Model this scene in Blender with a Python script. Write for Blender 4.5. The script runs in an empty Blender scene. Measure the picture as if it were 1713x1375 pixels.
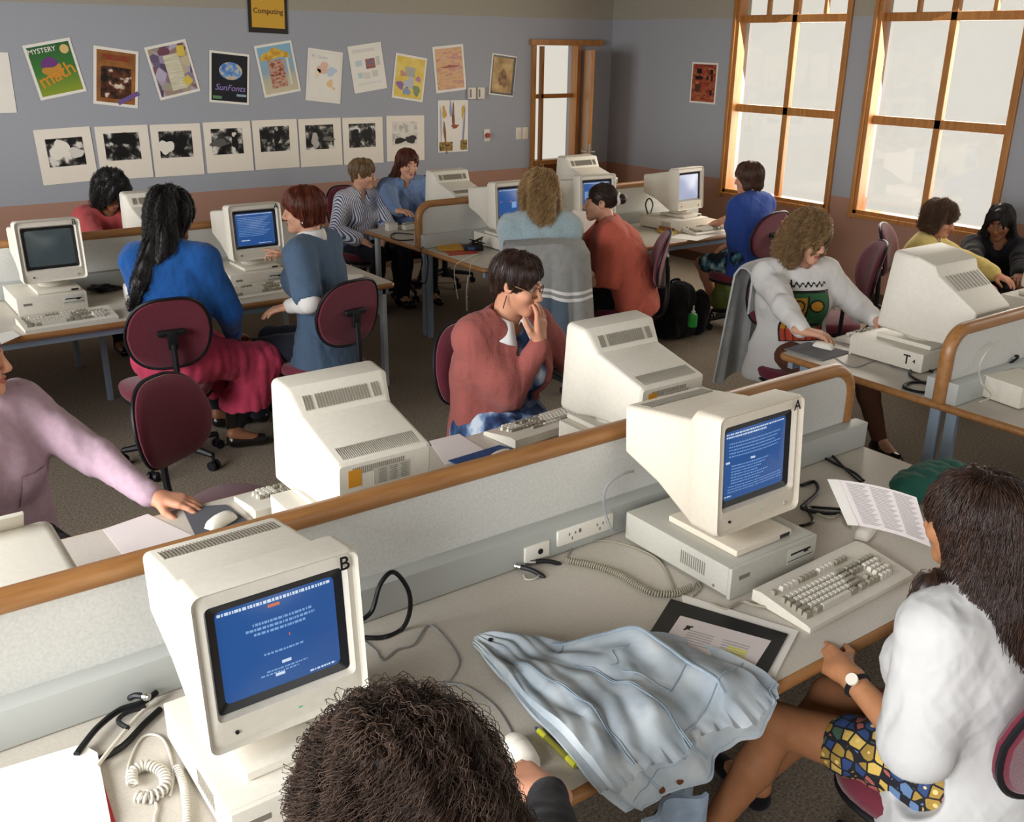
import bpy, bmesh, math, random
import numpy as np
from mathutils import Vector, Matrix, Euler, Quaternion
random.seed(7)
RNG = np.random.default_rng(11)
SC = bpy.context.scene
COL = SC.collection
PI = math.pi
V = Vector

# ------------------------------------------------------------------ camera (solved from the vanishing points)
FPX, YAW, PITCH, ROLL, CAMH = 1630.592, 0.6283197, 0.3610393, 0.0123179, 2.2
def cam_axes():
    f = V((math.sin(YAW)*math.cos(PITCH), math.cos(YAW)*math.cos(PITCH), -math.sin(PITCH)))
    r = V((math.cos(YAW), -math.sin(YAW), 0)); u = r.cross(f)
    c, s = math.cos(ROLL), math.sin(ROLL)
    return c*r+s*u, -s*r+c*u, f
RX, UY, FW = cam_axes()
def ray(px, py):
    return RX*((px-856.5)/FPX) - UY*((py-687.5)/FPX) + FW
CAMP = V((0, 0, CAMH))
def Wz(px, py, z=0.72):
    d = ray(px, py); return CAMP + d*((z-CAMH)/d.z)
def Wy(px, py, y):
    d = ray(px, py); return CAMP + d*(y/d.y)
def Wx(px, py, x):
    d = ray(px, py); return CAMP + d*(x/d.x)

# ------------------------------------------------------------------ materials
def lin(c):
    if isinstance(c, str):
        c = c.lstrip('#'); c = [int(c[i:i+2], 16)/255 for i in (0, 2, 4)]
        return tuple(x/12.92 if x <= 0.04045 else ((x+0.055)/1.055)**2.4 for x in c)
    return tuple(c[:3])
MATS = {}
def nodemat(name):
    m = bpy.data.materials.new(name); m.use_nodes = True
    nt = m.node_tree; b = nt.nodes['Principled BSDF']
    return m, nt, b
def mat(name, color, rough=0.6, noise=0.0, scale=30.0, bump=0.0, bscale=None, metal=0.0, spec=0.3, emit=0.0, sheen=0.0, detail=3.0, sub=0.0):
    if name in MATS: return MATS[name]
    m, nt, b = nodemat(name)
    c = lin(color)
    b.inputs['Base Color'].default_value = (*c, 1)
    b.inputs['Roughness'].default_value = rough
    b.inputs['Metallic'].default_value = metal
    b.inputs['Specular IOR Level'].default_value = spec
    if sheen: b.inputs['Sheen Weight'].default_value = sheen
    tc = nt.nodes.new('ShaderNodeTexCoord')
    if noise:
        n = nt.nodes.new('ShaderNodeTexNoise'); n.inputs['Scale'].default_value = scale; n.inputs['Detail'].default_value = detail
        nt.links.new(tc.outputs['Object'], n.inputs['Vector'])
        r = nt.nodes.new('ShaderNodeMapRange')
        r.inputs[1].default_value = 0.3; r.inputs[2].default_value = 0.7
        r.inputs[3].default_value = 1-noise; r.inputs[4].default_value = 1+noise
        nt.links.new(n.outputs['Fac'], r.inputs[0])
        mx = nt.nodes.new('ShaderNodeVectorMath'); mx.operation = 'SCALE'
        mx.inputs[0].default_value = c
        nt.links.new(r.outputs[0], mx.inputs['Scale'])
        nt.links.new(mx.outputs[0], b.inputs['Base Color'])
    if bump:
        n2 = nt.nodes.new('ShaderNodeTexNoise'); n2.inputs['Scale'].default_value = bscale or scale; n2.inputs['Detail'].default_value = 4
        nt.links.new(tc.outputs['Object'], n2.inputs['Vector'])
        bp = nt.nodes.new('ShaderNodeBump'); bp.inputs['Strength'].default_value = bump; bp.inputs['Distance'].default_value = 0.01
        nt.links.new(n2.outputs['Fac'], bp.inputs['Height']); nt.links.new(bp.outputs[0], b.inputs['Normal'])
    if emit:
        b.inputs['Emission Color'].default_value = (*c, 1); b.inputs['Emission Strength'].default_value = emit
    MATS[name] = m
    return m
def ramp_mat(name, stops, build, rough=0.6, spec=0.3, interp='LINEAR'):
    """material whose colour is a ramp over a factor made by build(nt, texcoord)"""
    if name in MATS: return MATS[name]
    m, nt, b = nodemat(name)
    tc = nt.nodes.new('ShaderNodeTexCoord')
    fac = build(nt, tc)
    r = nt.nodes.new('ShaderNodeValToRGB'); r.color_ramp.interpolation = interp
    el = r.color_ramp.elements
    el[0].position = stops[0][0]; el[0].color = (*lin(stops[0][1]), 1)
    el[1].position = stops[-1][0]; el[1].color = (*lin(stops[-1][1]), 1)
    for p, c in stops[1:-1]:
        e = el.new(p); e.color = (*lin(c), 1)
    nt.links.new(fac, r.inputs[0]); nt.links.new(r.outputs[0], b.inputs['Base Color'])
    b.inputs['Roughness'].default_value = rough; b.inputs['Specular IOR Level'].default_value = spec
    MATS[name] = m
    return m
def N(nt, t, **kw):
    n = nt.nodes.new('ShaderNode'+t)
    for k, v in kw.items():
        if k in n.inputs: n.inputs[k].default_value = v
        else: setattr(n, k, v)
    return n

# ------------------------------------------------------------------ mesh builder
class MB:
    def __init__(s): s.v = []; s.f = []; s.m = []; s.n = 0; s.uvmode = None
    def add(s, vs, fs, mi=0, M=None):
        if M is not None: vs = [M @ V(v) for v in vs]
        o = len(s.v); s.v.extend([tuple(v) for v in vs])
        s.f.extend([tuple(i+o for i in f) for f in fs]); s.m.extend([mi]*len(fs)); return s
    def bm(s, b, mi=0, M=None):
        b.verts.index_update()
        s.add([v.co.copy() for v in b.verts], [[v.index for v in f.verts] for f in b.faces], mi, M); b.free(); return s
    def box(s, c, size, rot=None, bevel=0.0, seg=2, mi=0, M=None, taper=None):
        b = bmesh.new(); bmesh.ops.create_cube(b, size=1)
        for v in b.verts: v.co = V((v.co.x*size[0], v.co.y*size[1], v.co.z*size[2]))
        if taper:
            for v in b.verts:
                if v.co.z > 0: v.co.x *= taper[0]; v.co.y *= taper[1]
        if bevel: bmesh.ops.bevel(b, geom=b.edges[:], offset=bevel, segments=seg, affect='EDGES', profile=0.6)
        T = Matrix.Translation(V(c)) @ (Euler(rot).to_matrix().to_4x4() if rot else Matrix.Identity(4))
        return s.bm(b, mi, (M @ T) if M is not None else T)
    def cyl(s, a, b_, r, r2=None, n=12, mi=0, caps=True, M=None):
        a, b_ = V(a), V(b_); r2 = r if r2 is None else r2
        z = (b_-a).normalized(); x = z.orthogonal().normalized(); y = z.cross(x)
        vs = []
        for p, rr in ((a, r), (b_, r2)):
            for i in range(n):
                t = 2*PI*i/n; vs.append(p+(x*math.cos(t)+y*math.sin(t))*rr)
        fs = [(i, (i+1) % n, n+(i+1) % n, n+i) for i in range(n)]
        if caps: fs += [tuple(range(n-1, -1, -1)), tuple(range(n, 2*n))]
        return s.add(vs, fs, mi, M)
    def tube(s, pts, r, n=6, mi=0, closed=False, flat=None):
        pts = [V(p) for p in pts]; L = len(pts); vs = []; up = None
        for i, p in enumerate(pts):
            a = pts[(i-1) % L] if (closed or i) else p; b_ = pts[(i+1) % L] if (closed or i < L-1) else p
            t = (b_-a)
            if t.length < 1e-9: t = V((0, 0, 1))
            t.normalize()
            if up is None: up = t.orthogonal().normalized() if flat is None else V(flat)
            x = (up - t*up.dot(t))
            if x.length < 1e-6: x = t.orthogonal()
            x.normalize(); up = x; y = t.cross(x)
            rr = r[i] if isinstance(r, (list, tuple)) else r
            for k in range(n):
                th = 2*PI*k/n; vs.append(p+(x*math.cos(th)+y*math.sin(th))*rr)
        fs = []
        for i in range(L if closed else L-1):
            j = (i+1) % L
            for k in range(n): fs.append((i*n+k, i*n+(k+1) % n, j*n+(k+1) % n, j*n+k))
        if not closed: fs += [tuple(range(n-1, -1, -1)), tuple(range((L-1)*n, L*n))]
        return s.add(vs, fs, mi)
    def prism(s, poly, d, axis='y', off=0.0, mi=0, M=None):
        """extrude a 2D polygon (u,v) by d along axis: y -> (u, off..off+d, v); x -> (.., u, v); z -> (u, v, ..)"""
        n = len(poly)
        def mk(u, v, w): return {'y': (u, w, v), 'x': (w, u, v), 'z': (u, v, w)}[axis]
        vs = [mk(u, v, off) for u, v in poly]+[mk(u, v, off+d) for u, v in poly]
        fs = [tuple(range(n)), tuple(range(2*n-1, n-1, -1))]+[(i, n+i, n+(i+1) % n, (i+1) % n) for i in range(n)]
        return s.add(vs, fs, mi, M)
    def sphere(s, c, r, n=12, mi=0, sc=(1, 1, 1), M=None):
        b = bmesh.new(); bmesh.ops.create_uvsphere(b, u_segments=n, v_segments=max(6, n//2+2), radius=1)
        T = Matrix.Translation(V(c)) @ Matrix.Diagonal((r*sc[0], r*sc[1], r*sc[2], 1))
        return s.bm(b, mi, (M @ T) if M is not None else T)
    def lathe(s, prof, n=24, mi=0, M=None):
        vs = []; fs = []
        for r, z in prof:
            for k in range(n):
                t = 2*PI*k/n; vs.append((r*math.cos(t), r*math.sin(t), z))
        for i in range(len(prof)-1):
            for k in range(n): fs.append((i*n+k, i*n+(k+1) % n, (i+1)*n+(k+1) % n, (i+1)*n+k))
        return s.add(vs, fs, mi, M)
    def loft(s, rings, mi=0, cap=True, M=None):
        n = len(rings[0]); vs = [p for r in rings for p in r]; fs = []
        for i in range(len(rings)-1):
            for k in range(n): fs.append((i*n+k, i*n+(k+1) % n, (i+1)*n+(k+1) % n, (i+1)*n+k))
        if cap: fs += [tuple(range(n-1, -1, -1)), tuple(range((len(rings)-1)*n, len(rings)*n))]
        return s.add(vs, fs, mi, M)
    def grid(s, fn, nu, nv, mi=0, thick=0.0):
        P = [[V(fn(i/nu, j/nv)) for j in range(nv+1)] for i in range(nu+1)]
        vs = [P[i][j] for i in range(nu+1) for j in range(nv+1)]; w = nv+1
        fs = [(i*w+j, (i+1)*w+j, (i+1)*w+j+1, i*w+j+1) for i in range(nu) for j in range(nv)]
        if thick:
            m = bpy.data.meshes.new('t'); m.from_pydata(vs, [], fs); m.update()
            nr = [v.normal.copy() for v in m.vertices]; bpy.data.meshes.remove(m)
            k = len(vs); lo = [v-n*thick for v, n in zip(vs, nr)]
            fs2 = [tuple(reversed([x+k for x in f])) for f in fs]
            bd = [i*w for i in range(nu+1)]+[nu*w+j for j in range(1, nv+1)]+[i*w+nv for i in range(nu-1, -1, -1)]+[j for j in range(nv-1, 0, -1)]
            sd = [(bd[(q+1) % len(bd)], bd[q], bd[q]+k, bd[(q+1) % len(bd)]+k) for q in range(len(bd))]
            vs += lo; fs = fs+fs2+sd
        return s.add(vs, fs, mi)
def link(name, mesh, mats, parent=None, smooth=True):
    o = bpy.data.objects.new(name, mesh)
    for m in (mats if isinstance(mats, (list, tuple)) else [mats]): mesh.materials.append(m)
    COL.objects.link(o)
    if parent is not None: o.parent = parent
    return o
def obj(name, mb, mats, parent=None, smooth=True, M=None, angle=40):
    me = bpy.data.meshes.new(name)
    vs = mb.v if M is None else [tuple(M @ V(v)) for v in mb.v]
    me.from_pydata(vs, [], mb.f)
    me.polygons.foreach_set('material_index', mb.m)
    me.update()
    b = bmesh.new(); b.from_mesh(me); bmesh.ops.recalc_face_normals(b, faces=b.faces); b.to_mesh(me); b.free()
    if smooth:
        me.polygons.foreach_set('use_smooth', [True]*len(me.polygons))
        me.set_sharp_from_angle(angle=math.radians(angle))
    return link(name, me, mats, parent)
def thing(name, label, cat, loc=(0, 0, 0), rz=0.0, group=None):
    o = bpy.data.objects.new(name, None); COL.objects.link(o); o.empty_display_size = 0.1
    o.location = loc; o.rotation_euler = (0, 0, rz)
    return tag(o, label, cat, group)
def tag(o, label=None, cat=None, group=None, kind=None):
    if label: o['label'] = label
    if cat: o['category'] = cat
    if group: o['group'] = group
    if kind: o['kind'] = kind
    return o
def dup(root, loc, rz, label=None, group=None):
    r = root.copy(); COL.objects.link(r); r.location = loc; r.rotation_euler = (0, 0, rz)
    if label: r['label'] = label
    if group: r['group'] = group
    for ch in list(root.children):
        c = ch.copy(); COL.objects.link(c); c.parent = r
        for g in ch.children:
            d = g.copy(); COL.objects.link(d); d.parent = c
    return r
def rz_mat(loc, rz): return Matrix.Translation(V(loc)) @ Matrix.Rotation(rz, 4, 'Z')
def rrect(w, h, r, n=5, cx=0, cy=0):
    out = []
    for sx, sy, a0 in ((1, 1, 0), (-1, 1, 90), (-1, -1, 180), (1, -1, 270)):
        for i in range(n+1):
            t = math.radians(a0+90*i/n); out.append((cx+sx*(w/2-r)+r*math.cos(t), cy+sy*(h/2-r)+r*math.sin(t)))
    return out
def smoothpath(pts, n=8, closed=False):
    P = [V(p) for p in pts]; out = []; L = len(P)
    for i in range(L if closed else L-1):
        if closed: p0, p1, p2, p3 = P[(i-1) % L], P[i], P[(i+1) % L], P[(i+2) % L]
        else: p0, p1, p2, p3 = P[max(i-1, 0)], P[i], P[i+1], P[min(i+2, L-1)]
        for k in range(n):
            t = k/n
            out.append(0.5*((2*p1)+(p2-p0)*t+(2*p0-5*p1+4*p2-p3)*t*t+(3*p1-p0-3*p2+p3)*t**3))
    if not closed: out.append(P[-1])
    return out
def text_mb(body, size, ext=0.0006, bold=False, align='CENTER', shear=0.0, sx=1.0):
    """a word as mesh, lying in the xy plane"""
    cu = bpy.data.curves.new('word', 'FONT'); cu.body = body; cu.size = size; cu.extrude = ext
    cu.align_x = align; cu.align_y = 'CENTER'; cu.resolution_u = 3; cu.shear = shear
    if bold: cu.offset = size*0.010
    o = bpy.data.objects.new('word', cu); COL.objects.link(o)
    dg = bpy.context.evaluated_depsgraph_get(); me = bpy.data.meshes.new_from_object(o.evaluated_get(dg))
    mb = MB(); mb.add([(v.co.x*sx, v.co.y, v.co.z) for v in me.vertices], [tuple(p.vertices) for p in me.polygons])
    bpy.data.objects.remove(o); bpy.data.curves.remove(cu); bpy.data.meshes.remove(me)
    return mb

# ------------------------------------------------------------------ signed-distance bodies
class SDF:
    """smooth union / difference of round cones and ellipsoids; vectorised"""
    def __init__(s): s.p = []; s.disp = None
    def cone(s, a, b, r1, r2=None, k=0.02, side=None, w=1.0, sub=False, off=0):
        s.p.append(('c', np.array(a, float), np.array(b, float), r1, r1 if r2 is None else r2, k, None if side is None else np.array(V(side).normalized()), w, sub)); return s
    def ell(s, c, r, R=None, k=0.02, sub=False):
        s.p.append(('e', np.array(c, float), np.array(r, float), None if R is None else np.array(R), k, sub)); return s
    def plane(s, c, n, k=0.005):
        """cut away everything on the +n side"""
        s.p.append(('h', np.array(c, float), np.array(V(n).normalized()), k)); return s
    def box(s, c, r, R=None, rd=0.01, k=0.01, sub=False):
        s.p.append(('b', np.array(c, float), np.array(r, float), None if R is None else np.array(R), rd, k, sub)); return s
    def bounds(s, pad=0.02):
        lo = np.full(3, 1e9); hi = -lo
        for p in s.p:
            if p[0] == 'c' and not p[8]:
                r = max(p[3], p[4])*max(1, p[7])
                lo = np.minimum(lo, np.minimum(p[1], p[2])-r); hi = np.maximum(hi, np.maximum(p[1], p[2])+r)
            elif p[0] == 'e' and not p[5]:
                r = np.max(p[2]) if p[3] is not None else p[2]; lo = np.minimum(lo, p[1]-r); hi = np.maximum(hi, p[1]+r)
            elif p[0] == 'b' and not p[6]:
                r = np.linalg.norm(p[2]); lo = np.minimum(lo, p[1]-r); hi = np.maximum(hi, p[1]+r)
        return lo-pad, hi+pad
    def __call__(s, P):
        d = None
        for p in s.p:
            if p[0] == 'c':
                _, a, b, r1, r2, k, side, w, sub = p
                ab = b-a; L2 = max(float(ab@ab), 1e-12); pa = P-a
                h = np.clip(pa@ab/L2, 0, 1); q = pa-h[:, None]*ab
                n2 = np.einsum('ij,ij->i', q, q)
                if side is not None:
                    qs = q@side; n2 = n2-qs*qs*(1-1/(w*w))
                e = np.sqrt(np.maximum(n2, 0))-(r1+(r2-r1)*h)
            elif p[0] == 'e':
                _, c, r, R, k, sub = p
                q = P-c
                if R is not None: q = q@R
                qr = q/r; k0 = np.sqrt(np.einsum('ij,ij->i', qr, qr)); qq = qr/r
                k1 = np.sqrt(np.einsum('ij,ij->i', qq, qq))+1e-9
                e = k0*(k0-1)/k1
            elif p[0] == 'b':
                _, c, r, R, rd, k, sub = p
                q = P-c
                if R is not None: q = q@R
                q = np.abs(q)-(r-rd)
                e = np.sqrt((np.maximum(q, 0)**2).sum(1))+np.minimum(q.max(1), 0)-rd
            else:
                e = (P-p[1])@p[2]; k = p[3]
                h = np.maximum(k-np.abs(d-e), 0)/k; d = np.maximum(d, e)+h*h*k*0.25; continue
            if d is None: d = e; continue
            if sub:
                e = -e; h = np.maximum(k-np.abs(d-e), 0)/k; d = np.maximum(d, e)+h*h*k*0.25
            elif k <= 0: d = np.minimum(d, e)
            else:
                h = np.maximum(k-np.abs(d-e), 0)/k; d = np.minimum(d, e)-h*h*k*0.25
        if s.disp is not None: d = d+s.disp(P)
        return d
    def grad(s, P, e=0.002):
        g = np.stack([s(P+np.array(v)*e)-s(P-np.array(v)*e) for v in ((1, 0, 0), (0, 1, 0), (0, 0, 1))], 1)
        return g/(np.linalg.norm(g, axis=1, keepdims=True)+1e-9)
def surfnet(f, lo, hi, h, B=4):
    """surface-net mesh of f=0 inside a box, evaluated only near the surface"""
    lo = np.array(lo, float); n = np.maximum(2, np.ceil((np.array(hi)-lo)/h/B).astype(int))
    g = [np.arange(n[i])*B*h+lo[i]+(B-1)*h*0.5 for i in range(3)]
    C = np.stack(np.meshgrid(*g, indexing='ij'), -1).reshape(-1, 3)
    dc = f(C); act = np.abs(dc) < B*h*1.25+0.006
    N3 = n*B; D = np.repeat(np.repeat(np.repeat(dc.reshape(n), B, 0), B, 1), B, 2).astype(np.float32)
    ai = np.argwhere(act.reshape(n))
    if len(ai) == 0: return np.zeros((0, 3)), np.zeros((0, 4), int)
    o = np.stack(np.meshgrid(*[np.arange(B)]*3, indexing='ij'), -1).reshape(-1, 3)
    idx = (ai[:, None, :]*B+o[None]).reshape(-1, 3)
    vals = np.concatenate([f(idx[i:i+400000]*h+lo) for i in range(0, len(idx), 400000)])
    D[idx[:, 0], idx[:, 1], idx[:, 2]] = vals
    S = D < 0
    c = np.zeros(N3-1, np.uint8)
    for a in (0, 1):
        for b in (0, 1):
            for e in (0, 1): c += S[a:N3[0]-1+a, b:N3[1]-1+b, e:N3[2]-1+e]
    cells = np.argwhere((c > 0) & (c < 8))
    if len(cells) == 0: return np.zeros((0, 3)), np.zeros((0, 4), int)
    ids = np.full(N3-1, -1, np.int64); ids[cells[:, 0], cells[:, 1], cells[:, 2]] = np.arange(len(cells))
    acc = np.zeros((len(cells), 3)); cnt = np.zeros(len(cells))
    cor = [(0, 0, 0), (1, 0, 0), (0, 1, 0), (1, 1, 0), (0, 0, 1), (1, 0, 1), (0, 1, 1), (1, 1, 1)]
    dv = [D[cells[:, 0]+a, cells[:, 1]+b, cells[:, 2]+e].astype(float) for a, b, e in cor]
    for i, j in ((0, 1), (2, 3), (4, 5), (6, 7), (0, 2), (1, 3), (4, 6), (5, 7), (0, 4), (1, 5), (2, 6), (3, 7)):
        m = (dv[i] < 0) != (dv[j] < 0)
        t = np.where(m, dv[i]/(dv[i]-dv[j]+1e-12), 0)
        p = np.array(cor[i])+t[:, None]*(np.array(cor[j])-np.array(cor[i]))
        acc += p*m[:, None]; cnt += m
    vs = (cells+acc/cnt[:, None])*h+lo
    fs = []
    for ax in range(3):
        u, w = [(1, 2), (2, 0), (0, 1)][ax]
        sl0 = [slice(None)]*3; sl1 = [slice(None)]*3
        sl0[ax] = slice(0, -1); sl1[ax] = slice(1, None)
        s0 = S[tuple(sl0)]; s1 = S[tuple(sl1)]
        e = np.argwhere(s0 != s1)
        ok = (e[:, u] > 0) & (e[:, w] > 0) & (e[:, u] < N3[u]-1) & (e[:, w] < N3[w]-1); e = e[ok]
        fl = S[e[:, 0], e[:, 1], e[:, 2]]
        q = []
        for du, dw in ((-1, -1), (0, -1), (0, 0), (-1, 0)):
            x = e.copy(); x[:, u] += du; x[:, w] += dw; q.append(ids[x[:, 0], x[:, 1], x[:, 2]])
        q = np.stack(q, 1); q[~fl] = q[~fl][:, ::-1]
        fs.append(q)
    fs = np.concatenate(fs); fs = fs[(fs >= 0).all(1)]
    return vs, fs
def np_mesh(name, vs, fs, mats, parent=None, tint=None):
    me = bpy.data.meshes.new(name); k = fs.shape[1]
    me.vertices.add(len(vs)); me.vertices.foreach_set('co', np.asarray(vs, np.float32).ravel())
    me.loops.add(fs.size); me.loops.foreach_set('vertex_index', fs.astype(np.int32).ravel())
    me.polygons.add(len(fs)); me.polygons.foreach_set('loop_start', np.arange(len(fs), dtype=np.int32)*k)
    me.polygons.foreach_set('use_smooth', np.ones(len(fs), bool))
    me.update(calc_edges=True); me.validate()
    if tint is not None:
        a = me.attributes.new('tint', 'FLOAT', 'POINT'); a.data.foreach_set('value', np.asarray(tint, np.float32))
    return link(name, me, mats, parent)
def sdf_obj(name, f, mats, parent=None, h=0.008, box=None, tint=None):
    lo, hi = box if box is not None else f.bounds(0.03)
    vs, fs = surfnet(f, lo, hi, h)
    return np_mesh(name, vs, fs, mats, parent, tint(vs) if tint else None)
def folds(seed, amp, freq=18.0, n=6, vert=0.45):
    r = np.random.default_rng(seed)
    K = r.normal(size=(n, 3))*freq; K[:, 2] *= vert; ph = r.uniform(0, 6.28, n)
    K2 = r.normal(size=(5, 3))*freq*2.4; K2[:, 2] *= .7; ph2 = r.uniform(0, 6.28, 5)
    W = r.normal(size=(3, 3))*7; W2 = r.normal(size=(3, 3))*15
    def fn(P):
        Q = P+0.035*np.sin(P@W)
        a = np.abs(np.sin(Q@K.T+ph)).mean(1)
        Q2 = P+.016*np.sin(P@W2); b = 1-np.abs(np.sin(Q2@K2.T+ph2)); b = (b**2).max(1)
        return -amp*((a-.6)*2.2+.30*(b-.6))
    return fn
# ------------------------------------------------------------------ room shell
XR, YB, XL, YF, ZC = 7.8, 8.9, -1.95, -2.6, 3.2
def wall_mat():
    m, nt, b = nodemat('wall_fabric')
    tc = N(nt, 'TexCoord'); sp = N(nt, 'SeparateXYZ'); nt.links.new(tc.outputs['Object'], sp.inputs[0])
    cr = N(nt, 'ValToRGB'); cr.color_ramp.interpolation = 'CONSTANT'
    e = cr.color_ramp.elements
    e[0].position = 0; e[0].color = (*lin('#a88270'), 1); e[1].position = 0.90/4; e[1].color = (*lin('#a0a2a8'), 1)
    k = e.new(2.44/4); k.color = (*lin('#a09a8c'), 1)
    mr = N(nt, 'Math', operation='DIVIDE'); mr.inputs[1].default_value = 4
    nt.links.new(sp.outputs['Z'], mr.inputs[0]); nt.links.new(mr.outputs[0], cr.inputs[0])
    n = N(nt, 'TexNoise'); n.inputs['Scale'].default_value = 160; n.inputs['Detail'].default_value = 4
    nt.links.new(tc.outputs['Object'], n.inputs[0])
    m2 = N(nt, 'MapRange'); m2.inputs[1].default_value = .3; m2.inputs[2].default_value = .7; m2.inputs[3].default_value = .9; m2.inputs[4].default_value = 1.1
    nt.links.new(n.outputs['Fac'], m2.inputs[0])
    vm = N(nt, 'VectorMath', operation='SCALE'); nt.links.new(cr.outputs[0], vm.inputs[0]); nt.links.new(m2.outputs[0], vm.inputs['Scale'])
    nt.links.new(vm.outputs[0], b.inputs['Base Color']); b.inputs['Roughness'].default_value = .95; b.inputs['Specular IOR Level'].default_value = .1
    bp = N(nt, 'Bump'); bp.inputs['Strength'].default_value = .25; bp.inputs['Distance'].default_value = .004
    nt.links.new(n.outputs['Fac'], bp.inputs['Height']); nt.links.new(bp.outputs[0], b.inputs['Normal'])
    return m
def carpet_mat():
    m, nt, b = nodemat('carpet')
    tc = N(nt, 'TexCoord')
    n = N(nt, 'TexNoise'); n.inputs['Scale'].default_value = 90; n.inputs['Detail'].default_value = 6; n.inputs['Roughness'].default_value = .8
    nt.links.new(tc.outputs['Object'], n.inputs[0])
    cr = N(nt, 'ValToRGB'); e = cr.color_ramp.elements
    e[0].position = .36; e[0].color = (*lin('#5a5047'), 1); e[1].position = .66; e[1].color = (*lin('#a59987'), 1)
    nt.links.new(n.outputs['Fac'], cr.inputs[0]); nt.links.new(cr.outputs[0], b.inputs['Base Color'])
    b.inputs['Roughness'].default_value = 1; b.inputs['Specular IOR Level'].default_value = .05
    bp = N(nt, 'Bump'); bp.inputs['Strength'].default_value = .6; bp.inputs['Distance'].default_value = .008
    nt.links.new(n.outputs['Fac'], bp.inputs['Height']); nt.links.new(bp.outputs[0], b.inputs['Normal'])
    return m
def wood_mat(name, c1, c2, rough=.38, scale=6, stretch=(1, 1, 1)):
    m, nt, b = nodemat(name)
    tc = N(nt, 'TexCoord'); mp = N(nt, 'Mapping'); mp.inputs['Scale'].default_value = stretch
    nt.links.new(tc.outputs['Object'], mp.inputs[0])
    n = N(nt, 'TexNoise'); n.inputs['Scale'].default_value = scale; n.inputs['Detail'].default_value = 6; n.inputs['Roughness'].default_value = .65
    nt.links.new(mp.outputs[0], n.inputs[0])
    cr = N(nt, 'ValToRGB'); e = cr.color_ramp.elements
    e[0].position = .3; e[0].color = (*lin(c1), 1); e[1].position = .7; e[1].color = (*lin(c2), 1)
    nt.links.new(n.outputs['Fac'], cr.inputs[0]); nt.links.new(cr.outputs[0], b.inputs['Base Color'])
    b.inputs['Roughness'].default_value = rough
    MATS[name] = m; return m
WALL = wall_mat()
WOOD = wood_mat('timber_lipping', '#8f5f33', '#a97a4a', .38, 5, (1, 8, 8))
WOODD = wood_mat('window_timber', '#96602a', '#b98246', .4, 5, (6, 6, .6))
PLASTER = mat('ceiling_paint', '#9a948a', .9, .03, 20)
GLASS, _nt, _b = nodemat('window_glass')
_b.inputs['Roughness'].default_value = 0.02
_tr = N(_nt, 'BsdfTransparent'); _mx = N(_nt, 'MixShader'); _mx.inputs[0].default_value = .06
_gl = N(_nt, 'BsdfGlossy'); _gl.inputs['Roughness'].default_value = .03
_out = _nt.nodes['Material Output']
_nt.links.new(_tr.outputs[0], _mx.inputs[1]); _nt.links.new(_gl.outputs[0], _mx.inputs[2]); _nt.links.new(_mx.outputs[0], _out.inputs[0])
def st(name, mb, m, parent=None, **k):
    o = obj(name, mb, m, parent, smooth=False)
    if parent is None: o['kind'] = 'structure'
    return o
st('floor', MB().box(((XL+XR)/2, (YF+YB)/2, -.05), (XR-XL+.6, YB-YF+.6, .1)), carpet_mat())
st('ceiling', MB().box(((XL+XR)/2, (YF+YB)/2, ZC+.05), (XR-XL+.6, YB-YF+.6, .1)), PLASTER)
def wall_with_holes(name, axis, pos, thick, a0, a1, holes):
    """axis 'x': plane at x=pos spanning y a0..a1; axis 'y': plane at y=pos spanning x; holes (h0,h1,z0,z1)"""
    mb = MB(); cuts = sorted(set([a0, a1]+[h for q in holes for h in q[:2]]))
    for c0, c1 in zip(cuts, cuts[1:]):
        hs = [q for q in holes if q[0] <= c0+1e-6 and q[1] >= c1-1e-6]
        zs = [0]; 
        for q in sorted(hs, key=lambda q: q[2]): zs += [q[2], q[3]]
        zs.append(ZC)
        for z0, z1 in zip(zs[::2], zs[1::2]):
            if z1-z0 < 1e-4: continue
            if axis == 'x': mb.box((pos+thick/2, (c0+c1)/2, (z0+z1)/2), (abs(thick), c1-c0, z1-z0))
            else: mb.box(((c0+c1)/2, pos+thick/2, (z0+z1)/2), (c1-c0, abs(thick), z1-z0))
    return st(name, mb, WALL)
W1 = (5.75, 7.07, .77, 2.98); W2 = (4.14, 5.475, .77, 2.98)
wall_with_holes('wall_right', 'x', XR, .2, YF, YB, [W1, W2, (1.2, 2.6, .77, 2.98), (-1.6, -.2, .77, 2.98)])
wall_with_holes('wall_back', 'y', YB, .2, XL, XR, [(6.67, 7.33, .93, 2.2)])
wall_with_holes('wall_left', 'x', XL, -.2, YF, YB, [(-1.8, .6, .77, 2.9), (1.2, 3.6, .77, 2.9), (4.4, 6.6, .77, 2.9)])
wall_with_holes('wall_front', 'y', YF, -.2, XL, XR, [(-1.7, -.2, .77, 2.9), (.6, 3.4, .77, 2.9), (4.2, 7.0, .77, 2.9)])
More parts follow.
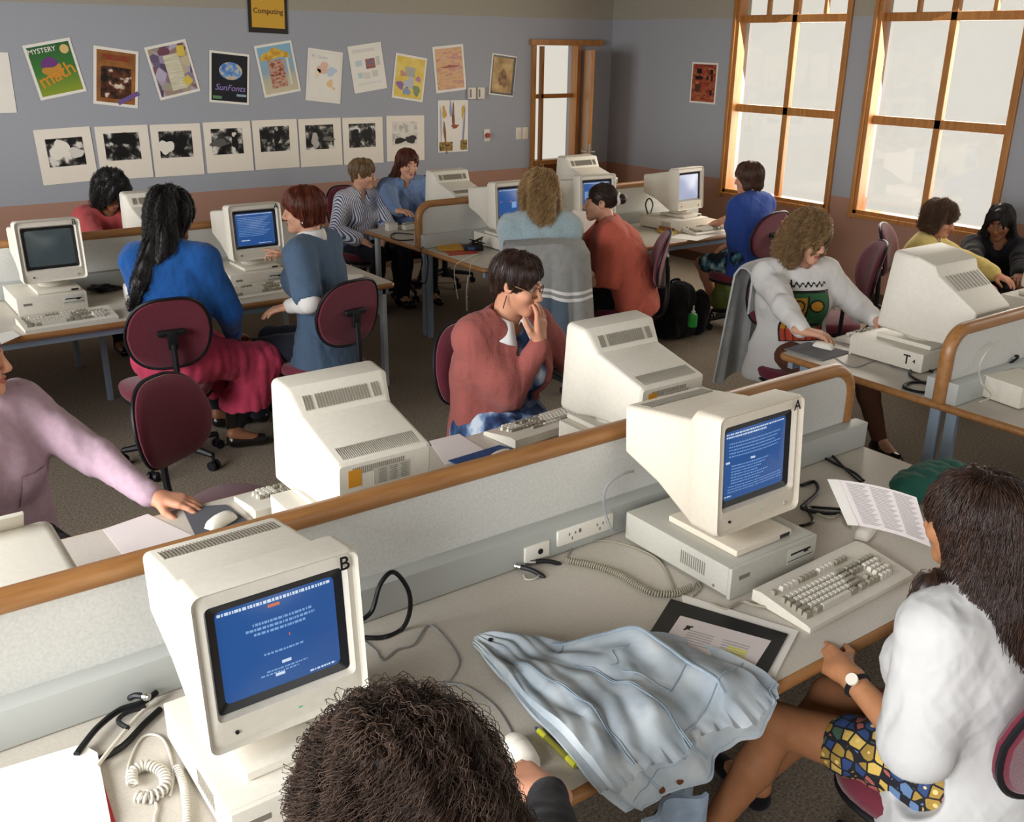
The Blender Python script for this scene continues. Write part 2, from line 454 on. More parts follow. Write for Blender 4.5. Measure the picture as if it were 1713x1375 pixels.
def window_x(n, y0, y1, z0, z1, x, mid, up, d=.11):
    """timber window in a wall at x, opening y0..y1, transoms at mid and up"""
    w = tag(bpy.data.objects.new('window_%d' % n, None), kind='structure'); COL.objects.link(w)
    f = MB(); t = .045
    f.box((x+.05, y0+t/2, (z0+z1)/2), (d, t, z1-z0), bevel=.004).box((x+.05, y1-t/2, (z0+z1)/2), (d, t, z1-z0), bevel=.004)
    f.box((x+.05, (y0+y1)/2, z0+t/2), (d, y1-y0, t), bevel=.004).box((x+.05, (y0+y1)/2, z1-t/2), (d, y1-y0, t), bevel=.004)
    o = st('window_frame', f, WOODD, w)
    # architrave standing a little proud of the wall
    a = MB(); aw = .035
    for yy in (y0-aw/2+.01, y1+aw/2-.01): a.box((x-.012, yy, (z0+z1)/2), (.03, aw, z1-z0+2*aw), bevel=.004)
    for zz in (z0-aw/2+.01, z1+aw/2-.01): a.box((x-.014, (y0+y1)/2, zz), (.034, y1-y0+2*aw, aw), bevel=.004)
    st('architrave', a, WOODD, w)
    xm = x+.085; ym = (y0+y1)/2
    g = MB()
    g.box((xm, ym, (z0+z1)/2), (.05, .06, z1-z0-.04), bevel=.004)
    g.box((xm, ym, mid), (.05, y1-y0-.04, .075), bevel=.004)
    g.box((xm, ym, up), (.05, y1-y0-.04, .07), bevel=.004)
    for yy in ((y0+ym)/2, (y1+ym)/2): g.box((xm, yy, (up+z1)/2), (.04, .035, z1-up-.04), bevel=.004)
    st('glazing_bars', g, WOODD, w)
    for ya, yb in ((y0+.04, ym-.025), (ym+.025, y1-.04)):
        for za, zb in ((z0+.04, mid-.03), (mid+.03, up-.03)):
            st('pane', MB().box((xm, (ya+yb)/2, (za+zb)/2), (.006, yb-ya, zb-za)), GLASS, w)
        yc = (ya+yb)/2
        for p, q in ((ya, yc-.015), (yc+.015, yb)):
            st('pane', MB().box((xm, (p+q)/2, (up+z1)/2), (.006, q-p, z1-up-.07)), GLASS, w)
    return w
window_x(1, *W1, XR, 1.615, 2.445)
window_x(2, *W2, XR, 1.6, 2.445)
# glazed side panel and open door at the end of the back wall
w3 = tag(bpy.data.objects.new('window_3', None), kind='structure'); COL.objects.link(w3)
f = MB()
for xx in (6.69, 7.31): f.box((xx, YB+.03, 1.1), (.05, .12, 2.2), bevel=.004)
f.box((7.14, YB-.005, 2.21), (1.0, .08, .06), bevel=.004)
f.box((7.0, YB+.03, .95), (.6, .12, .05), bevel=.004)
st('window_frame', f, WOODD, w3)
st('lower_panel', MB().box((7.0, YB-.005, .47), (.6, .03, .9), bevel=.004), mat('dark_timber', '#6b3a1c', .5, .15, 12), w3)
g = MB().box((6.845, YB+.05, 1.57), (.035, .05, 1.2), bevel=.003).box((7.0, YB+.05, 1.655), (.58, .05, .045), bevel=.003)
st('glazing_bars', g, WOODD, w3)
for xa, xb in ((6.715, 6.83), (6.86, 7.285)):
    for za, zb in ((.975, 1.635), (1.68, 2.18)):
        st('pane', MB().box(((xa+xb)/2, YB+.05, (za+zb)/2), (xb-xa, .006, zb-za)), GLASS, w3)
d1 = tag(bpy.data.objects.new('door_1', None), kind='structure'); COL.objects.link(d1)
hx, hy = 7.395, 8.87; ex, ey = 6.985, 8.26
dv = V((ex-hx, ey-hy, 0)); dl = dv.length; ang = math.atan2(dv.y, dv.x)
DM = rz_mat((hx, hy, 0), ang)
st('door_leaf', MB().box((dl/2, 0, 1.08), (dl, .042, 2.12), bevel=.003, M=DM), WOODD, d1)
hm = MB()
for s_ in (-1, 1):
    hm.box((dl-.055, s_*.024, 1.08), (.035, .006, .2), bevel=.002, M=DM)
    hm.cyl(DM @ V((dl-.055, s_*.02, 1.11)), DM @ V((dl-.055, s_*.065, 1.11)), .009)
    hm.cyl(DM @ V((dl-.055, s_*.06, 1.11)), DM @ V((dl-.16, s_*.06, 1.11)), .009)
hm.box((dl+.001, 0, 1.09), (.004, .024, .22), bevel=.001, M=DM)
CHROME = mat('chrome', '#c8c8c4', .2, metal=1.0)
st('door_handle', hm, CHROME, d1)
# skirting
st('baseboard_back', MB().box(((XL+6.66)/2, YB-.008, .05), (6.66-XL, .016, .1), bevel=.003), mat('skirting', '#5a4030', .6))
st('baseboard_right', MB().box((XR-.008, (YF+YB)/2, .05), (.016, YB-YF, .1), bevel=.003), MATS['skirting'])

# ------------------------------------------------------------------ posters, photographs and plates on the walls
PAPER = mat('paper_white', '#e9e4d8', .7, .02, 8)
CARD = mat('mount_card', '#eae0d0', .8, .02, 6)
BLACK = mat('black_print', '#141312', .5)
def flat_mat(name, col, rough=.45): return mat(name, col, rough)
def noise_print(name, stops, scale=9, seed=0.0, tex='noise', rough=.4, contrast=(0.0, 1.0), stretch=(1, 1, 1)):
    def b(nt, tc):
        mp = N(nt, 'Mapping'); mp.inputs['Location'].default_value = (seed, seed*1.7, 0); mp.inputs['Scale'].default_value = stretch
        nt.links.new(tc.outputs['Object'], mp.inputs[0])
        if tex == 'noise':
            n = N(nt, 'TexNoise'); n.inputs['Scale'].default_value = scale; n.inputs['Detail'].default_value = 5; o = n.outputs['Fac']
            nt.links.new(mp.outputs[0], n.inputs[0]); return o
        n = N(nt, 'TexVoronoi'); n.inputs['Scale'].default_value = scale; nt.links.new(mp.outputs[0], n.inputs[0])
        sp = N(nt, 'SeparateColor'); nt.links.new(n.outputs['Color'], sp.inputs[0]); return sp.outputs[0]
    return ramp_mat(name, stops, b, rough)
def on_back(x, z, tilt=0.0, off=.004):
    """frame on the back wall: local x right, local y up, local z out of the wall"""
    return Matrix.Translation((x, YB-off, z)) @ Matrix.Rotation(PI/2, 4, 'X') @ Matrix.Rotation(math.radians(tilt), 4, 'Z')
def sheet(M, w, h, name, label, cat, m, t=.003, group=None, curl=0.0):
    o = obj(name, MB().box((0, 0, 0), (w, h, t)), m, smooth=False); o.matrix_world = M
    return tag(o, label, cat, group)
def patch(parent, name, m, x, y, w, h, z=.0022, poly=None, tilt=0.0):
    mb = MB()
    if poly: mb.prism(poly, .0006, 'z', 0)
    else: mb.box((0, 0, .0003), (w, h, .0006))
    o = obj(name, mb, m, parent, smooth=False); o.matrix_local = Matrix.Translation((x, y, z)) @ Matrix.Rotation(math.radians(tilt), 4, 'Z')
    return o
def word(parent, name, body, size, m, x, y, z=.003, tilt=0.0, **k):
    o = obj(name, text_mb(body, size, .0004, **k), m, parent, smooth=False)
    o.matrix_local = Matrix.Translation((x, y, z)) @ Matrix.Rotation(math.radians(tilt), 4, 'Z'); return o
G1 = 'software posters along the top of the back wall'
def ring(r0, n=20, sx=1, sy=1): return [(r0*sx*math.cos(2*PI*i/n), r0*sy*math.sin(2*PI*i/n)) for i in range(n)]
def blob(seed, r, n=18, amp=.25, sx=1, sy=1):
    q = random.Random(seed); ph = [q.uniform(0, 6.28) for _ in range(3)]
    return [((r*(1+amp*(math.sin(2*t+ph[0])+math.sin(3*t+ph[1])+.6*math.sin(5*t+ph[2]))/2.6))*sx*math.cos(t), (r*(1+amp*(math.sin(2*t+ph[0])+math.sin(3*t+ph[1])+.6*math.sin(5*t+ph[2]))/2.6))*sy*math.sin(t)) for t in [2*PI*i/n for i in range(n)]]
# 1 green maths poster
p = sheet(on_back(1.875, 1.961, 10.5), .367, .42, 'poster', 'green poster with the orange word math pinned at a tilt on the grey wall', 'poster', PAPER, group=G1)
patch(p, 'picture', ramp_mat('green_field', [(0, '#8c9a2c'), (.45, '#3f7a33'), (1, '#2c5d33')], lambda nt, tc: (lambda s: (nt.links.new(tc.outputs['Generated'], s.inputs[0]), s.outputs['Y'])[1])(N(nt, 'SeparateXYZ')), .4), 0, 0, .325, .375)
patch(p, 'badge', flat_mat('badge_cream', '#d9b978'), .115, .135, 0, 0, .0029, ring(.035))
patch(p, 'cap_shape', flat_mat('purple_print', '#6d3a78'), -.03, .055, 0, 0, .0029, blob(3, .055, sx=1.1, sy=.8))
patch(p, 'face_shape', flat_mat('gold_print', '#c08a35'), -.015, -.005, 0, 0, .0028, blob(5, .07, sx=1.2, sy=.8))
word(p, 'title', 'MYSTERY', .052, PAPER, -.055, .15, .0031, bold=True)
word(p, 'headline', 'math', .15, flat_mat('orange_print', '#d38a2e'), 0, -.045, .0036, tilt=16, bold=True)
# 2 brown poster
p = sheet(on_back(2.34, 1.892, -7.7), .358, .457, 'poster', 'brown poster with dark picture of white horses and purple corner band', 'poster', PAPER, group=G1)
patch(p, 'picture', noise_print('brown_print', [(.3, '#7a4a22'), (.7, '#a56b33')], 10), 0, 0, .31, .41)
patch(p, 'dark_scene', noise_print('horse_print', [(.40, '#120d0a'), (.5, '#4a2818'), (.57, '#6a3a20'), (.63, '#d8c8b4')], 13, 3.3), .0, -.045, .245, .255, .0028)
patch(p, 'title_band', noise_print('rust_title', [(.45, '#7a4a22'), (.55, '#8f2f1c')], 26, 1.0, stretch=(1, 2, 1)), 0, .155, .22, .045, .0028)
patch(p, 'corner_band', flat_mat('violet_print', '#6e5590'), .1, -.155, .19, .035, .0034, tilt=32)
# 3 collage poster
p = sheet(on_back(2.819, 1.951, 11.7), .364, .435, 'poster', 'poster of a cream list over scattered purple and yellow cards', 'poster', PAPER, group=G1)
patch(p, 'picture', noise_print('collage_print', [(0, '#4d3f55'), (.25, '#8c7f99'), (.45, '#b9aebf'), (.6, '#6d3b4b'), (.8, '#c9bd9a'), (1, '#3d4a68')], 13, 1.3, 'vor'), 0, 0, .325, .39)
patch(p, 'list_card', noise_print('list_print', [(.4, '#d9d2b8'), (.6, '#c4bfa2')], 22, stretch=(.3, 3, 1)), .015, -.02, .135, .29, .0028)
patch(p, 'yellow_note', flat_mat('note_yellow', '#d8bc4e'), .11, .135, .065, .085, .003, tilt=-8)
patch(p, 'yellow_note', MATS['note_yellow'], .1, -.11, .07, .07, .003, tilt=35)
# 4 black globe poster
p = sheet(on_back(3.313, 1.878, -5.7), .363, .433, 'poster', 'black poster with a blue globe above pink lettering', 'poster', PAPER, group=G1)
patch(p, 'picture', flat_mat('night_print', '#14141c', .3), 0, 0, .325, .395)
patch(p, 'globe', noise_print('globe_print', [(.38, '#2f56a0'), (.5, '#6d9ad0'), (.56, '#c9bfa6'), (.7, '#c6884e')], 11, 2.0), .01, .06, 0, 0, .0028, ring(.1, 28, 1.05, .75))
word(p, 'headline', 'SunFonts', .075, flat_mat('lilac_print', '#9a86c6'), .005, -.085, .003, shear=.3)
patch(p, 'green_label', flat_mat('green_label', '#5d8a63'), -.11, -.17, .08, .025, .0028)
patch(p, 'pale_label', flat_mat('pale_label', '#8fa9b8'), .11, -.14, .09, .02, .0028)
# 5 beach hut poster
p = sheet(on_back(3.775, 1.953, 8.7), .364, .447, 'poster', 'poster of a yellow thatched beach hut under blue sky', 'poster', PAPER, group=G1)
patch(p, 'picture', ramp_mat('beach_print', [(0, '#c9bd9d'), (.3, '#b9b49c'), (.45, '#8fa8b4'), (1, '#7fb0c8')], lambda nt, tc: (lambda s: (nt.links.new(tc.outputs['Generated'], s.inputs[0]), s.outputs['Y'])[1])(N(nt, 'SeparateXYZ')), .4), 0, 0, .325, .405)
patch(p, 'hut_roof', noise_print('thatch_print', [(.4, '#c08b22'), (.6, '#dcb347')], 20), -.01, .12, 0, 0, .0028, [(-.15, -.03), (-.12, .02), (-.05, .04), (.0, .07), (.06, .04), (.13, .01), (.15, -.04), (.05, -.02), (-.05, -.035)])
patch(p, 'hut_wall', noise_print('hut_print', [(.4, '#8a4a32'), (.5, '#c7a58a'), (.6, '#a9584a')], 16, 4.0, stretch=(1, 2, 1)), -.01, -.04, .15, .24, .0026)
patch(p, 'hut_post', flat_mat('post_print', '#d9d3c4'), .105, -.03, .02, .24, .0028)
# 6 pale world map sheet
p = sheet(on_back(4.233, 1.886, -6.9), .356, .465, 'poster', 'white poster with a pale world map', 'poster', PAPER, group=G1)
patch(p, 'border_line', flat_mat('pale_print', '#ded8cf'), 0, 0, .32, .42)
patch(p, 'inner_sheet', PAPER, 0, 0, .312, .412, .0028)
word(p, 'title', 'PC Globe', .04, flat_mat('soft_lilac', '#b8aec0'), -.06, .165, .0034)
for i, (c, x, y, r, sx, sy) in enumerate([('#e0b8a4', -.02, .07, .05, 1.2, 1), ('#e3c48c', .06, -.06, .035, .8, 1.2), ('#bcc9da', .07, .05, .045, 1.1, .9), ('#ecd6b8', -.07, .02, .04, .7, 1), ('#e0c0a0', .1, -.1, .02, 1, .6)]):
    patch(p, 'landmass', flat_mat('land_%d' % i, c), x, y, 0, 0, .0031, blob(20+i, r, sx=sx, sy=sy, amp=.4))
# 7 white document poster
p = sheet(on_back(4.693, 1.96, 7.6), .36, .428, 'poster', 'white poster of small blocks with one dark picture in the middle', 'poster', PAPER, group=G1)
patch(p, 'dark_picture', noise_print('dusk_print', [(.4, '#46466a'), (.52, '#a6604c'), (.62, '#5c6c94')], 18, .7), .035, .035, .1, .09, .0026)
for i, (x, y, w, h, c) in enumerate([(-.02, .16, .24, .03, '#d6d2cc'), (-.09, .05, .07, .05, '#bccbd0'), (.12, .05, .04, .08, '#c9c6bd'), (-.09, -.06, .05, .05, '#b9ccd0'), (-.02, -.07, .07, .06, '#d8cfc2'), (.07, -.06, .06, .06, '#cfc9c2'), (0, -.14, .25, .02, '#dcd8d2')]):
    patch(p, 'text_block', flat_mat('block_%d' % i, c), x, y, w, h, .0026)
# 8 yellow poster
p = sheet(on_back(5.154, 1.863, -8.7), .358, .422, 'poster', 'yellow poster with a small screen and figures around it', 'poster', PAPER, group=G1)
patch(p, 'picture', noise_print('sunny_print', [(.4, '#d9b83f'), (.6, '#e0c867')], 8), 0, 0, .32, .38)
patch(p, 'screen_shape', flat_mat('grey_print', '#a9a79c'), .0, .055, .11, .09, .0028)
for i, (c, x, y, r) in enumerate([('#8d6a93', -.1, -.08, .04), ('#c08a70', -.08, .03, .03), ('#7d8f6a', .09, -.11, .045), ('#b5b9c2', .0, -.05, .055), ('#b87f9a', .1, .0, .028), ('#8796b0', -.02, -.13, .04)]):
    patch(p, 'figure_shape', flat_mat('figure_%d' % i, c), x, y, 0, 0, .003, blob(40+i, r, amp=.4))
# 9 pink-orange poster
p = sheet(on_back(5.626, 1.948, 5.1), .368, .444, 'poster', 'pinkish orange sunset painting poster', 'poster', PAPER, group=G1)
patch(p, 'picture', noise_print('sunset_print', [(.35, '#c59a6a'), (.5, '#d5a87c'), (.58, '#b9806e'), (.68, '#cfa58f')], 7, 5.0, stretch=(1, 3, 1)), 0, 0, .32, .395)
patch(p, 'boat_shape', flat_mat('boat_print', '#9a4f3a'), 0, .02, 0, 0, .0028, [(-.12, 0), (-.05, -.012), (.08, -.01), (.13, .004), (.04, .006), (0, .02), (-.03, .006)])
# 10 gold poster with black edge
p = sheet(on_back(6.289, 1.878, -6.3), .32, .411, 'poster', 'black edged gold poster beside the door, rightmost on the back wall', 'poster', PAPER, group=G1)
patch(p, 'dark_edge', flat_mat('edge_black', '#171512', .25), .005, 0, .295, .385)
patch(p, 'picture', noise_print('gold_leaf', [(.35, '#8a6a34'), (.5, '#b6935a'), (.65, '#cbb07a')], 6, 8.0), -.005, .0, .255, .35, .0028)
patch(p, 'figure_shape', noise_print('sepia_print', [(.4, '#5d3a1e'), (.6, '#97703c')], 16), 0, -.03, 0, 0, .0034, blob(71, .08, sx=.6, sy=1.2, amp=.35))
# butterfly-like painting
p = sheet(on_back(5.662, 1.382, -.6), .368, .518, 'poster', 'white painting of brown and blue streaks hung below the sunset poster', 'poster', PAPER)
for i, (c, x, y, w, h, t) in enumerate([('#8f99b4', -.03, .17, .025, .2, 3), ('#7a4a3a', .0, .1, .03, .24, -2), ('#c99a3c', -.11, .14, .04, .14, 12), ('#c9a24c', .12, .15, .035, .13, -12), ('#8c5a34', -.1, -.1, .03, .28, 6), ('#8f8fae', .13, -.02, .02, .4, -4), ('#9a4a33', .02, .0, .1, .035, 0), ('#b0b6c6', -.15, .02, .018, .4, 2)]):
    patch(p, 'paint_streak', flat_mat('streak_%d' % i, c), x, y, 0, 0, .0026+.0001*i, blob(80+i, .5, sx=w, sy=h, amp=.5), tilt=t)
patch(p, 'paint_patch', noise_print('scribble_print', [(.42, '#4a3a24'), (.52, '#b08a34'), (.62, '#6a5a3c')], 22), -.09, -.2, .16, .09, .0036)
patch(p, 'paint_patch', MATS['scribble_print'], .13, -.19, .08, .1, .0036)
# cut sheet at far left, framed Computing sign
sheet(on_back(1.45, 1.86, -.7), .19, .451, 'poster', 'plain white sheet cut off by the left edge of the view', 'poster', PAPER, group=G1)
p = sheet(on_back(3.717, 2.438, -2), .367, .363, 'wall_sign', 'yellow sign reading Computing in a black frame', 'sign', mat('sign_black', '#241d16', .5), .012)
patch(p, 'sign_face', mat('sign_yellow', '#cf9f34', .5), 0, .012, .31, .30, .0062)
word(p, 'lettering', 'Computing', .062, mat('sign_brown', '#4a2a18', .5), 0, .0, .0075, bold=True)
# the row of mounted black and white photographs
PH = [(1.866, 1.282, 2.1, 'white mounted photograph of a pale figure from behind, leftmost of the row'), (2.333, 1.285, .5, 'white mounted photograph of a dark crowd at tables, second of the row'),
      (2.788, 1.283, -.1, 'white mounted photograph with a white shape at lower left, third of the row'), (3.252, 1.287, .1, 'white mounted photograph of one child beside a bench, fourth of the row'),
      (3.707, 1.29, .2, 'white mounted photograph of a man standing among seated people, fifth of the row'), (4.16, 1.287, 0, 'white mounted photograph of a bench and grey jackets, sixth of the row'),
      (4.614, 1.283, -.3, 'white mounted photograph of two dark heads, seventh of the row'), (5.093, 1.285, -.9, 'white mounted photograph faded at its top, rightmost of the row behind a long haired head')]
BLANK = flat_mat('grey_photo', '#8f8c86')
for i, (x, z, t, lb) in enumerate(PH):
    p = sheet(on_back(x, z, t), .436, .441, 'mounted_photograph', lb, 'photograph', CARD, .006, 'mounted photographs in a row')
    dx = -.01 if i else .0
    patch(p, 'photo_print', noise_print('bw_print_%d' % i, [(.42, '#0d0c0b'), (.5, '#2c2a28'), (.55, '#77736d'), (.62, '#dcd6cc')] if i != 7 else [(.35, '#c9c3b8'), (.5, '#e0dacd'), (.6, '#b3ada2')], 11, 3.1*i+.7), dx, .05 if i else .03, .29, .225, .0034)
    shapes = {0: [('#e6dfd2', -.04, 0, .075, 1, 1.1), ('#d6cfc4', .08, -.03, .05, 1.2, .8)], 1: [('#0c0b0a', .02, .06, .06, 1.6, .9)], 2: [('#e8e1d4', -.09, -.02, .07, .9, .9), ('#0c0b0a', .04, .0, .06, .8, 1.2)],
              3: [('#5d5954', -.08, -.01, .06, 1.2, .6), ('#100f0e', .07, -.01, .05, .6, 1.3), ('#dad3c8', .065, .06, .02, 1, 1)], 4: [('#0c0b0a', .02, .01, .05, .6, 1.5), ('#aaa49a', .02, .09, .018, 1, 1)], 5: [('#b3ada4', -.05, -.03, .05, .8, 1.3), ('#6d6862', .09, -.02, .05, 1.3, .4)],
              6: [('#0b0a09', -.07, -.02, .06, .8, 1.3), ('#0e0d0c', .07, .01, .045, .9, 1.4)], 7: [('#1a1816', -.06, -.07, .05, 1.2, .6), ('#2a2826', .07, -.06, .05, 1.4, .7)]}[i]
    for k, (c, x2, y2, r, sx, sy) in enumerate(shapes):
        patch(p, 'photo_figure', flat_mat('grey_%s' % c[1:], c), x2+dx, y2+.05, 0, 0, .0041+.0001*k, blob(100+7*i+k, r, sx=sx, sy=sy, amp=.35))
# plates and boxes
PLATE = mat('plate_ivory', '#d9d2c2', .45)
def plate(x, z, w, h, name, label, cat, t=.012, m=PLATE):
    o = obj(name, MB().box((0, 0, 0), (w, h, t), bevel=.004), m); o.matrix_world = on_back(x, z, 0, t/2); return tag(o, label, cat)
for x, lb in ((5.885, 'left of two small ivory thermostat boxes under the posters'), (5.994, 'right of two small ivory thermostat boxes under the posters')):
    p = plate(x, 1.706, .085, .115, 'thermostat', lb, 'thermostat', .04)
    patch(p, 'dark_window', mat('smoke_grey', '#6d665a', .4), -.026, 0, .02, .08, .0202)
p = plate(6.086, 1.274, .078, .126, 'switch_plate', 'ivory plate with a red push button on the back wall', 'switch')
obj('red_button', MB().cyl((0, 0, .006), (0, 0, .03), .026, n=16), mat('button_red', '#a02a2c', .35), p)
for x, lb in ((6.505, 'left of two ivory light switch plates next to the door'), (6.594, 'right of two ivory light switch plates next to the door')):
    p = plate(x, 1.276, .078, .126, 'light_switch', lb, 'switch', .01)
    obj('rocker', MB().box((0, .01, .007), (.03, .045, .008), bevel=.002), PLATE, p)
# red circuit poster on the right wall
M = Matrix.Translation((XR-.004, 7.44, 1.835)) @ Matrix.Rotation(-PI/2, 4, 'Z') @ Matrix.Rotation(PI/2, 4, 'X') @ Matrix.Rotation(math.radians(-.6), 4, 'Z')
p = sheet(M, .362, .40, 'poster', 'red circuit board poster on the wall left of the windows', 'poster', PAPER)
patch(p, 'picture', noise_print('circuit_print', [(0, '#7d3026'), (.3, '#9a4433'), (.6, '#a9633f'), (.8, '#8a3529'), (1, '#b57a4a')], 26, .4, 'vor', stretch=(1, 1.6, 1)), 0, 0, .325, .365)
CHIP = flat_mat('chip_black', '#1d1614')
for x, y, w, h in ((-.07, .05, .1, .035), (.05, .05, .03, .035), (.11, .05, .03, .055), (-.08, -.05, .07, .07), (-.07, .115, .07, .05), (.11, -.09, .03, .05), (.1, .11, .04, .05)):
    patch(p, 'chip_shape', CHIP if h < .06 else flat_mat('chip_brown', '#4a3527'), x, y, w, h, .0028)
# ------------------------------------------------------------------ desks
LAM = mat('speckled_laminate', '#c0b9ad', .42, .07, 140, spec=.4, detail=5)
PANEL = mat('speckled_panel', '#cfcfca', .55, .08, 120, spec=.3, detail=5)
STEEL = mat('steel_bluegrey', '#8796a4', .45, spec=.4)
STEELW = mat('steel_pale', '#b9c0c4', .45, spec=.4)
DUCT = mat('duct_grey', '#b3b6b2', .5, spec=.35)
SOCK = mat('socket_white', '#e6e2d8', .35)
DARK = mat('black_plastic', '#17161a', .45)
RUBBER = mat('cable_black', '#121214', .4)
BEIGE_CABLE = mat('cable_beige', '#9a9482', .5)
PALE_CABLE = mat('cable_pale', '#c9c4b8', .5)
GREYCAB = mat('cable_grey', '#8a8d8e', .5)
ZD = .72
def island(x0, x1, yc, hw, legs, cols, label_desk, label_screen, sx0=None, sx1=None, ends=(True, True), rail_z=1.045, apron=False):
    d = thing('double_desk', label_desk, 'desk', ((x0+x1)/2, yc, 0))
    L = x1-x0
    poly = rrect(L-.03, 2*hw-.03, .035)
    o = obj('desktop', MB().prism(poly, .034, 'z', ZD-.034), LAM, d, angle=30)
    ring_ = [V((u, v, ZD-.0185)) for u, v in rrect(L-.03, 2*hw-.03, .035)]
    obj('timber_edge', MB().tube(ring_, .0183, n=10, closed=True), WOOD, d)
    for sg in (-1, 1): obj('under_rail', MB().box((0, sg*(hw-.06), .665), (L-.08, .03, .045)), STEEL, d, smooth=False)
    for x, y, w_ in legs:
        lm = MB().box((x-(x0+x1)/2, y, .345), (.032, .05, .68), bevel=.004)
        lm.cyl((x-(x0+x1)/2, y, 0), (x-(x0+x1)/2, y, .012), .02, n=12)
        obj('leg', lm, STEELW if w_ else STEEL, d)
    # the dividing screen that stands along the middle of the two desk tops
    sx0 = x0+.04 if sx0 is None else sx0; sx1 = x1-.06 if sx1 is None else sx1
    s = thing('desk_divider', label_screen, 'divider', ((sx0+sx1)/2, yc, ZD))
    SL = sx1-sx0; h = rail_z-ZD; r = .11
    def outline(ins):
        pts = [(-SL/2+ins, 0)]
        if ends[0]: pts += [(-SL/2+ins+(r-ins)*(1-math.cos(t)), h-r+(r-ins)*math.sin(t)) for t in [PI/2*i/8 for i in range(9)]]
        else: pts += [(-SL/2+ins, h-ins)]
        if ends[1]: pts += [(SL/2-ins-(r-ins)*(1-math.cos(t)), h-r+(r-ins)*math.sin(t)) for t in [PI/2*i/8 for i in range(8, -1, -1)]]
        else: pts += [(SL/2-ins, h-ins)]
        pts += [(SL/2-ins, 0)]
        return pts
    obj('panel', MB().prism(outline(.012), .036, 'y', -.018), PANEL, s, angle=30)
    pts = [V((u, 0, v)) for u, v in outline(.0)]
    if not ends[0]: pts = pts[1:]
    if not ends[1]: pts = pts[:-1]
    rm = MB()
    rings = []
    for i, p in enumerate(pts):
        a = pts[max(i-1, 0)]; b = pts[min(i+1, len(pts)-1)]; t = (b-a).normalized(); nrm = V((-t.z, 0, t.x))
        ringp = []
        for k in range(12):
            th = 2*PI*k/12; cx, sy = math.cos(th), math.sin(th)
            ringp.append(p+nrm*(.026*abs(cx)**.7*(1 if cx > 0 else -1))+V((0, .03*abs(sy)**.7*(1 if sy > 0 else -1), 0)))
        rings.append(ringp)
    rm.loft(rings); obj('timber_rail', rm, WOOD, s)
    for sg in (-1, 1):
        obj('cable_duct', MB().box((.03, sg*.047, .052), (SL+.06, .058, .1), bevel=.003), DUCT, s)
    return d, s
dF, sF = island(-1.75, 3.24, 2.145, .905, [(1.55, -.78, 0), (1.55, .0, 0), (3.17, -.78, 0), (3.17, .78, 0), (3.17, .03, 0), (3.17, -.03, 0)], None, 'long grey double desk nearest the viewer with a denim jacket on it', 'speckled divider with timber rail on the nearest desk', ends=(False, True), sx1=3.175)
dL, sL = island(-1.6, 3.07, 6.46, .93, [(1.385, -.11, 0), (1.385, .72, 0), (3.0, -.86, 1), (3.0, .8, 1), (3.0, .0, 0)], None, 'grey double desk at left beneath the mounted photographs', 'speckled divider between the red jumper and the blue jumper', ends=(False, True), sx1=2.98)
dM, sM = island(3.78, 6.75, 6.46, .905, [(3.86, .035, 0), (3.86, -.035, 0), (3.86, .8, 1), (5.55, -.8, 1), (5.64, -.8, 1), (6.65, -.8, 1), (6.65, .8, 1)], None, 'grey double desk at the back beside the right wall windows', 'speckled divider with rounded timber end behind the yellow envelope', ends=(True, False), sx0=3.79)
dR, sR = island(3.94, 7.0, 2.195, .905, [(4.02, .04, 0), (4.02, -.04, 0), (4.05, .8, 0), (6.9, .8, 0), (6.9, -.8, 0), (4.05, -.82, 0)], None, 'grey double desk at right under the monitor marked T', 'speckled divider with a curved timber end at the right edge', ends=(True, False), sx0=3.955)
def socket(parent, x, z, side, w=.2, h=.05, kind='power_socket', y=.078):
    """a wall plate on the duct of a divider; x,z in the divider's frame, side -1 towards the viewer"""
    o = obj(kind, MB().box((0, 0, 0), (w, .012, h), bevel=.003), SOCK, parent); o.location = (x, side*y, z)
    if kind == 'power_socket':
        m = MB()
        for u in (-w/4, w/4):
            for a, b in ((-.012, .006), (.012, .006), (0, -.010)): m.box((u+a, side*.0065, b), (.0035, .002, .009))
            m.box((u+.03, side*.0065, .008), (.008, .004, .012))
        q = obj('slot', m, mat('slot_grey', '#6a6a6a', .5), o, smooth=False)
    else:
        obj('jack', MB().cyl((.01, side*.005, 0), (.01, side*.009, 0), .009, n=12), DARK, o)
    return o
def div_x(s, x): return x-s.location.x
socket(sF, div_x(sF, 1.79), .058, -1, .225, .052)
socket(sF, div_x(sF, 1.60), .04, -1, .092, .05, 'data_socket')
socket(sL, div_x(sL, 1.78), .06, -1, .17, .055)
socket(sL, div_x(sL, 1.64), .015, -1, .09, .03, 'data_socket')
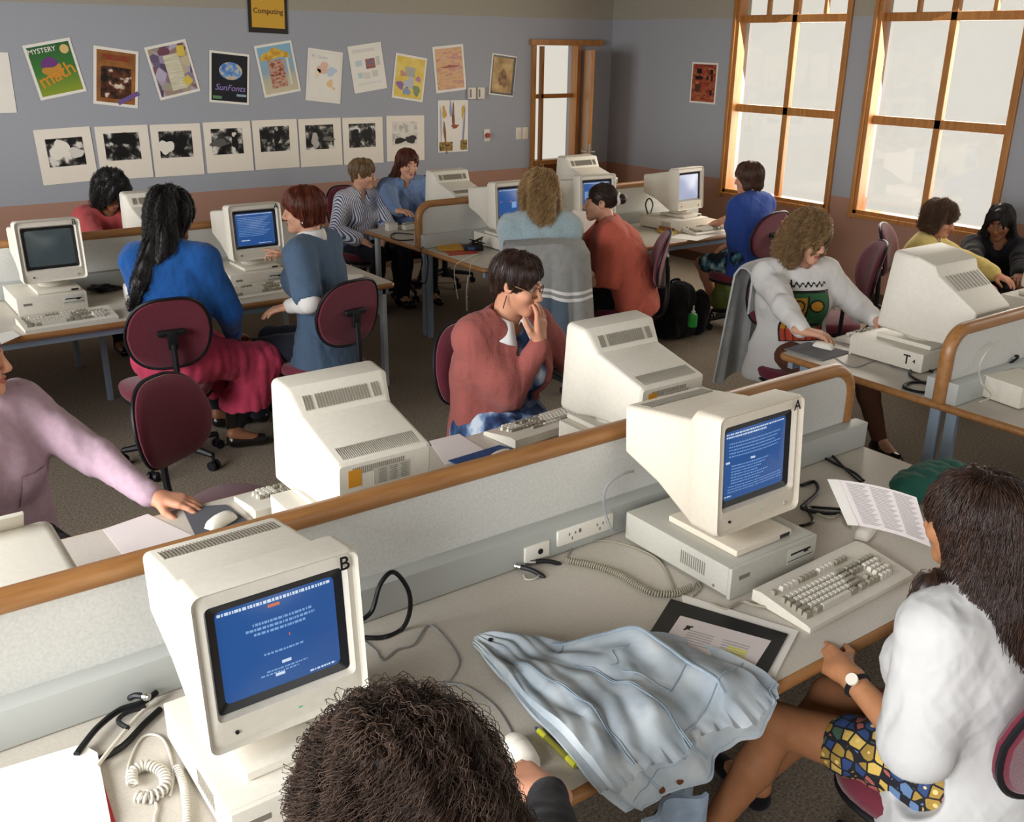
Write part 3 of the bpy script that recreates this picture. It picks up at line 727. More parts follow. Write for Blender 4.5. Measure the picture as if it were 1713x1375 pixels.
# ------------------------------------------------------------------ chairs
MAROON = mat('maroon_fabric', '#6d2a38', .85, .1, 220, bump=.3, bscale=260, spec=.15, sheen=.25)
def fabric_chair():
    """seat at the origin facing +y; backrest at -y"""
    t = thing('office_chair', 'maroon fabric office chair', 'chair')
    def pad(fn, n=40, layers=((0, .0), (.012, .012), (.03, .018), (.045, .012), (.055, -.004)), M=None):
        m = MB(); rings = []
        for d, ex in layers: rings.append([V(fn(2*PI*k/n, ex, d)) for k in range(n)])
        m.loft(rings); return m
    def sq(t_, p): c, s = math.cos(t_), math.sin(t_); return math.copysign(abs(c)**p, c), math.copysign(abs(s)**p, s)
    def seatf(t_, ex, d):
        c, s = sq(t_, .72); return ((.215+ex)*c*(1+.06*s), .01+(.205+ex)*s, .40+d+.018*(c*c)*(1 if d > .02 else .3))
    sm = pad(seatf); 
    obj('seat', sm, MAROON, t)
    obj('seat_shell', pad(lambda a, ex, d: seatf(a, ex*.6+.004, d*.45-.018)), DARK, t)
    def backf(t_, ex, d):
        c, s = sq(t_, .66)
        w = .205*(1-.16*max(s, 0)**1.2-.10*max(-s, 0))
        hz = .185 if s > 0 else .17
        u = (w+ex)*c; v = (hz+ex)*s
        return (u, -.235-.06*(v+.18)/.36+(d-.03)+.05*(u/.2)**2*1.0, .80+v)
    obj('backrest', pad(backf, layers=((.004, -.004), (.012, .006), (.03, .008), (.05, -.012), (.058, -.05))), MAROON, t)
    rim = MB(); rim.tube([V(backf(2*PI*k/48, .009, .012)) for k in range(48)], .0085, n=6, closed=True)
    obj('backrest_rim', rim, DARK, t)
    b = MB()
    b.tube(smoothpath([(0, -.06, .375), (0, -.2, .37), (0, -.285, .41), (0, -.315, .55), (0, -.305, .76)], 6), .016, n=8, flat=(1, 0, 0))
    b.box((0, -.300, .78), (.05, .022, .10), bevel=.006).box((0, -.292, .815), (.14, .03, .035), bevel=.012)
    obj('back_bar', b, DARK, t)
    g = MB(); g.cyl((0, 0, .10), (0, 0, .25), .028, n=14).cyl((0, 0, .25), (0, 0, .375), .02, n=14).box((0, -.02, .375), (.16, .22, .03), bevel=.008)
    g.cyl((.06, 0, .375), (.25, 0, .37), .006, n=8)
    obj('gas_column', g, DARK, t)
    s = MB()
    for k in range(5):
        a = 2*PI*k/5+.3; e = V((math.cos(a)*.27, math.sin(a)*.27, .085))
        s.tube([V((0, 0, .115)), e*.5+V((0, 0, .062)), e], [.026, .022, .016], n=8)
    s.cyl((0, 0, .07), (0, 0, .15), .04, n=14)
    obj('star_base', s, DARK, t)
    for k in range(5):
        a = 2*PI*k/5+.3; c = V((math.cos(a)*.27, math.sin(a)*.27, 0)); tg = V((-math.sin(a), math.cos(a), 0))
        m = MB()
        for q in (-1, 1): m.cyl(c+tg*(q*.010)+V((0, 0, .027)), c+tg*(q*.026)+V((0, 0, .027)), .027, n=14)
        m.cyl(c+V((0, 0, .027)), c+V((0, 0, .09)), .009, n=8)
        obj('caster', m, DARK, t)
    return t
CH0 = fabric_chair(); _used = []
def chair(x, y, yaw, label, arms=False, drop=0):
    """yaw: direction the sitter faces, degrees clockwise from the back wall"""
    rz = -math.radians(yaw)
    if not _used:
        CH0.location = (x, y, 0); CH0.rotation_euler = (0, 0, rz); c = CH0; _used.append(1)
    else: c = dup(CH0, (x, y, 0), rz)
    c['label'] = label; c['group'] = 'maroon office chairs'
    if drop:
        for ch in c.children:
            if ch.name.split('.')[0] in ('seat', 'seat_shell', 'backrest', 'backrest_rim', 'back_bar', 'gas_column'): ch.location.z -= drop
    if arms:
        for s in (-1, 1):
            obj('armrest', MB().box((s*.29, -.02, .64), (.07, .25, .035), bevel=.016, seg=3), MAROON, c)
            obj('armrest_post', MB().tube([(s*.15, -.02, .38), (s*.28, -.02, .39), (s*.29, -.02, .62)], .014, n=8), DARK, c)
    return c
# ------------------------------------------------------------------ computers
BEIGE = mat('computer_beige', '#d6d0c2', .5, .03, 60, spec=.35, bump=.05, bscale=400)
BEIGE2 = mat('computer_warm', '#d9cfbd', .5, .03, 60, spec=.35, bump=.05, bscale=400)
GREYBOX = mat('computer_grey', '#b9b7ac', .5, .04, 90, spec=.35)
BEZEL = mat('tube_surround', '#1b1c1f', .3, spec=.5)
SLOT = mat('vent_dark', '#7d786c', .7)  # vents and small print; also the shade painted between monitor ribs
KEYL = mat('key_light', '#d2cdbf', .5); KEYD = mat('key_grey', '#96907f', .5)
LABELY = mat('label_orange', '#c98a25', .5); LABELG = mat('label_grey', '#b4b0a4', .5)
def tube_mat(name, col, emit, rough=.25):
    m, nt, b = nodemat(name)
    b.inputs['Base Color'].default_value = (*[x*.35 for x in lin(col)], 1); b.inputs['Roughness'].default_value = rough
    b.inputs['Specular IOR Level'].default_value = .5
    b.inputs['Emission Color'].default_value = (*lin(col), 1); b.inputs['Emission Strength'].default_value = emit
    MATS[name] = m; return m
BLUE = tube_mat('screen_blue', '#2b5594', .72)
OFF = tube_mat('screen_off_glow', '#4d585a', .35)  # switched-off tube, with a faint glow put into its colour
PALEB = tube_mat('screen_pale', '#a9b2d0', .7)
GLYPH = tube_mat('screen_text', '#c4d4e6', .8); GLYPHD = tube_mat('screen_dim_text', '#7ea4d4', .7); GLYPHR = tube_mat('screen_red_text', '#c46a4a', .8)
def ring_rect(w, z0, z1, y, r=.02, n=4, bulge=0.0):
    return [V((u, y-bulge*(1-(2*u/w)**2)*(1-((v-(z0+z1)/2)/((z1-z0)/2))**2), v)) for u, v in rrect(w, z1-z0, r, n, 0, (z0+z1)/2)]
def monitor(label, loc, rz=0.0, letter=None, face='blue', style='flat', text=None, tilt=-4.0, lab_back=False, scale=1.0, m=None, power=True):
    """monitor; origin under the centre of its foot, screen towards -y"""
    m = m or BEIGE
    t = thing('monitor', label, 'monitor', loc, rz, 'computer monitors')
    t.scale = (scale,)*3
    W, Z0, Z1 = .355, .052, .405
    TM = Matrix.Translation((0, .06, .06)) @ Matrix.Rotation(math.radians(tilt), 4, 'X') @ Matrix.Translation((0, -.06, -.06))
    H = []
    fr = -.055
    # outer housing, front lip to rear face
    sec = [(fr+.012, W-.028, Z0+.012, Z1-.012, .018), (fr+.0, W-.010, Z0+.004, Z1-.004, .02), (fr+.012, W, Z0, Z1, .022), (fr+.095, W-.006, Z0+.004, Z1-.002, .022)]
    if style == 'flat':
        sec += [(fr+.105, W-.012, Z0+.006, Z1-.012, .02), (fr+.125, W-.024, Z0+.012, Z1-.036, .02), (fr+.25, W-.034, Z0+.085, Z1-.046, .02), (fr+.39, W-.042, Z0+.14, Z1-.058, .016), (fr+.397, W-.056, Z0+.15, Z1-.068, .012)]
    elif style == 'square':
        sec += [(fr+.11, W-.03, Z0+.004, Z1-.004, .01), (fr+.19, W-.04, Z0+.004, Z1-.02, .01), (fr+.21, W-.05, Z0+.006, Z1-.055, .01), (fr+.40, W-.09, Z0+.03, Z1-.16, .01), (fr+.405, W-.10, Z0+.04, Z1-.17, .008)]
    else:
        sec += [(fr+.11, W-.02, Z0+.008, Z1-.016, .02), (fr+.16, W-.045, Z0+.02, Z1-.078, .018), (fr+.40, W-.045, Z0+.052, Z1-.125, .014), (fr+.408, W-.06, Z0+.06, Z1-.135, .01)]
    mb = MB(); mb.loft([ring_rect(w_, a, b_, y, r) for y, w_, a, b_, r in sec], cap=False)
    w_, a, b_, r = sec[-1][1:]; k = len(ring_rect(w_, a, b_, 0, r))
    mb.add(ring_rect(w_, a, b_, sec[-1][0], r), [tuple(range(k))])
    obj('housing', mb, m, t, M=TM, angle=35)
    # frame around the tube (flat ring), dark surround, curved screen
    ow, oz0, oz1 = W-.028, Z0+.012, Z1-.012
    iw, iz0, iz1 = .285, Z0+.075, Z1-.042
    n_ = 4
    R0 = ring_rect(ow, oz0, oz1, fr+.012, .018, n_); R1 = ring_rect(iw+.014, iz0-.007, iz1+.007, fr+.006, .012, n_); R2 = ring_rect(iw, iz0, iz1, fr+.02, .01, n_)
    f = MB().loft([R0, R1, R2], cap=False)
    obj('screen_frame', f, m, t, M=TM, angle=35)
    R3_ = ring_rect(iw-.002, iz0+.001, iz1-.001, fr+.019, .01, n_); R4 = ring_rect(iw-.038, iz0+.018, iz1-.018, fr+.026, .012, n_)
    obj('tube_surround', MB().loft([R3_, R4], cap=False), BEZEL, t, M=TM)
    sw, sz0, sz1 = iw-.034, iz0+.016, iz1-.016; zc = (sz0+sz1)/2
    def sf(u, v):
        x = (u-.5)*sw; z = sz0+v*(sz1-sz0); return (x, fr+.0255-.011*(1-(2*u-1)**2)*(1-(2*v-1)**2)**.9, z)
    sm = {'blue': BLUE, 'off': OFF, 'pale': PALEB}[face]
    sc_ = obj('screen', MB().grid(sf, 12, 10), sm, t, M=TM)
    if text:
        for mm, rows in text.items():
            g = MB()
            for (u0, u1, v, hh, gap) in rows:
                u = u0
                rr = random.Random(int(u0*1000+v*997))
                while u < u1:
                    wd = (rr.uniform(.008, .034) if gap else u1-u0); e = min(u+wd, u1)
                    p = []
                    for (uu, vv) in ((u, v-hh/2), (e, v-hh/2), (e, v+hh/2), (u, v+hh/2)):
                        q = V(sf(uu, vv)); q.y -= .0009; p.append(q)
                    g.add(p, [(0, 1, 2, 3)]); u = e+(rr.uniform(.005, .011) if gap else 1)
            o = obj('screen_text', g, {'w': GLYPH, 'd': GLYPHD, 'r': GLYPHR}[mm], sc_, smooth=False, M=TM); o['kind'] = 'stuff'
    if letter:
        o = obj('letter_sticker', text_mb(letter, .042, .0004, bold=True), BLACK, t)
        o.matrix_local = TM @ Matrix.Translation((W/2-.036, fr-.0008, Z1-.027)) @ Matrix.Rotation(PI/2, 4, 'X')
    # controls on the chin
    obj('power_button', MB().cyl((-.115, fr+.012, Z0+.035), (-.115, fr+.005, Z0+.035), .004, n=10), DARK, t, M=TM)
    obj('knob', MB().cyl((.12, fr+.012, Z0+.03), (.12, fr+.004, Z0+.03), .006, n=12), GREYBOX, t, M=TM)
    if power: obj('indicator_lamp', MB().box((.02, fr+.010, Z0+.036), (.007, .004, .003)), tube_mat('led_green', '#4ab06a', .8) if 'led_green' not in MATS else MATS['led_green'], t, smooth=False, M=TM)
    # vents; dark strips paint the shade between the housing's ribs
    v = MB()
    if style == 'flat':
        for i in range(34): v.box((-.13+.0078*i, fr+.335, Z1-.0525), (.0026, .05, .004), rot=(math.radians(-4.9), 0, 0))
    elif style == 'square':
        for i in range(10): v.box((-.117+.026*i, fr+.262, Z1-.0798), (.0022, .085, .003), rot=(math.radians(-28.9), 0, 0))
    else:
        a1 = math.atan2(-.062, .05)
        for i in range(26):
            if 3 <= i <= 3 or i == 22: continue
            v.box((-.125+.010*i, fr+.135, Z1-.0445), (.0032, .046, .004), rot=(a1, 0, 0))
        for i in range(40): v.box((-.125+.0064*i, fr+.362, Z1-.1178), (.0018, .058, .003), rot=(math.atan2(-.047, .22), 0, 0))
        for i in range(26): v.box((-.06+.0066*i, fr+.4075, Z1-.158), (.003, .003, .022))
    obj('vent_slots_rib_shade', v, SLOT, t, smooth=False, M=TM)['kind'] = 'stuff'
    if lab_back:
        bk = fr+.4085; zt = Z1-.135
        obj('warning_label', MB().box((.10, bk, zt-.045), (.042, .0012, .055)), LABELY, t, smooth=False, M=TM)
        lb = obj('rating_label', MB().box((-.02, bk, zt-.055), (.12, .0012, .055)), LABELG, t, smooth=False, M=TM)
        g = MB()
        for i in range(8):
            for j in range(3): g.box((-.02+(.03-.036*j), bk+.001, zt-.035-.006*i), (.026-.004*((i*j) % 3), .0008, .0018))
        q = obj('label_print', g, SLOT, lb, smooth=False, M=TM); q['kind'] = 'stuff'
        obj('connector_panel', MB().box((.0, bk-.001, zt-.115), (.22, .004, .03)), GREYBOX, t, smooth=False, M=TM)
        for x in (.085, .045):
            obj('plug', MB().cyl((x, bk, zt-.11), (x, bk+.02, zt-.113), .011, n=12).tube(smoothpath([(x, bk+.018, zt-.113), (x-.003, bk+.035, zt-.13), (x-.012, bk+.045, zt-.2)], 5), .005), DARK, t, M=TM)
    # foot
    ft = MB(); ft.box((0, .05, .011), (.235, .27, .02), bevel=.004)
    obj('foot', ft, m, t)
    obj('swivel', MB().lathe([(.075, .02), (.082, .028), (.07, .045), (.05, .075)], 24, M=Matrix.Translation((0, .07, 0))), m, t)
    if style != 'square': obj('badge', MB().box((.085, -.086, .011), (.04, .002, .011)), BEZEL, t, smooth=False)
    return t
def base_unit(label, loc, rz=0.0, w=.375, d=.43, h=.10, m=None, letter=None, drives=True, side_vents=True):
    """flat desktop computer; origin at the centre of its footprint, front towards -y"""
    t = thing('computer', label, 'computer', loc, rz, 'flat desktop computers')
    m = m or BEIGE
    obj('case', MB().box((0, 0, h/2+.004), (w, d, h-.008), bevel=.004), m, t)
    obj('front_panel', MB().box((0, -d/2-.006, h/2), (w, .014, h), bevel=.004), m, t)
    if drives:
        dr = MB()
        dr.box((w/2-.075, -d/2-.0135, h*.62), (.115, .002, h*.5), bevel=.0008)
        o = obj('drive_bay', dr, GREYBOX, t)
        s_ = MB().box((w/2-.075, -d/2-.0146, h*.68), (.09, .0015, .006)).box((w/2-.075, -d/2-.0146, h*.47), (.115, .0012, .002)).box((w/2-.05, -d/2-.0146, h*.62), (.02, .002, .006))
        obj('drive_slot', s_, DARK, o, smooth=False)
        obj('badge', MB().box((-w/2+.055, -d/2-.0135, h*.62), (.045, .001, .013)), SLOT, t, smooth=False)
    if side_vents:
        v = MB()
        for i in range(12): v.box((-w/2, -d/2+.09+.0085*i, h*.55), (.002, .0038, h*.42))
        obj('vent_slots_rib_shade', v, SLOT, t, smooth=False)['kind'] = 'stuff'
    if letter:
        for i, ch in enumerate(letter):
            o = obj('letter_sticker', text_mb(ch, .066 if i == 0 else .03, .0004, bold=True), BLACK, t)
            o.matrix_local = Matrix.Translation((w/2+.0006, -d/2+.075-.045*i if False else (d/2-.085+.04*i), h*.55)) @ Matrix.Rotation(PI/2, 4, 'Z') @ Matrix.Rotation(PI/2, 4, 'X')
    obj('screw', MB().cyl((-w/2, -d/2+.05, .02), (-w/2-.002, -d/2+.05, .02), .005, n=8), SLOT, t)
    return t
def keyboard(label, loc, rz=0.0, each=False, w=.49, d=.2):
    """front edge towards -y; origin at footprint centre"""
    t = thing('keyboard', label, 'keyboard', loc, rz, 'beige keyboards')
    def zt(y): return .020+.026*(y+d/2)/d
    pr = [(-d/2, .0), (-d/2, .014), (-d/2+.012, .019), (d/2-.03, .044), (d/2, .040), (d/2, .006)]
    obj('case', MB().prism(pr, w, 'x', -w/2), BEIGE, t, angle=25)
    keys = []
    U = .0187
    x0 = -w/2+.018
    rows = [(.048, 'f'), (.012, 'n'), (-.007, 'n'), (-.026, 'n'), (-.045, 'n'), (-.064, 's')]
    for y, k in rows:
        if k == 'f':
            xs = [x0]+[x0+U*2+U*i for i in range(4)]+[x0+U*6.5+U*i for i in range(4)]+[x0+U*11+U*i for i in range(4)]+[x0+U*15.4+U*i for i in range(3)]
            for i, x in enumerate(xs): keys.append((x+U/2, y, U*.88, (i in (0, 5, 6, 7, 8)) or i > 12))
        elif k == 'n':
            ri = rows.index((y, k))
            lead = [1, 1.5, 1.75, 2.25][ri-1]
            x = x0; keys.append((x+U*lead/2, y, U*lead*.9, ri > 0)); x += U*lead
            cnt = [12, 12, 11, 10][ri-1]
            for i in range(cnt): keys.append((x+U/2, y, U*.88, False)); x += U
            keys.append(((x+x0+15*U)/2, y, (x0+15*U-x)*.92, True))
        else:
            keys.append((x0+U*.75, y, U*1.4, True)); keys.append((x0+U*3.2, y, U*1.4, True)); keys.append((x0+U*7.5, y, U*6.9, False)); keys.append((x0+U*11.9, y, U*1.4, True)); keys.append((x0+U*14.2, y, U*1.4, True))
    for y in (.012, -.007):
        for i in range(3): keys.append((x0+U*15.4+U*i+U/2, y, U*.88, True))
    for i, y in ((1, -.045), (0, -.064), (1, -.064), (2, -.064)): keys.append((x0+U*15.4+U*i+U/2, y, U*.88, True))
    for r_, y in enumerate((.012, -.007, -.026, -.045, -.064)):
        for i in range(4 if r_ in (0, 1, 3) else 3):
            keys.append((x0+U*18.8+U*i+U/2, y, U*.88, r_ == 0))
    L = MB(); D = MB()
    for x, y, kw, dk in keys:
        if each:
            obj('key', MB().box((x, y, zt(y)+.006), (kw, .0165, .016), taper=(1-.005/kw, .7)), KEYD if dk else KEYL, t, smooth=False)
        else: (D if dk else L).box((x, y, zt(y)+.005), (kw, .016, .014), taper=(1-.005/kw, .7))
    if not each:
        a = obj('light_keys', L, KEYL, t, smooth=False); a['kind'] = 'stuff'
        a = obj('grey_keys', D, KEYD, t, smooth=False); a['kind'] = 'stuff'
    return t
def mouse(label, loc, rz):
    t = thing('mouse', label, 'mouse', loc, rz, 'computer mice')
    m = MB()
    rings = []
    for i in range(9):
        u = i/8; y = -.055+.11*u; w_ = .058*(.86+.14*math.sin(PI*u)); h = .018+.018*math.sin(PI*(.15+.75*u))
        if i in (0, 8): w_ *= .8; h *= .55
        rings.append([V((w_/2*math.cos(a)*(1 if abs(math.cos(a)) < .8 else .97), y, max(0, h*(.18+.82*math.sin(a))) if math.sin(a) > -.2 else .002)) for a in [2*PI*k/16 for k in range(16)]])
    m.loft(rings); obj('shell', m, mat('mouse_shell', '#e2ddd0', .4), t)
    m2 = MB(); r2 = []
    for i in range(5):
        u = .58+.36*i/4; y = -.055+.11*u; w_ = .058*(.86+.14*math.sin(PI*u)); h = (.018+.018*math.sin(PI*(.15+.75*u)))*(1 if i < 4 else .9)
        r2.append([V((w_*.47*math.cos(a), y, max(.004, h*(.18+.82*math.sin(a))+.0012))) for a in [.35+(PI-.7)*k/10 for k in range(11)]])
    m2.loft(r2, cap=False); obj('button', m2, MATS['mouse_shell'], t)
    return t
def cable(name, label, pts, r, m, cat='cable', group=None, n=10, sides=7):
    o = obj(name, MB().tube(smoothpath(pts, n), r, n=sides), m); return tag(o, label, cat, group)
def coil(pts, R, r, pitch, tail0=None, tail1=None):
    """coiled cord along a path"""
    P = smoothpath(pts, 24); L = [0]
    for a, b in zip(P, P[1:]): L.append(L[-1]+(b-a).length)
    n = int(L[-1]/pitch*9); out = []; j = 0
    for i in range(n+1):
        s = L[-1]*i/n
        while j < len(L)-2 and L[j+1] < s: j += 1
        f = (s-L[j])/max(L[j+1]-L[j], 1e-9); p = P[j].lerp(P[j+1], f); t = (P[j+1]-P[j]).normalized()
        x = t.cross(V((0, 0, 1))); x = x.normalized() if x.length > 1e-4 else V((1, 0, 0)); y = x.cross(t)
        a = 2*PI*s/pitch; out.append(p+(x*math.cos(a)+y*math.sin(a))*R)
    pre = smoothpath(list(tail0)+[out[0]], 8)[:-1] if tail0 else []
    post = smoothpath([out[-1]]+list(tail1), 8)[1:] if tail1 else []
    return MB().tube(pre+out+post, r, n=6)
TXT_B = {'w': [(.02, .97, .955, .03, 1), (.48, .56, .28, .035, 0), (.42, .5, .15, .035, 0), (.72, .95, .045, .022, 1)],
         'd': [(.28, .78, .76, .026, 1), (.22, .8, .71, .026, 1), (.28, .72, .66, .026, 1), (.34, .68, .42, .022, 1), (.35, .7, .215, .018, 1), (.3, .62, .18, .018, 1)],
         'r': [(.42, .52, .905, .03, 0), (.56, .57, .56, .03, 0)]}
TXT_A = {'w': [(.02, .97, .955, .02, 1), (.02, .66, .915, .022, 1), (.02, .45, .555, .03, 0), (.02, .12, .06, .02, 1)],
         'd': [(.06, .9-.05*(i % 3), .82-.045*i, .016, 1) for i in range(5)]+[(.1, .68-.06*(i % 4), .5-.042*i, .016, 1) for i in range(7)]+[(.06, .95, .2-.04*i, .014, 1) for i in range(3)]}
TXT_P = {'w': [(.03, .97, .96, .02, 1), (.1, .32, .17, .03, 1), (.55, .9, .06, .02, 1)], 'd': [(.05, .9-.06*(i % 4), .86-.05*i, .016, 1) for i in range(12)]}
ZC_ = .822
B1 = ZD+.0
def station(px, py, mlab, clab, yaw=0, mdx=0, mdy=-.06, **kw):
    """a base unit on a desk with a monitor standing on it; px,py footprint centre"""
    rz = -math.radians(yaw); R_ = Matrix.Rotation(rz, 3, 'Z')
    cu = base_unit(clab, (px, py, ZD), rz, m=kw.pop('cm', None), letter=kw.pop('cletter', None), side_vents=kw.pop('sv', True), w=kw.pop('cw', .375), d=kw.pop('cd', .43), drives=kw.pop('drives', True))
    o = R_ @ V((mdx, mdy, 0)); my = kw.pop('myaw', 0)
    mo = monitor(mlab, (px+o.x, py+o.y, ZD+.1005), rz-math.radians(my), **kw)
    return cu, mo
# nearest desk, viewer's side
station(.62, 1.70, 'monitor marked B with a blue screen, at the left end of the nearest desk', 'white base unit under the B monitor on the nearest desk', mdx=-.01, letter='B', text=TXT_B, cd=.40)
station(2.11, 1.81, 'monitor marked A with a blue screen, beside the long dark haired woman', 'grey base unit with coiled cord under the A monitor on the nearest desk', mdx=-.005, mdy=-.10, letter='A', text=TXT_A, scale=1.03, m=BEIGE2, cm=GREYBOX)
# nearest desk, far side: backs towards the viewer
station(1.235, 2.56, 'back of a beige monitor between the empty chair and the dividing rail', 'base unit under the beige monitor by the empty maroon chair', yaw=180, style='slope', lab_back=True, mdy=-.13, cd=.40)
station(2.43, 2.56, 'back of a beige monitor facing the woman with her hand to her mouth', 'base unit under the monitor in front of the cardigan', yaw=180, style='slope', lab_back=True, mdy=-.13, mdx=.03, cd=.40)
# left desk
station(1.06, 6.16, 'monitor marked B with a switched off dark screen', 'base unit under the dark B monitor at the far left', letter='B', face='off', mdx=.05, power=False, sv=False, cd=.40, mdy=-.09)
station(2.27, 6.10, 'monitor marked A with blue text that the auburn haired woman points at', 'base unit under the A monitor in front of the auburn haired woman', letter='A', text=TXT_P, mdx=.05, mdy=-.08)
station(1.93, 6.88, 'back of a beige monitor in front of the red jumper', 'base unit under the monitor in front of the red jumper', yaw=180, style='slope', mdy=-.05)
# back desk, viewer's side
station(4.42, 6.15, 'monitor with a blue screen left of the fluffy blue cardigan', 'base unit beside the yellow envelope on the back desk', text={'w': [(.02, .9, .95, .02, 1)], 'r': [(.05, .45, .55, .02, 0)], 'd': [(.45, .62, .42, .22, 0)]}, mdx=-.05, mdy=-.09, sv=False)
station(5.27, 6.12, 'monitor with a blue screen facing the coral shirt', 'base unit under the monitor facing the coral shirt', text={'w': [(.02, .9, .95, .02, 1)], 'd': [(.05, .6, .5, .3, 1)]}, myaw=6, mdx=-.09, mdy=-.09)
station(6.10, 6.06, 'monitor with a pale glaring screen at the right end of the back desk', 'base unit under the pale glaring screen', face='pale', mdy=-.08, mdx=.06, yaw=-6, drives=False)
station(4.33, 6.87, 'back of a beige monitor beside the denim shirt', 'base unit under the monitor beside the denim shirt', yaw=180, style='slope', mdy=-.05)
station(5.74, 6.92, 'back of a beige monitor nearest the open door', 'base unit under the monitor nearest the open door', yaw=180, style='slope', mdy=-.05, scale=1.08)
# right desk
station(4.43, 2.665, 'angular monitor seen from behind that the white sweatshirt works at', 'flat base unit marked T 4 on the right desk', yaw=180, style='square', mdy=-.03, mdx=-.02, cletter='T4', cd=.40, cw=.40, scale=1.12, drives=False, sv=False, tilt=-6)
station(5.95, 2.72, 'monitor cut off by the right edge in front of the black top', 'base unit at the right edge behind the angular monitor', yaw=180, style='square', cd=.40, drives=False, sv=False)
keyboard('beige keyboard with separate grey keys in front of the A monitor on the nearest desk', (2.22, 1.45, ZD), math.radians(1.5), each=True)
keyboard('keyboard in front of the dark B monitor at the far left', (1.075, 5.685, ZD), math.radians(3))
keyboard('keyboard under the pointing hand at the left A monitor', (2.22, 5.74, ZD), math.radians(4))
keyboard('keyboard on the far side of the nearest desk by the empty chair', (1.25, 2.90, ZD), math.radians(180))
keyboard('keyboard on the far side of the nearest desk below the cardigan', (2.30, 2.93, ZD), math.radians(184))
keyboard('keyboard under the left hand of the white sweatshirt', (4.62, 2.99, ZD), math.radians(183))
keyboard('keyboard at the right end of the back desk by the blue shirt', (6.22, 5.74, ZD), math.radians(-2))
keyboard('keyboard under the hands of the denim shirt', (4.30, 7.22, ZD), math.radians(180))
keyboard('keyboard in front of the fluffy blue cardigan', (4.62, 5.78, ZD), 0)
# ------------------------------------------------------------------ people
def skin_mat(name, col, lip, brow):
    m, nt, b = nodemat(name)
    a = N(nt, 'Attribute'); a.attribute_name = 'tint'
    cr = N(nt, 'ValToRGB'); cr.color_ramp.interpolation = 'LINEAR'; e = cr.color_ramp.elements
    e[0].position = 0; e[0].color = (*lin(col), 1); e[1].position = 1; e[1].color = (*lin(brow), 1)
    k = e.new(.5); k.color = (*lin(lip), 1)
    nt.links.new(a.outputs['Fac'], cr.inputs[0])
    tc = N(nt, 'TexCoord'); n = N(nt, 'TexNoise'); n.inputs['Scale'].default_value = 28; n.inputs['Detail'].default_value = 4
    nt.links.new(tc.outputs['Object'], n.inputs[0])
    r = N(nt, 'MapRange'); r.inputs[1].default_value = .3; r.inputs[2].default_value = .7; r.inputs[3].default_value = .92; r.inputs[4].default_value = 1.08
    nt.links.new(n.outputs['Fac'], r.inputs[0])
    v = N(nt, 'VectorMath', operation='SCALE'); nt.links.new(cr.outputs[0], v.inputs[0]); nt.links.new(r.outputs[0], v.inputs['Scale'])
    nt.links.new(v.outputs[0], b.inputs['Base Color']); b.inputs['Roughness'].default_value = .55; b.inputs['Specular IOR Level'].default_value = .3
    b.inputs['Subsurface Weight'].default_value = .12; b.inputs['Subsurface Radius'].default_value = (.012, .005, .003); b.inputs['Subsurface Scale'].default_value = 1
    MATS[name] = m; return m
SKIN = skin_mat('skin_fair', '#c58d70', '#a4584f', '#4a3122')
SKINP = skin_mat('skin_pale', '#cf9c80', '#ad6258', '#6b4a30')
SKINT = skin_mat('skin_tan', '#a8734f', '#8a4a40', '#1e1512')
SKIND = skin_mat('skin_brown', '#7d5138', '#6b3b34', '#120d0b')
def hair_mat(name, c1, c2, rough=.42, spec=.45):
    def b(nt, tc):
        a = N(nt, 'Attribute'); a.attribute_name = 'tint'
        n = N(nt, 'TexNoise'); n.inputs['Scale'].default_value = 38; nt.links.new(tc.outputs['Object'], n.inputs[0])
        ad = N(nt, 'Math', operation='ADD'); nt.links.new(a.outputs['Fac'], ad.inputs[0]); nt.links.new(n.outputs['Fac'], ad.inputs[1])
        s = N(nt, 'Math', operation='MULTIPLY'); s.inputs[1].default_value = .5; nt.links.new(ad.outputs[0], s.inputs[0]); return s.outputs[0]
    return ramp_mat(name, [(.2, c1), (.8, c2)], b, rough, spec)
H_BLACK = hair_mat('hair_black', '#0d0b0b', '#2a2422'); H_DKBROWN = hair_mat('hair_dark_brown', '#1a100d', '#4a3328')
H_BROWN = hair_mat('hair_brown', '#38241a', '#7a5a40'); H_AUBURN = hair_mat('hair_auburn', '#3e1a10', '#86422a')
H_RED = hair_mat('hair_chestnut', '#3a1c14', '#7d4632'); H_BLOND = hair_mat('hair_dark_blond', '#6e4f2c', '#cfab76')
H_SAND = hair_mat('hair_sandy', '#5d4630', '#a88a62'); H_CURL = hair_mat('hair_curly_brown', '#4c3522', '#bd9866'); H_BOB = hair_mat('hair_bob_brown', '#33201a', '#6d4a38')
EYEW = mat('eye_white', '#b3a79c', .3); EYEB = mat('eye_dark', '#241a15', .2)
def nz(v): return V(v).normalized()
def ydir(deg): a = math.radians(deg); return V((math.sin(a), math.cos(a), 0))
def ik(a, t, l1, l2, pole):
    a, t = V(a), V(t); d = t-a; L = d.length
    if L > (l1+l2)*.999: t = a+d*((l1+l2)*.999/L); d = t-a; L = d.length
    x = (l1*l1-l2*l2+L*L)/(2*L); h = math.sqrt(max(l1*l1-x*x, 0)); u = d/L
    p = V(pole)-u*V(pole).dot(u); p = p.normalized() if p.length > 1e-5 else u.orthogonal().normalized()
    return a+u*x+p*h, t
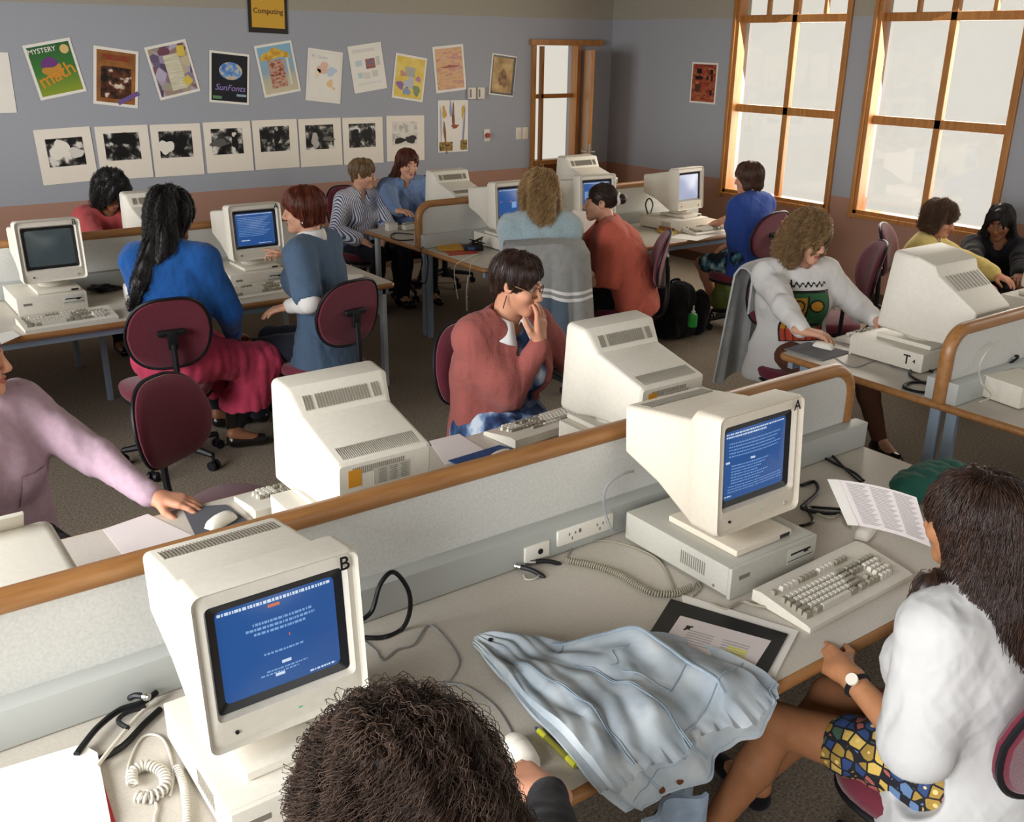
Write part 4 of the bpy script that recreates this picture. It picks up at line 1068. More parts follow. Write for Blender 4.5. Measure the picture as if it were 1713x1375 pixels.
class Person:
    def __init__(s, label, H, yaw, lean=8, side=0, head=(None, 10, 0), sc=1.0, twist=0, L=None, R=None, legs=None, skin=None, bust=1.0, girth=1.0, slouch=.02, hh=.005, seat=None, neck_fwd=.02, group=None, face=True, smile=0):
        s.sc = sc; s.yaw = yaw; s.H = V(H); s.face = face; s.bust = bust; s.girth = girth; s.hh = hh
        F0 = ydir(yaw); R0 = V((F0.y, -F0.x, 0)); U0 = V((0, 0, 1))
        q = Quaternion(R0, -math.radians(lean)) @ Quaternion(F0, math.radians(side))
        s.up = q @ U0; s.F = q @ F0; s.R = q @ R0; s.F0, s.R0 = F0, R0
        hy = yaw if head[0] is None else head[0]
        hF = ydir(hy); hR = V((hF.y, -hF.x, 0)); hq = Quaternion(hR, -math.radians(head[1])) @ Quaternion(hF, math.radians(head[2]))
        s.hU, s.hF, s.hR = hq @ U0, hq @ hF, hq @ hR
        nu = nz(s.up*.65+s.hU*.35)
        s.neck = s.H-s.hU*.06*sc-s.hF*.012*sc-nu*.10*sc-s.F*neck_fwd*sc
        s.hip = s.neck-s.up*.50*sc
        if seat is not None: s.hip.z = seat
        s.mid = (s.hip+s.neck)*.5-s.F*slouch; s.chest = s.neck-s.up*.17*sc+s.F*.0
        tq = Quaternion(s.up, -math.radians(twist)); s.sR = tq @ s.R; s.sF = tq @ s.F
        s.sh = {1: s.neck-s.up*.06*sc+s.sR*.165*sc, -1: s.neck-s.up*.06*sc-s.sR*.165*sc}
        s.el, s.wr, s.hd = {}, {}, {}
        for k, A in ((1, R), (-1, L)):
            A = A or {}
            hand = A.get('hand'); 
            if hand is None: hand = s.hip+s.F0*.30*sc+s.R0*(k*.10)+V((0, 0, .08))
            pole = A.get('pole', s.R0*(k*.8)-s.F0*.5-U0*.9)
            s.el[k], s.wr[k] = ik(s.sh[k], hand, .285*sc, .25*sc, pole)
            fd = A.get('dir'); fd = nz(s.wr[k]-s.el[k]) if fd is None else nz(fd)
            pn = A.get('palm', V((0, 0, -1))); pn = V(pn)-fd*V(pn).dot(fd); pn.normalize()
            s.hd[k] = (fd, pn, A.get('curl', (.25, .35, .25)), A.get('spread', .05), A.get('fingers'))
        s.hj = {k: s.hip+s.R0*(k*.09*sc) for k in (1, -1)}; s.kn, s.an, s.toe = {}, {}, {}
        for k in (1, -1):
            lg = (legs or {}).get(k, {})
            an = lg.get('ankle')
            if an is None: an = V((0, 0, .085))+V(((s.hj[k]+s.F0*lg.get('reach', .40)+s.R0*(k*lg.get('spread', .04))).xy).to_3d())
            s.kn[k], s.an[k] = ik(s.hj[k], an, .43*sc, .42*sc, lg.get('pole', F0+U0*.8))
            s.toe[k] = s.an[k]+nz(lg.get('toe', F0+R0*k*.15))*.15*sc-V((0, 0, s.an[k].z-.035))
        s.skin = skin or SKIN
        s.build(label, group)
    def hp(s, x, y, z): return s.H+(s.hR*x+s.hF*y+s.hU*z)*s.sc
    def hmat(s): return np.array([[s.hR[i], s.hF[i], s.hU[i]] for i in range(3)])
    def loc(s, P): return ((np.asarray(P)-np.array(s.H))@s.hmat())/s.sc
    def torso(s, f, g=0.0, k=.03, low=.0):
        c = s.sc; G = s.girth
        f.cone(s.hip-s.up*(.03+low), s.mid, (.112*c*G+g), (.098*c*G+g), k=k, side=s.R0, w=1.42)
        f.cone(s.mid, s.neck-s.up*.17*c, (.098*c*G+g), (.105*c*G+g), k=k, side=s.sR, w=1.42)
        f.cone(s.neck-s.up*.17*c, s.neck-s.up*.10*c, (.105*c+g), (.085*c+g), k=k, side=s.sR, w=1.5)
        f.cone(s.sh[1]+(s.sh[-1]-s.sh[1])*.08, s.sh[-1]+(s.sh[1]-s.sh[-1])*.08, .052*c+g, k=k)
        for q in (1, -1):
            f.cone(s.neck+s.sR*q*.03*c, s.sh[q]+s.up*.01*c, .038*c+g*.8, .046*c+g*.8, k=k)
            if s.bust: f.ell(s.neck-s.up*.215*c+s.sF*.085*c+s.sR*(q*.075*c), [(.062*c*s.bust+g)]*3, k=k)
    def arm(s, f, q, g=0.0, t=1.0, k=.025, g2=None):
        c = s.sc; g2 = g if g2 is None else g2
        e, w = s.el[q], s.wr[q]
        if t <= .5: e2 = s.sh[q].lerp(e, t*2); f.cone(s.sh[q], e2, .052*c+g, .046*c+g2, k=k); return
        f.cone(s.sh[q], e, .052*c+g, .040*c+(g+g2)/2, k=k)
        f.cone(e, e.lerp(w, (t-.5)*2), .040*c+(g+g2)/2, (.040-.013*(t-.5)*2)*c+g2, k=.012)
    def hand(s, f, q):
        c = s.sc; W = s.wr[q]; D, Nn, curl, spr, fing = s.hd[q]; X = D.cross(Nn)*q
        f.cone(W-D*.03*c, W+D*.02*c, .024*c, .024*c, k=.01, side=X, w=1.25)
        for i in range(4):
            ox = (.031, .010, -.011, -.030)[i]; ln = (.072, .082, .075, .058)[i]; base = W+(D*(.088, .093, .09, .082)[i]+X*ox)*c
            f.cone(W+(D*.018+X*ox*.55)*c, base, .0165*c, .0125*c, k=.014)
            cu = fing[i] if fing else curl; ang = 0; p = base
            sp = X*(ox/.031*spr)
            for j, fr in enumerate((.46, .30, .24)):
                ang += cu[j]; d = nz(D*math.cos(ang)+Nn*math.sin(ang)+sp*math.cos(ang)); e = p+d*(ln*fr*c)
                f.cone(p, e, (.0098-.0009*j)*c, (.0090-.0011*j)*c, k=.003); p = e
        b = W+(D*.022+X*.020-Nn*-.004)*c; e = b+nz(X*.72+D*.66+Nn*.35)*.048*c; f.cone(b, e, .0165*c, .0125*c, k=.012)
        e2 = e+nz(X*.30+D*.9+Nn*.35)*.032*c; f.cone(e, e2, .0118*c, .0095*c, k=.004); e3 = e2+nz(X*.12+D*.95+Nn*.4)*.024*c; f.cone(e2, e3, .0098*c, .0078*c, k=.003)
    def leg(s, f, q, g=0.0, t=1.0, k=.03, g2=None):
        c = s.sc; g2 = g if g2 is None else g2
        f.cone(s.hj[q], s.kn[q] if t > .5 else s.hj[q].lerp(s.kn[q], t*2), .088*c+g, (.056 if t > .5 else .088-.032*t*2)*c+g, k=k)
        if t > .5:
            a = s.kn[q].lerp(s.an[q], (t-.5)*2); cm = s.kn[q].lerp(s.an[q], min(.35, (t-.5)*2))-s.F0*.012
            f.cone(s.kn[q], cm, .054*c+g, .054*c+g, k=.02); f.cone(cm, a, .054*c+g, (.034 if t > .95 else .045)*c+g2, k=.02)
    def head_sdf(s):
        f = SDF(); c = s.sc; hp = s.hp; Rm = s.hmat()
        E = lambda x, y, z, rx, ry, rz, k=.02, sub=False: f.ell(hp(x, y, z), [rx*c, ry*c, rz*c], Rm, k, sub)
        C = lambda a, b, r1, r2, k=.01, sub=False: f.cone(hp(*a), hp(*b), r1*c, r2*c, k, sub=sub)
        E(0, -.015, .034, .072, .091, .078); E(0, .028, -.035, .060, .060, .075, .03)
        C((.045, .0, -.045), (.0, .066, -.094), .022, .018, .03); C((-.045, .0, -.045), (.0, .066, -.094), .022, .018, .03)
        E(0, .074, -.097, .02, .016, .016, .02)
        for q in (1, -1):
            E(q*.037, .058, -.028, .026, .028, .024, .02)
            C((q*.008, .086, .022), (q*.046, .068, .024), .009, .008, .012)
            E(q*.031, .094, .002, .016, .013, .0105, .012, True)
            C((q*.018, .0775, .0095), (q*.044, .0685, .0085), .0062, .0055, .005)
            C((q*.019, .078, -.0085), (q*.043, .07, -.0085), .0048, .0042, .005)
            E(q*.074, -.008, -.004, .009, .021, .032, .006); E(q*.081, -.002, -.002, .006, .011, .019, .006, True)
            E(q*.0115, .0965, -.037, .0085, .0105, .008, .006); 
        C((0, .086, .012), (0, .108, -.030), .0085, .0118, .012)
        C((-.016, .084, -.0625), (0, .093, -.059), .0055, .0062, .006); C((.016, .084, -.0625), (0, .093, -.059), .0055, .0062, .006)
        C((-.014, .084, -.071), (0, .091, -.0735), .006, .0072, .006); C((.014, .084, -.071), (0, .091, -.0735), .006, .0072, .006)
        C((-.018, .094, -.0668), (.018, .094, -.0668), .0022, .0022, .004, True)
        f.cone(s.neck-s.up*.04*c, hp(0, -.022, -.05), .056*c, .052*c, .025)
        return f
    def head_tint(s, vs):
        q = s.loc(vs); x = np.abs(q[:, 0]); t = np.zeros(len(vs))
        lip = ((x/.021)**2+((q[:, 2]+.067)/.0115)**2 < 1) & (q[:, 1] > .07); t[lip] = .5
        bz = .0275+.004*np.sin(np.clip((x-.012)/.036, 0, 1)*PI); br = (x > .011) & (x < .05) & (np.abs(q[:, 2]-bz) < .0042) & (q[:, 1] > .04); t[br] = .9
        return t
    def build(s, label, group):
        vs, fs, tn, n = [], [], [], 0
        def put(f, lo, hi, h, tint=None):
            nonlocal n
            v, q = surfnet(f, lo, hi, h)
            vs.append(v); fs.append(q+n); tn.append(tint(v) if tint else np.zeros(len(v))); n += len(v)
        fh = s.head_sdf(); H = np.array(s.H); s.fhead = fh
        lo = np.minimum(H-.135*s.sc, np.array(s.neck)-.06); hi = np.maximum(H+.135*s.sc, np.array(s.neck)+.06)
        put(fh, lo, hi, s.hh*.8 if s.face else .008, s.head_tint)
        fb = SDF(); s.torso(fb)
        for q in (1, -1): s.arm(fb, q); s.leg(fb, q); fb.cone(s.an[q]-s.F0*.03, s.toe[q], .036, .028, k=.02)
        fb.cone(s.neck-s.up*.08, s.hp(0, -.022, -.05), .056*s.sc, .05*s.sc, .03)
        lo, hi = fb.bounds(.02); put(fb, lo, hi, .013)
        for q in (1, -1):
            f = SDF(); s.hand(f, q); f.cone(s.el[q].lerp(s.wr[q], .35), s.wr[q], .036*s.sc, .0265*s.sc, k=.012)
            lo, hi = f.bounds(.01); put(f, lo, hi, .0042 if s.hh < .0055 else .005)
        s.o = np_mesh('person', np.concatenate(vs), np.concatenate(fs), s.skin, None, np.concatenate(tn))
        tag(s.o, label, 'person', group)
        if s.face:
            for q in (1, -1):
                e = MB(); M_ = Matrix.Translation(s.hp(q*.031, .0735, .001)) @ Matrix(((s.hR.x, s.hF.x, s.hU.x), (s.hR.y, s.hF.y, s.hU.y), (s.hR.z, s.hF.z, s.hU.z))).to_4x4()
                e.sphere((0, -.0022, 0), .0112*s.sc, 14, M=M_); e.sphere((0, .0036*s.sc, -.0008), .0064*s.sc, 10, mi=1, M=M_)
                obj('eye', e, [EYEW, EYEB], s.o)
    # ---- garments
    def top(s, name, m, g=.018, sleeve=1.0, sg=.012, cuff=None, amp=.007, hem=.05, neck=.072, vee=0.0, seed=1, h=.009, k=.035, extra=None, freq=16, collar=None, tint=None, skirt=0.0):
        f = SDF(); s.torso(f, g, k, hem)
        if skirt: f.cone(s.hip-s.up*.02, s.hip-V((0, 0, .0))-s.up*(hem+.08), .13*s.sc*s.girth+g, .14*s.sc*s.girth+g+skirt, k=.05, side=s.R0, w=1.4)
        if extra: extra(f, s)
        for q in (1, -1):
            sl = sleeve[q] if isinstance(sleeve, dict) else sleeve
            if sl: s.arm(f, q, sg, sl, .035, cuff if cuff is not None else sg)
            if sl and sl <= .6:
                t_ = sl*2 if sl <= .5 else 1
                e_ = s.sh[q].lerp(s.el[q], t_); d_ = nz(s.el[q]-s.sh[q]); rr = .046*s.sc+(cuff if cuff is not None else sg)
                f.cone(e_+d_*rr*.55, e_+d_*(rr+.03), rr*.70, rr*.9, k=.008, sub=True)
        f.disp = folds(seed, amp, freq)
        c0 = s.neck+s.F*.012*s.sc; f.cone(c0-s.up*.01, s.hp(0, 0, -.03), neck*s.sc, neck*s.sc*1.05, k=.01, sub=True)
        if vee:
            for i in range(5):
                u = i/4; p = s.neck-s.up*(.02+vee*u)*s.sc+s.sF*(.13+.03*u)*s.sc; f.ell(p, [.055*(1-u*.8)*s.sc+.006]*3, k=.01, sub=True)
        f.plane(s.hip-s.up*(.11+hem)*s.sc, -s.up, .01)
        o = sdf_obj(name, f, m, s.o, h, tint=tint); s.ftop = f
        return o
    def collar(s, m, name='collar', r=.062, hgt=.035, open_=.9, flap=.0):
        mb = MB(); rings = []; n = 22; up = nz(s.up*.6+s.hU*.4)
        ctr = s.neck+s.F*.006+up*.008
        A, B, C_, D_ = [], [], [], []
        for i in range(n+1):
            a = open_/2*.55+(2*PI-open_*.55)*i/n; d = s.sF*math.cos(a)+s.sR*math.sin(a)
            drop = -.03*max(0, math.cos(a))**2
            p = ctr+d*r*s.sc+up*(drop); ot = .014+.018*max(0, math.cos(a))
            A.append(p+up*.0-d*.004); B.append(p+up*hgt+d*.004); C_.append(p+up*(hgt*.9)+d*.012); D_.append(p+up*(-.012-flap*.6-.02*max(0, math.cos(a)))+d*(ot+.012+flap))
        for row in (A, B, C_, D_): rings.append(row)
        vs = [p for r_ in rings for p in r_]; w = n+1
        mb.add(vs, [(i*w+j, i*w+j+1, (i+1)*w+j+1, (i+1)*w+j) for i in range(3) for j in range(n)])
        o = obj(name, mb, m, s.o); md = o.modifiers.new('thick', 'SOLIDIFY'); md.thickness = .004; md.offset = 0
        return o
    def trousers(s, name, m, g=.012, t=1.0, amp=.005, seed=2, g2=None, h=.011):
        f = SDF(); f.cone(s.hip-s.up*.02, s.hip+s.up*.09, .118*s.sc*s.girth+g*.6, .105*s.sc*s.girth+g*.6, k=.03, side=s.R0, w=1.42)
        for q in (1, -1): s.leg(f, q, g, t, .04, g2)
        f.disp = folds(seed, amp, 14, vert=1)
        return sdf_obj(name, f, m, s.o, h)
    def skirt(s, name, m, g=.02, drop=.25, flare=.05, amp=.008, seed=3, h=.01, over=1.0):
        f = SDF(); f.cone(s.hip-s.up*.02, s.hip+s.up*.09, .118*s.sc*s.girth+g*.5, .105*s.sc*s.girth+g*.5, k=.03, side=s.R0, w=1.42)
        for q in (1, -1):
            kn = s.hj[q].lerp(s.kn[q], over)
            f.cone(s.hj[q], kn, .09*s.sc+g, .065*s.sc+g, k=.08)
            if drop: f.cone(kn-s.F0*.02, kn+(s.an[q]-s.kn[q])*(drop/.42)-s.F0*.0, .06*s.sc+g, .06*s.sc+g+flare, k=.09)
        if drop: f.cone(s.hip+s.F0*.2-V((0, 0, .04)), s.hip+s.F0*.2-V((0, 0, .04+drop*.6)), .10, .10, k=.1, side=s.R0, w=1.3)
        f.disp = folds(seed, amp, 16, vert=.25)
        if drop: f.plane((s.kn[1]+s.kn[-1])*.5-V((0, 0, drop)), (0, 0, -1), .01)
        return sdf_obj(name, f, m, s.o, h)
    def shoes(s, m, name='shoe', q_=(1, -1), boot=0):
        for q in q_:
            f = SDF(); f.cone(s.an[q]-s.F0*.03-V((0, 0, s.an[q].z-.045)), s.toe[q]+V((0, 0, .004)), .038, .033, k=.02)
            f.cone(s.an[q]+V((0, 0, boot)), s.an[q]-V((0, 0, .03)), .042, .04, k=.03); f.plane((0, 0, .004), (0, 0, -1))
            sdf_obj(name, f, m, s.o, .009)
    def glasses(s, m, r=.024):
        mb = MB()
        for q in (1, -1):
            mb.tube([s.hp(q*.033+r*math.cos(a)*1.1, .099-.35*abs(q*.033+r*math.cos(a)*1.1)*.35, -.004+r*math.sin(a)*.9) for a in [2*PI*i/20 for i in range(20)]], .0018*s.sc*1.2, n=5, closed=True)
            mb.tube([s.hp(q*.060, .092, .0), s.hp(q*.076, .05, .004), s.hp(q*.078, -.005, .006)], .0018*s.sc*1.2, n=5)
        mb.tube([s.hp(-.008, .1, .0), s.hp(0, .103, .003), s.hp(.008, .1, .0)], .0016*s.sc*1.2, n=5)
        return obj('spectacles', mb, m, s.o)
    # ---- hair
    def hair(s, m, parts, g=.014, line=(.052, .035), cut=None, amp=.004, freq=90, nstr=900, ln=.12, steps=14, curl=(0.0, .03), width=.0011, part_to=None, h=.0055, seed=5, lift=.004, fall=1.0, frizz=.0, side_cut=.02, name='hair'):
        """parts: extra cones (a,b,r1,r2) in head units (or world vectors); line: hairline (y,z) above which hair covers the brow"""
        f = SDF(); c = s.sc; Rm = s.hmat()
        f.ell(s.hp(0, -.018, .036), [(.072+g)*c, (.091+g)*c, (.078+g)*c], Rm, .02)
        for a, b, r1, r2 in parts:
            A = s.hp(*a) if isinstance(a, tuple) else a; B = s.hp(*b) if isinstance(b, tuple) else b
            f.cone(A, B, r1*c, r2*c, k=.025)
        rs = np.random.default_rng(seed)
        if amp:
            K = rs.normal(size=(6, 3))*freq; K[:, 2] *= .18; ph = rs.uniform(0, 6, 6)
            def dsp(P):
                q = s.loc(P); return amp*np.sin(q@K.T+ph).mean(1)*1.8
            f.disp = dsp
        # keep the face clear
        y0, z0 = line
        f.ell(s.hp(0, y0+.062, z0-.085), [.066*c, .068*c, .092*c], Rm, .012, True)
        f.ell(s.hp(0, .10, -.06), [(.058+side_cut)*c, .075*c, .095*c], Rm, .012, True)
        if cut: 
            for p, n in cut: f.plane(s.hp(*p), (s.hR*n[0]+s.hF*n[1]+s.hU*n[2]))
        lo, hi = f.bounds(.01)
        vs, fs = surfnet(f, lo, hi, h)
        o = np_mesh(name, vs, fs, m, s.o, np.full(len(vs), .25))
        if nstr and len(vs):
            # strands that run over the surface of the hair mass
            zmin = vs[:, 2].min(); pick = rs.choice(len(vs), nstr*3)
            P = vs[pick].copy(); q = s.loc(P)
            wgt = np.clip((q[:, 2]+.16)/.28, .12, 1); P = P[rs.uniform(size=len(P)) < wgt][:nstr]; nS = len(P)
            crown = np.array(s.hp(*(part_to or (0, -.03, .12)))); step = ln*c/steps
            G = np.array([0, 0, -1.0]); path = np.zeros((nS, steps+1, 3)); Nn = np.zeros((nS, steps+1, 3)); off = rs.uniform(0, lift, nS)[:, None]
            L_ = rs.uniform(.55, 1.15, nS)[:, None]
            for k in range(steps+1):
                d = f(P)[:, None]; n = f.grad(P); P = P-n*np.clip(d-off, -.02, .02)
                path[:, k] = P; Nn[:, k] = n
                out = P-crown; out /= np.linalg.norm(out, axis=1, keepdims=True)+1e-6
                dr = G*fall+out*.75+rs.normal(size=P.shape)*frizz; dr -= n*(dr*n).sum(1, keepdims=True)*.96
                dr /= np.linalg.norm(dr, axis=1, keepdims=True)+1e-6
                P = P+dr*step*L_
            T = np.gradient(path, axis=1); T /= np.linalg.norm(T, axis=2, keepdims=True)+1e-9
            B_ = np.cross(T, Nn); B_ /= np.linalg.norm(B_, axis=2, keepdims=True)+1e-9
            ca, cw = curl
            if ca:
                arc = np.linspace(0, ln*c, steps+1)[None, :, None]; ph = rs.uniform(0, 6.28, nS)[:, None, None]; w_ = 2*PI/(cw*rs.uniform(.7, 1.4, nS)[:, None, None])
                am = ca*rs.uniform(.5, 1.4, nS)[:, None, None]*np.minimum(1, arc/.03)
                path = path+Nn*(am*(np.cos(w_*arc+ph)+.35))+B_*(am*np.sin(w_*arc+ph))
            wd = width*c*(1-.6*np.linspace(0, 1, steps+1)**2)[None, :, None]
            V3 = np.stack([path+Nn*wd, path+(-.5*Nn+.87*B_)*wd, path+(-.5*Nn-.87*B_)*wd], 2).reshape(-1, 3)
            base = (np.arange(nS)[:, None, None]*(steps+1)+np.arange(steps)[None, :, None])*3
            kk = np.arange(3)[None, None, :]; k2 = (kk+1) % 3
            Q = np.stack([base+kk, base+k2, base+3+k2, base+3+kk], -1).reshape(-1, 4)
            tn = np.repeat(np.clip(rs.normal(.5, .3, nS), 0, 1), (steps+1)*3)
            so = np_mesh('hair_strands', V3, Q, m, o, tn); so['kind'] = 'stuff'
        return o
    def decal(s, name, f, org, ux, uy, dr, w, hgt, n, fn, mats, off=.0025):
        """cells of a printed picture laid on a garment; fn(u,v) -> material index or None"""
        nu, nv = n
        U_, V_ = np.meshgrid(np.linspace(-w/2, w/2, nu+1), np.linspace(-hgt/2, hgt/2, nv+1), indexing='ij')
        P = np.array(org)+U_[..., None]*np.array(ux)+V_[..., None]*np.array(uy); P = P.reshape(-1, 3)-np.array(dr)*(-.12)
        D_ = -np.array(dr)
        for _ in range(40): P = P+D_*np.clip(f(P)-off, -.02, .02)[:, None]*.9
        mb = MB(); fs, ms = [], []
        for i in range(nu):
            for j in range(nv):
                k = fn((i+.5)/nu, (j+.5)/nv)
                if k is None: continue
                fs.append((i*(nv+1)+j, (i+1)*(nv+1)+j, (i+1)*(nv+1)+j+1, i*(nv+1)+j+1)); ms.append(k)
        mb.v = [tuple(p) for p in P]; mb.f = fs; mb.m = ms
        return obj(name, mb, mats, s.o)
# ------------------------------------------------------------------ garments' cloth
def cloth(name, col, noise=.06, scale=60, bump=.15, bs=220, rough=.9, sheen=.08, crease=.5, cs=9.0):
    m = mat(name, col, rough, noise, scale, bump=bump, bscale=bs, spec=.12, sheen=sheen)
    return creased(m, crease, cs)
def creased(m, crease=.5, cs=9.0):
    """soft wrinkles on top of the weave"""
    nt = m.node_tree; b = nt.nodes['Principled BSDF']; tc = N(nt, 'TexCoord')
    mp = N(nt, 'Mapping'); mp.inputs['Scale'].default_value = (1, 1, .55); nt.links.new(tc.outputs['Object'], mp.inputs[0])
    n = N(nt, 'TexNoise'); n.noise_type = 'RIDGED_MULTIFRACTAL'; n.inputs['Scale'].default_value = cs; n.inputs['Detail'].default_value = 2.0; n.inputs['Distortion'].default_value = .6
    nt.links.new(mp.outputs[0], n.inputs[0])
    bp = N(nt, 'Bump'); bp.inputs['Strength'].default_value = crease; bp.inputs['Distance'].default_value = .022; nt.links.new(n.outputs['Fac'], bp.inputs['Height'])
    old = b.inputs['Normal'].links[0].from_socket if b.inputs['Normal'].links else None
    if old: nt.links.new(old, bp.inputs['Normal'])
    nt.links.new(bp.outputs[0], b.inputs['Normal']); return m
DENIM = cloth('denim_shirt', '#6f86ab', .12, 40); WHITEC = cloth('white_cotton', '#d6d3cf', .02, 20, .04, 90, sheen=0); NAVY = cloth('dark_navy', '#23242e'); BLACKC = cloth('black_cloth', '#161518')
ROSE = cloth('rose_wool', '#9a5750', .16, 260, .5, 300); LAV = cloth('lavender_fleece', '#ae94a0', .06, 50); BLUEJ = cloth('blue_jumper', '#20569a', .1, 60, .3, 200, sheen=.2)
PINK = cloth('pink_skirt', '#b8405a', .12, 8); SLATE = cloth('slate_blue', '#4d6076', .12, 150, .3); REDJ = cloth('red_jumper', '#a54a4a'); CORAL = cloth('coral_polo', '#b85c4a', .06, 40)
BLUES = cloth('royal_shirt', '#2c468a', .06, 40); YEL = cloth('yellow_jumper', '#d6c077', .06, 50); LJEAN = cloth('pale_jeans', '#7f8aa0', .1, 30)
SHOE = mat('black_leather', '#15110f', .25, spec=.5)
def stripes_mat(name, c1, c2, scale, direction, distort=2.0):
    def b(nt, tc):
        mp = N(nt, 'Mapping'); mp.inputs['Rotation'].default_value = (0, 0, direction)
        nt.links.new(tc.outputs['Object'], mp.inputs[0])
        w_ = N(nt, 'TexWave'); w_.inputs['Scale'].default_value = scale; w_.inputs['Distortion'].default_value = distort; w_.inputs['Detail Scale'].default_value = 1.0
        nt.links.new(mp.outputs[0], w_.inputs[0]); return w_.outputs['Fac']
    return ramp_mat(name, [(0, c1), (.42, c1), (.55, c2), (1, c2)], b, .85, .15)
STRIPE = stripes_mat('striped_cotton', '#4f5d8c', '#e0dcd6', 22, math.radians(-30), 0.0); creased(STRIPE)
TIEDYE = noise_print('tie_dye', [(.36, '#1d2a4a'), (.48, '#33496e'), (.56, '#7288a6'), (.64, '#b9c4cf')], 13, 2.2, rough=.85, stretch=(1, 1, .35))
creased(TIEDYE); FUZZ = cloth('fluffy_wool', '#a3b9bf', .18, 120, .9, 240, sheen=.8)
def floral():
    m, nt, b = nodemat('floral_skirt')
    tc = N(nt, 'TexCoord'); v = N(nt, 'TexVoronoi'); v.inputs['Scale'].default_value = 32; v.inputs['Randomness'].default_value = .45
    nt.links.new(tc.outputs['Object'], v.inputs[0])
    sc_ = N(nt, 'SeparateColor'); nt.links.new(v.outputs['Color'], sc_.inputs[0])
    cr = N(nt, 'ValToRGB'); cr.color_ramp.interpolation = 'CONSTANT'; e = cr.color_ramp.elements
    e[0].position = 0; e[0].color = (*lin('#2b4272'), 1); e[1].position = .25; e[1].color = (*lin('#9f8038'), 1)
    for p, c in ((.45, '#3f5a46'), (.62, '#a55a52'), (.78, '#5d7aa0'), (.9, '#cfae55')): k = e.new(p); k.color = (*lin(c), 1)
    nt.links.new(sc_.outputs[0], cr.inputs[0])
    v2 = N(nt, 'TexVoronoi'); v2.feature = 'DISTANCE_TO_EDGE'; v2.inputs['Scale'].default_value = 32; v2.inputs['Randomness'].default_value = .45; nt.links.new(tc.outputs['Object'], v2.inputs[0])
    gt = N(nt, 'Math', operation='GREATER_THAN'); gt.inputs[1].default_value = .075; nt.links.new(v2.outputs['Distance'], gt.inputs[0])
    lt = N(nt, 'Math', operation='LESS_THAN'); lt.inputs[1].default_value = .2; nt.links.new(v.outputs['Distance'], lt.inputs[0])
    m1 = N(nt, 'Mix', data_type='RGBA'); m1.inputs[6].default_value = (*lin('#15141c'), 1); nt.links.new(gt.outputs[0], m1.inputs[0]); nt.links.new(cr.outputs[0], m1.inputs[7])
    m2 = N(nt, 'Mix', data_type='RGBA'); nt.links.new(lt.outputs[0], m2.inputs[0]); nt.links.new(m1.outputs[2], m2.inputs[6]); m2.inputs[7].default_value = (*lin('#d9c07a'), 1)
    nt.links.new(m2.outputs[2], b.inputs['Base Color']); b.inputs['Roughness'].default_value = .85
    return m
FLORAL = floral()
TROPIC = noise_print('tropical_print', [(.35, '#12161f'), (.5, '#1c2c3a'), (.58, '#4f8a99'), (.66, '#c9d4d0')], 9, 6.1, rough=.85)
WIRE = mat('spectacle_metal', '#8a6a44', .25, metal=.8); TORT = mat('spectacle_dark', '#1d1512', .25)
GOLD = mat('gold', '#c9a256', .25, metal=1.0); SILVER = mat('silver', '#c4c4c4', .2, metal=1.0)
DOWN = V((0, 0, -1)); UPV = V((0, 0, 1))
CAST = {}
def dbg(n, p): CAST[n] = p
H_CURLD = hair_mat('hair_dark_curls', '#170f0c', '#604a3c', .5, .35)
# 1 ---- curly haired person nearest the viewer
p = Person('person with a mop of dark curly hair seen from above, hand on a mouse', Wy(668, 1372, .95), -4, lean=20, head=(-6, 24, 0), skin=SKIN, hh=.006, face=False,
           R=dict(hand=Wz(918, 1322, .775), pole=V((.9, -.5, -.6)), dir=V((-.16, 1, -.05)), palm=DOWN, curl=(.3, .5, .3)), L=dict(hand=V((.25, 1.27, .76)), pole=V((-.8, -.4, -.6)), dir=V((0, 1, 0))))
dbg('curly', p)
p.top('black_top', BLACKC, g=.02, sleeve=.93, seed=4)
p.trousers('trousers', BLACKC); p.shoes(SHOE)
p.hair(H_CURLD, [((0, -.06, .0), (0, -.07, -.08), .10, .11), ((.06, -.03, .02), (.07, -.04, -.12), .05, .055), ((-.07, -.03, .02), (-.085, -.04, -.12), .055, .06), ((0, .02, .07), (0, -.05, .09), .07, .075)], g=.035, amp=.014, freq=60, nstr=9500, ln=.20, steps=36, curl=(.010, .042), width=.0007, lift=.026, frizz=.3, line=(.07, .02), h=.006)
obj('ring', MB().tube([p.wr[1]+p.hd[1][0]*.105+V((math.cos(a)*.0105-.012, 0, math.sin(a)*.0105)) for a in [2*PI*i/14 for i in range(14)]], .0016, n=5, closed=True), SILVER, p.o)
# 2 ---- long dark hair, white T-shirt, right front
p = Person('woman with very long dark hair in a white tee and floral skirt', Wy(1622, 872, 1.03), 2, lean=6, head=(2, 12, 0), skin=SKINT, hh=.005, seat=.54, twist=0,
           L=dict(hand=Wy(1415, 1125, 1.18), pole=V((-.3, -1, -.5)), dir=V((.25, .9, -.1)), palm=V((.6, 0, -.8)), curl=(.3, .4, .2)), R=dict(hand=Wy(1588, 1000, 1.26), pole=V((.7, .2, -1)), dir=V((-.45, .25, .8)), palm=V((-.7, -.4, -.1)), curl=(.4, .7, .5)),
           legs={-1: dict(ankle=V((1.74, 1.43, .09))), 1: dict(ankle=V((2.02, 1.5, .09)))})
dbg('rightfront', p); RF = p
p.top('white_tee', cloth('tee_cotton', '#c2c1bf', .02, 20, .04, 90, sheen=0), g=.034, sleeve=.46, sg=.028, cuff=.046, amp=.011, hem=.07, neck=.07, seed=8, h=.0075, k=.05, freq=11, skirt=.015)
p.skirt('floral_skirt', FLORAL, g=.014, drop=0, over=.55, seed=9)
p.shoes(BLACKC)
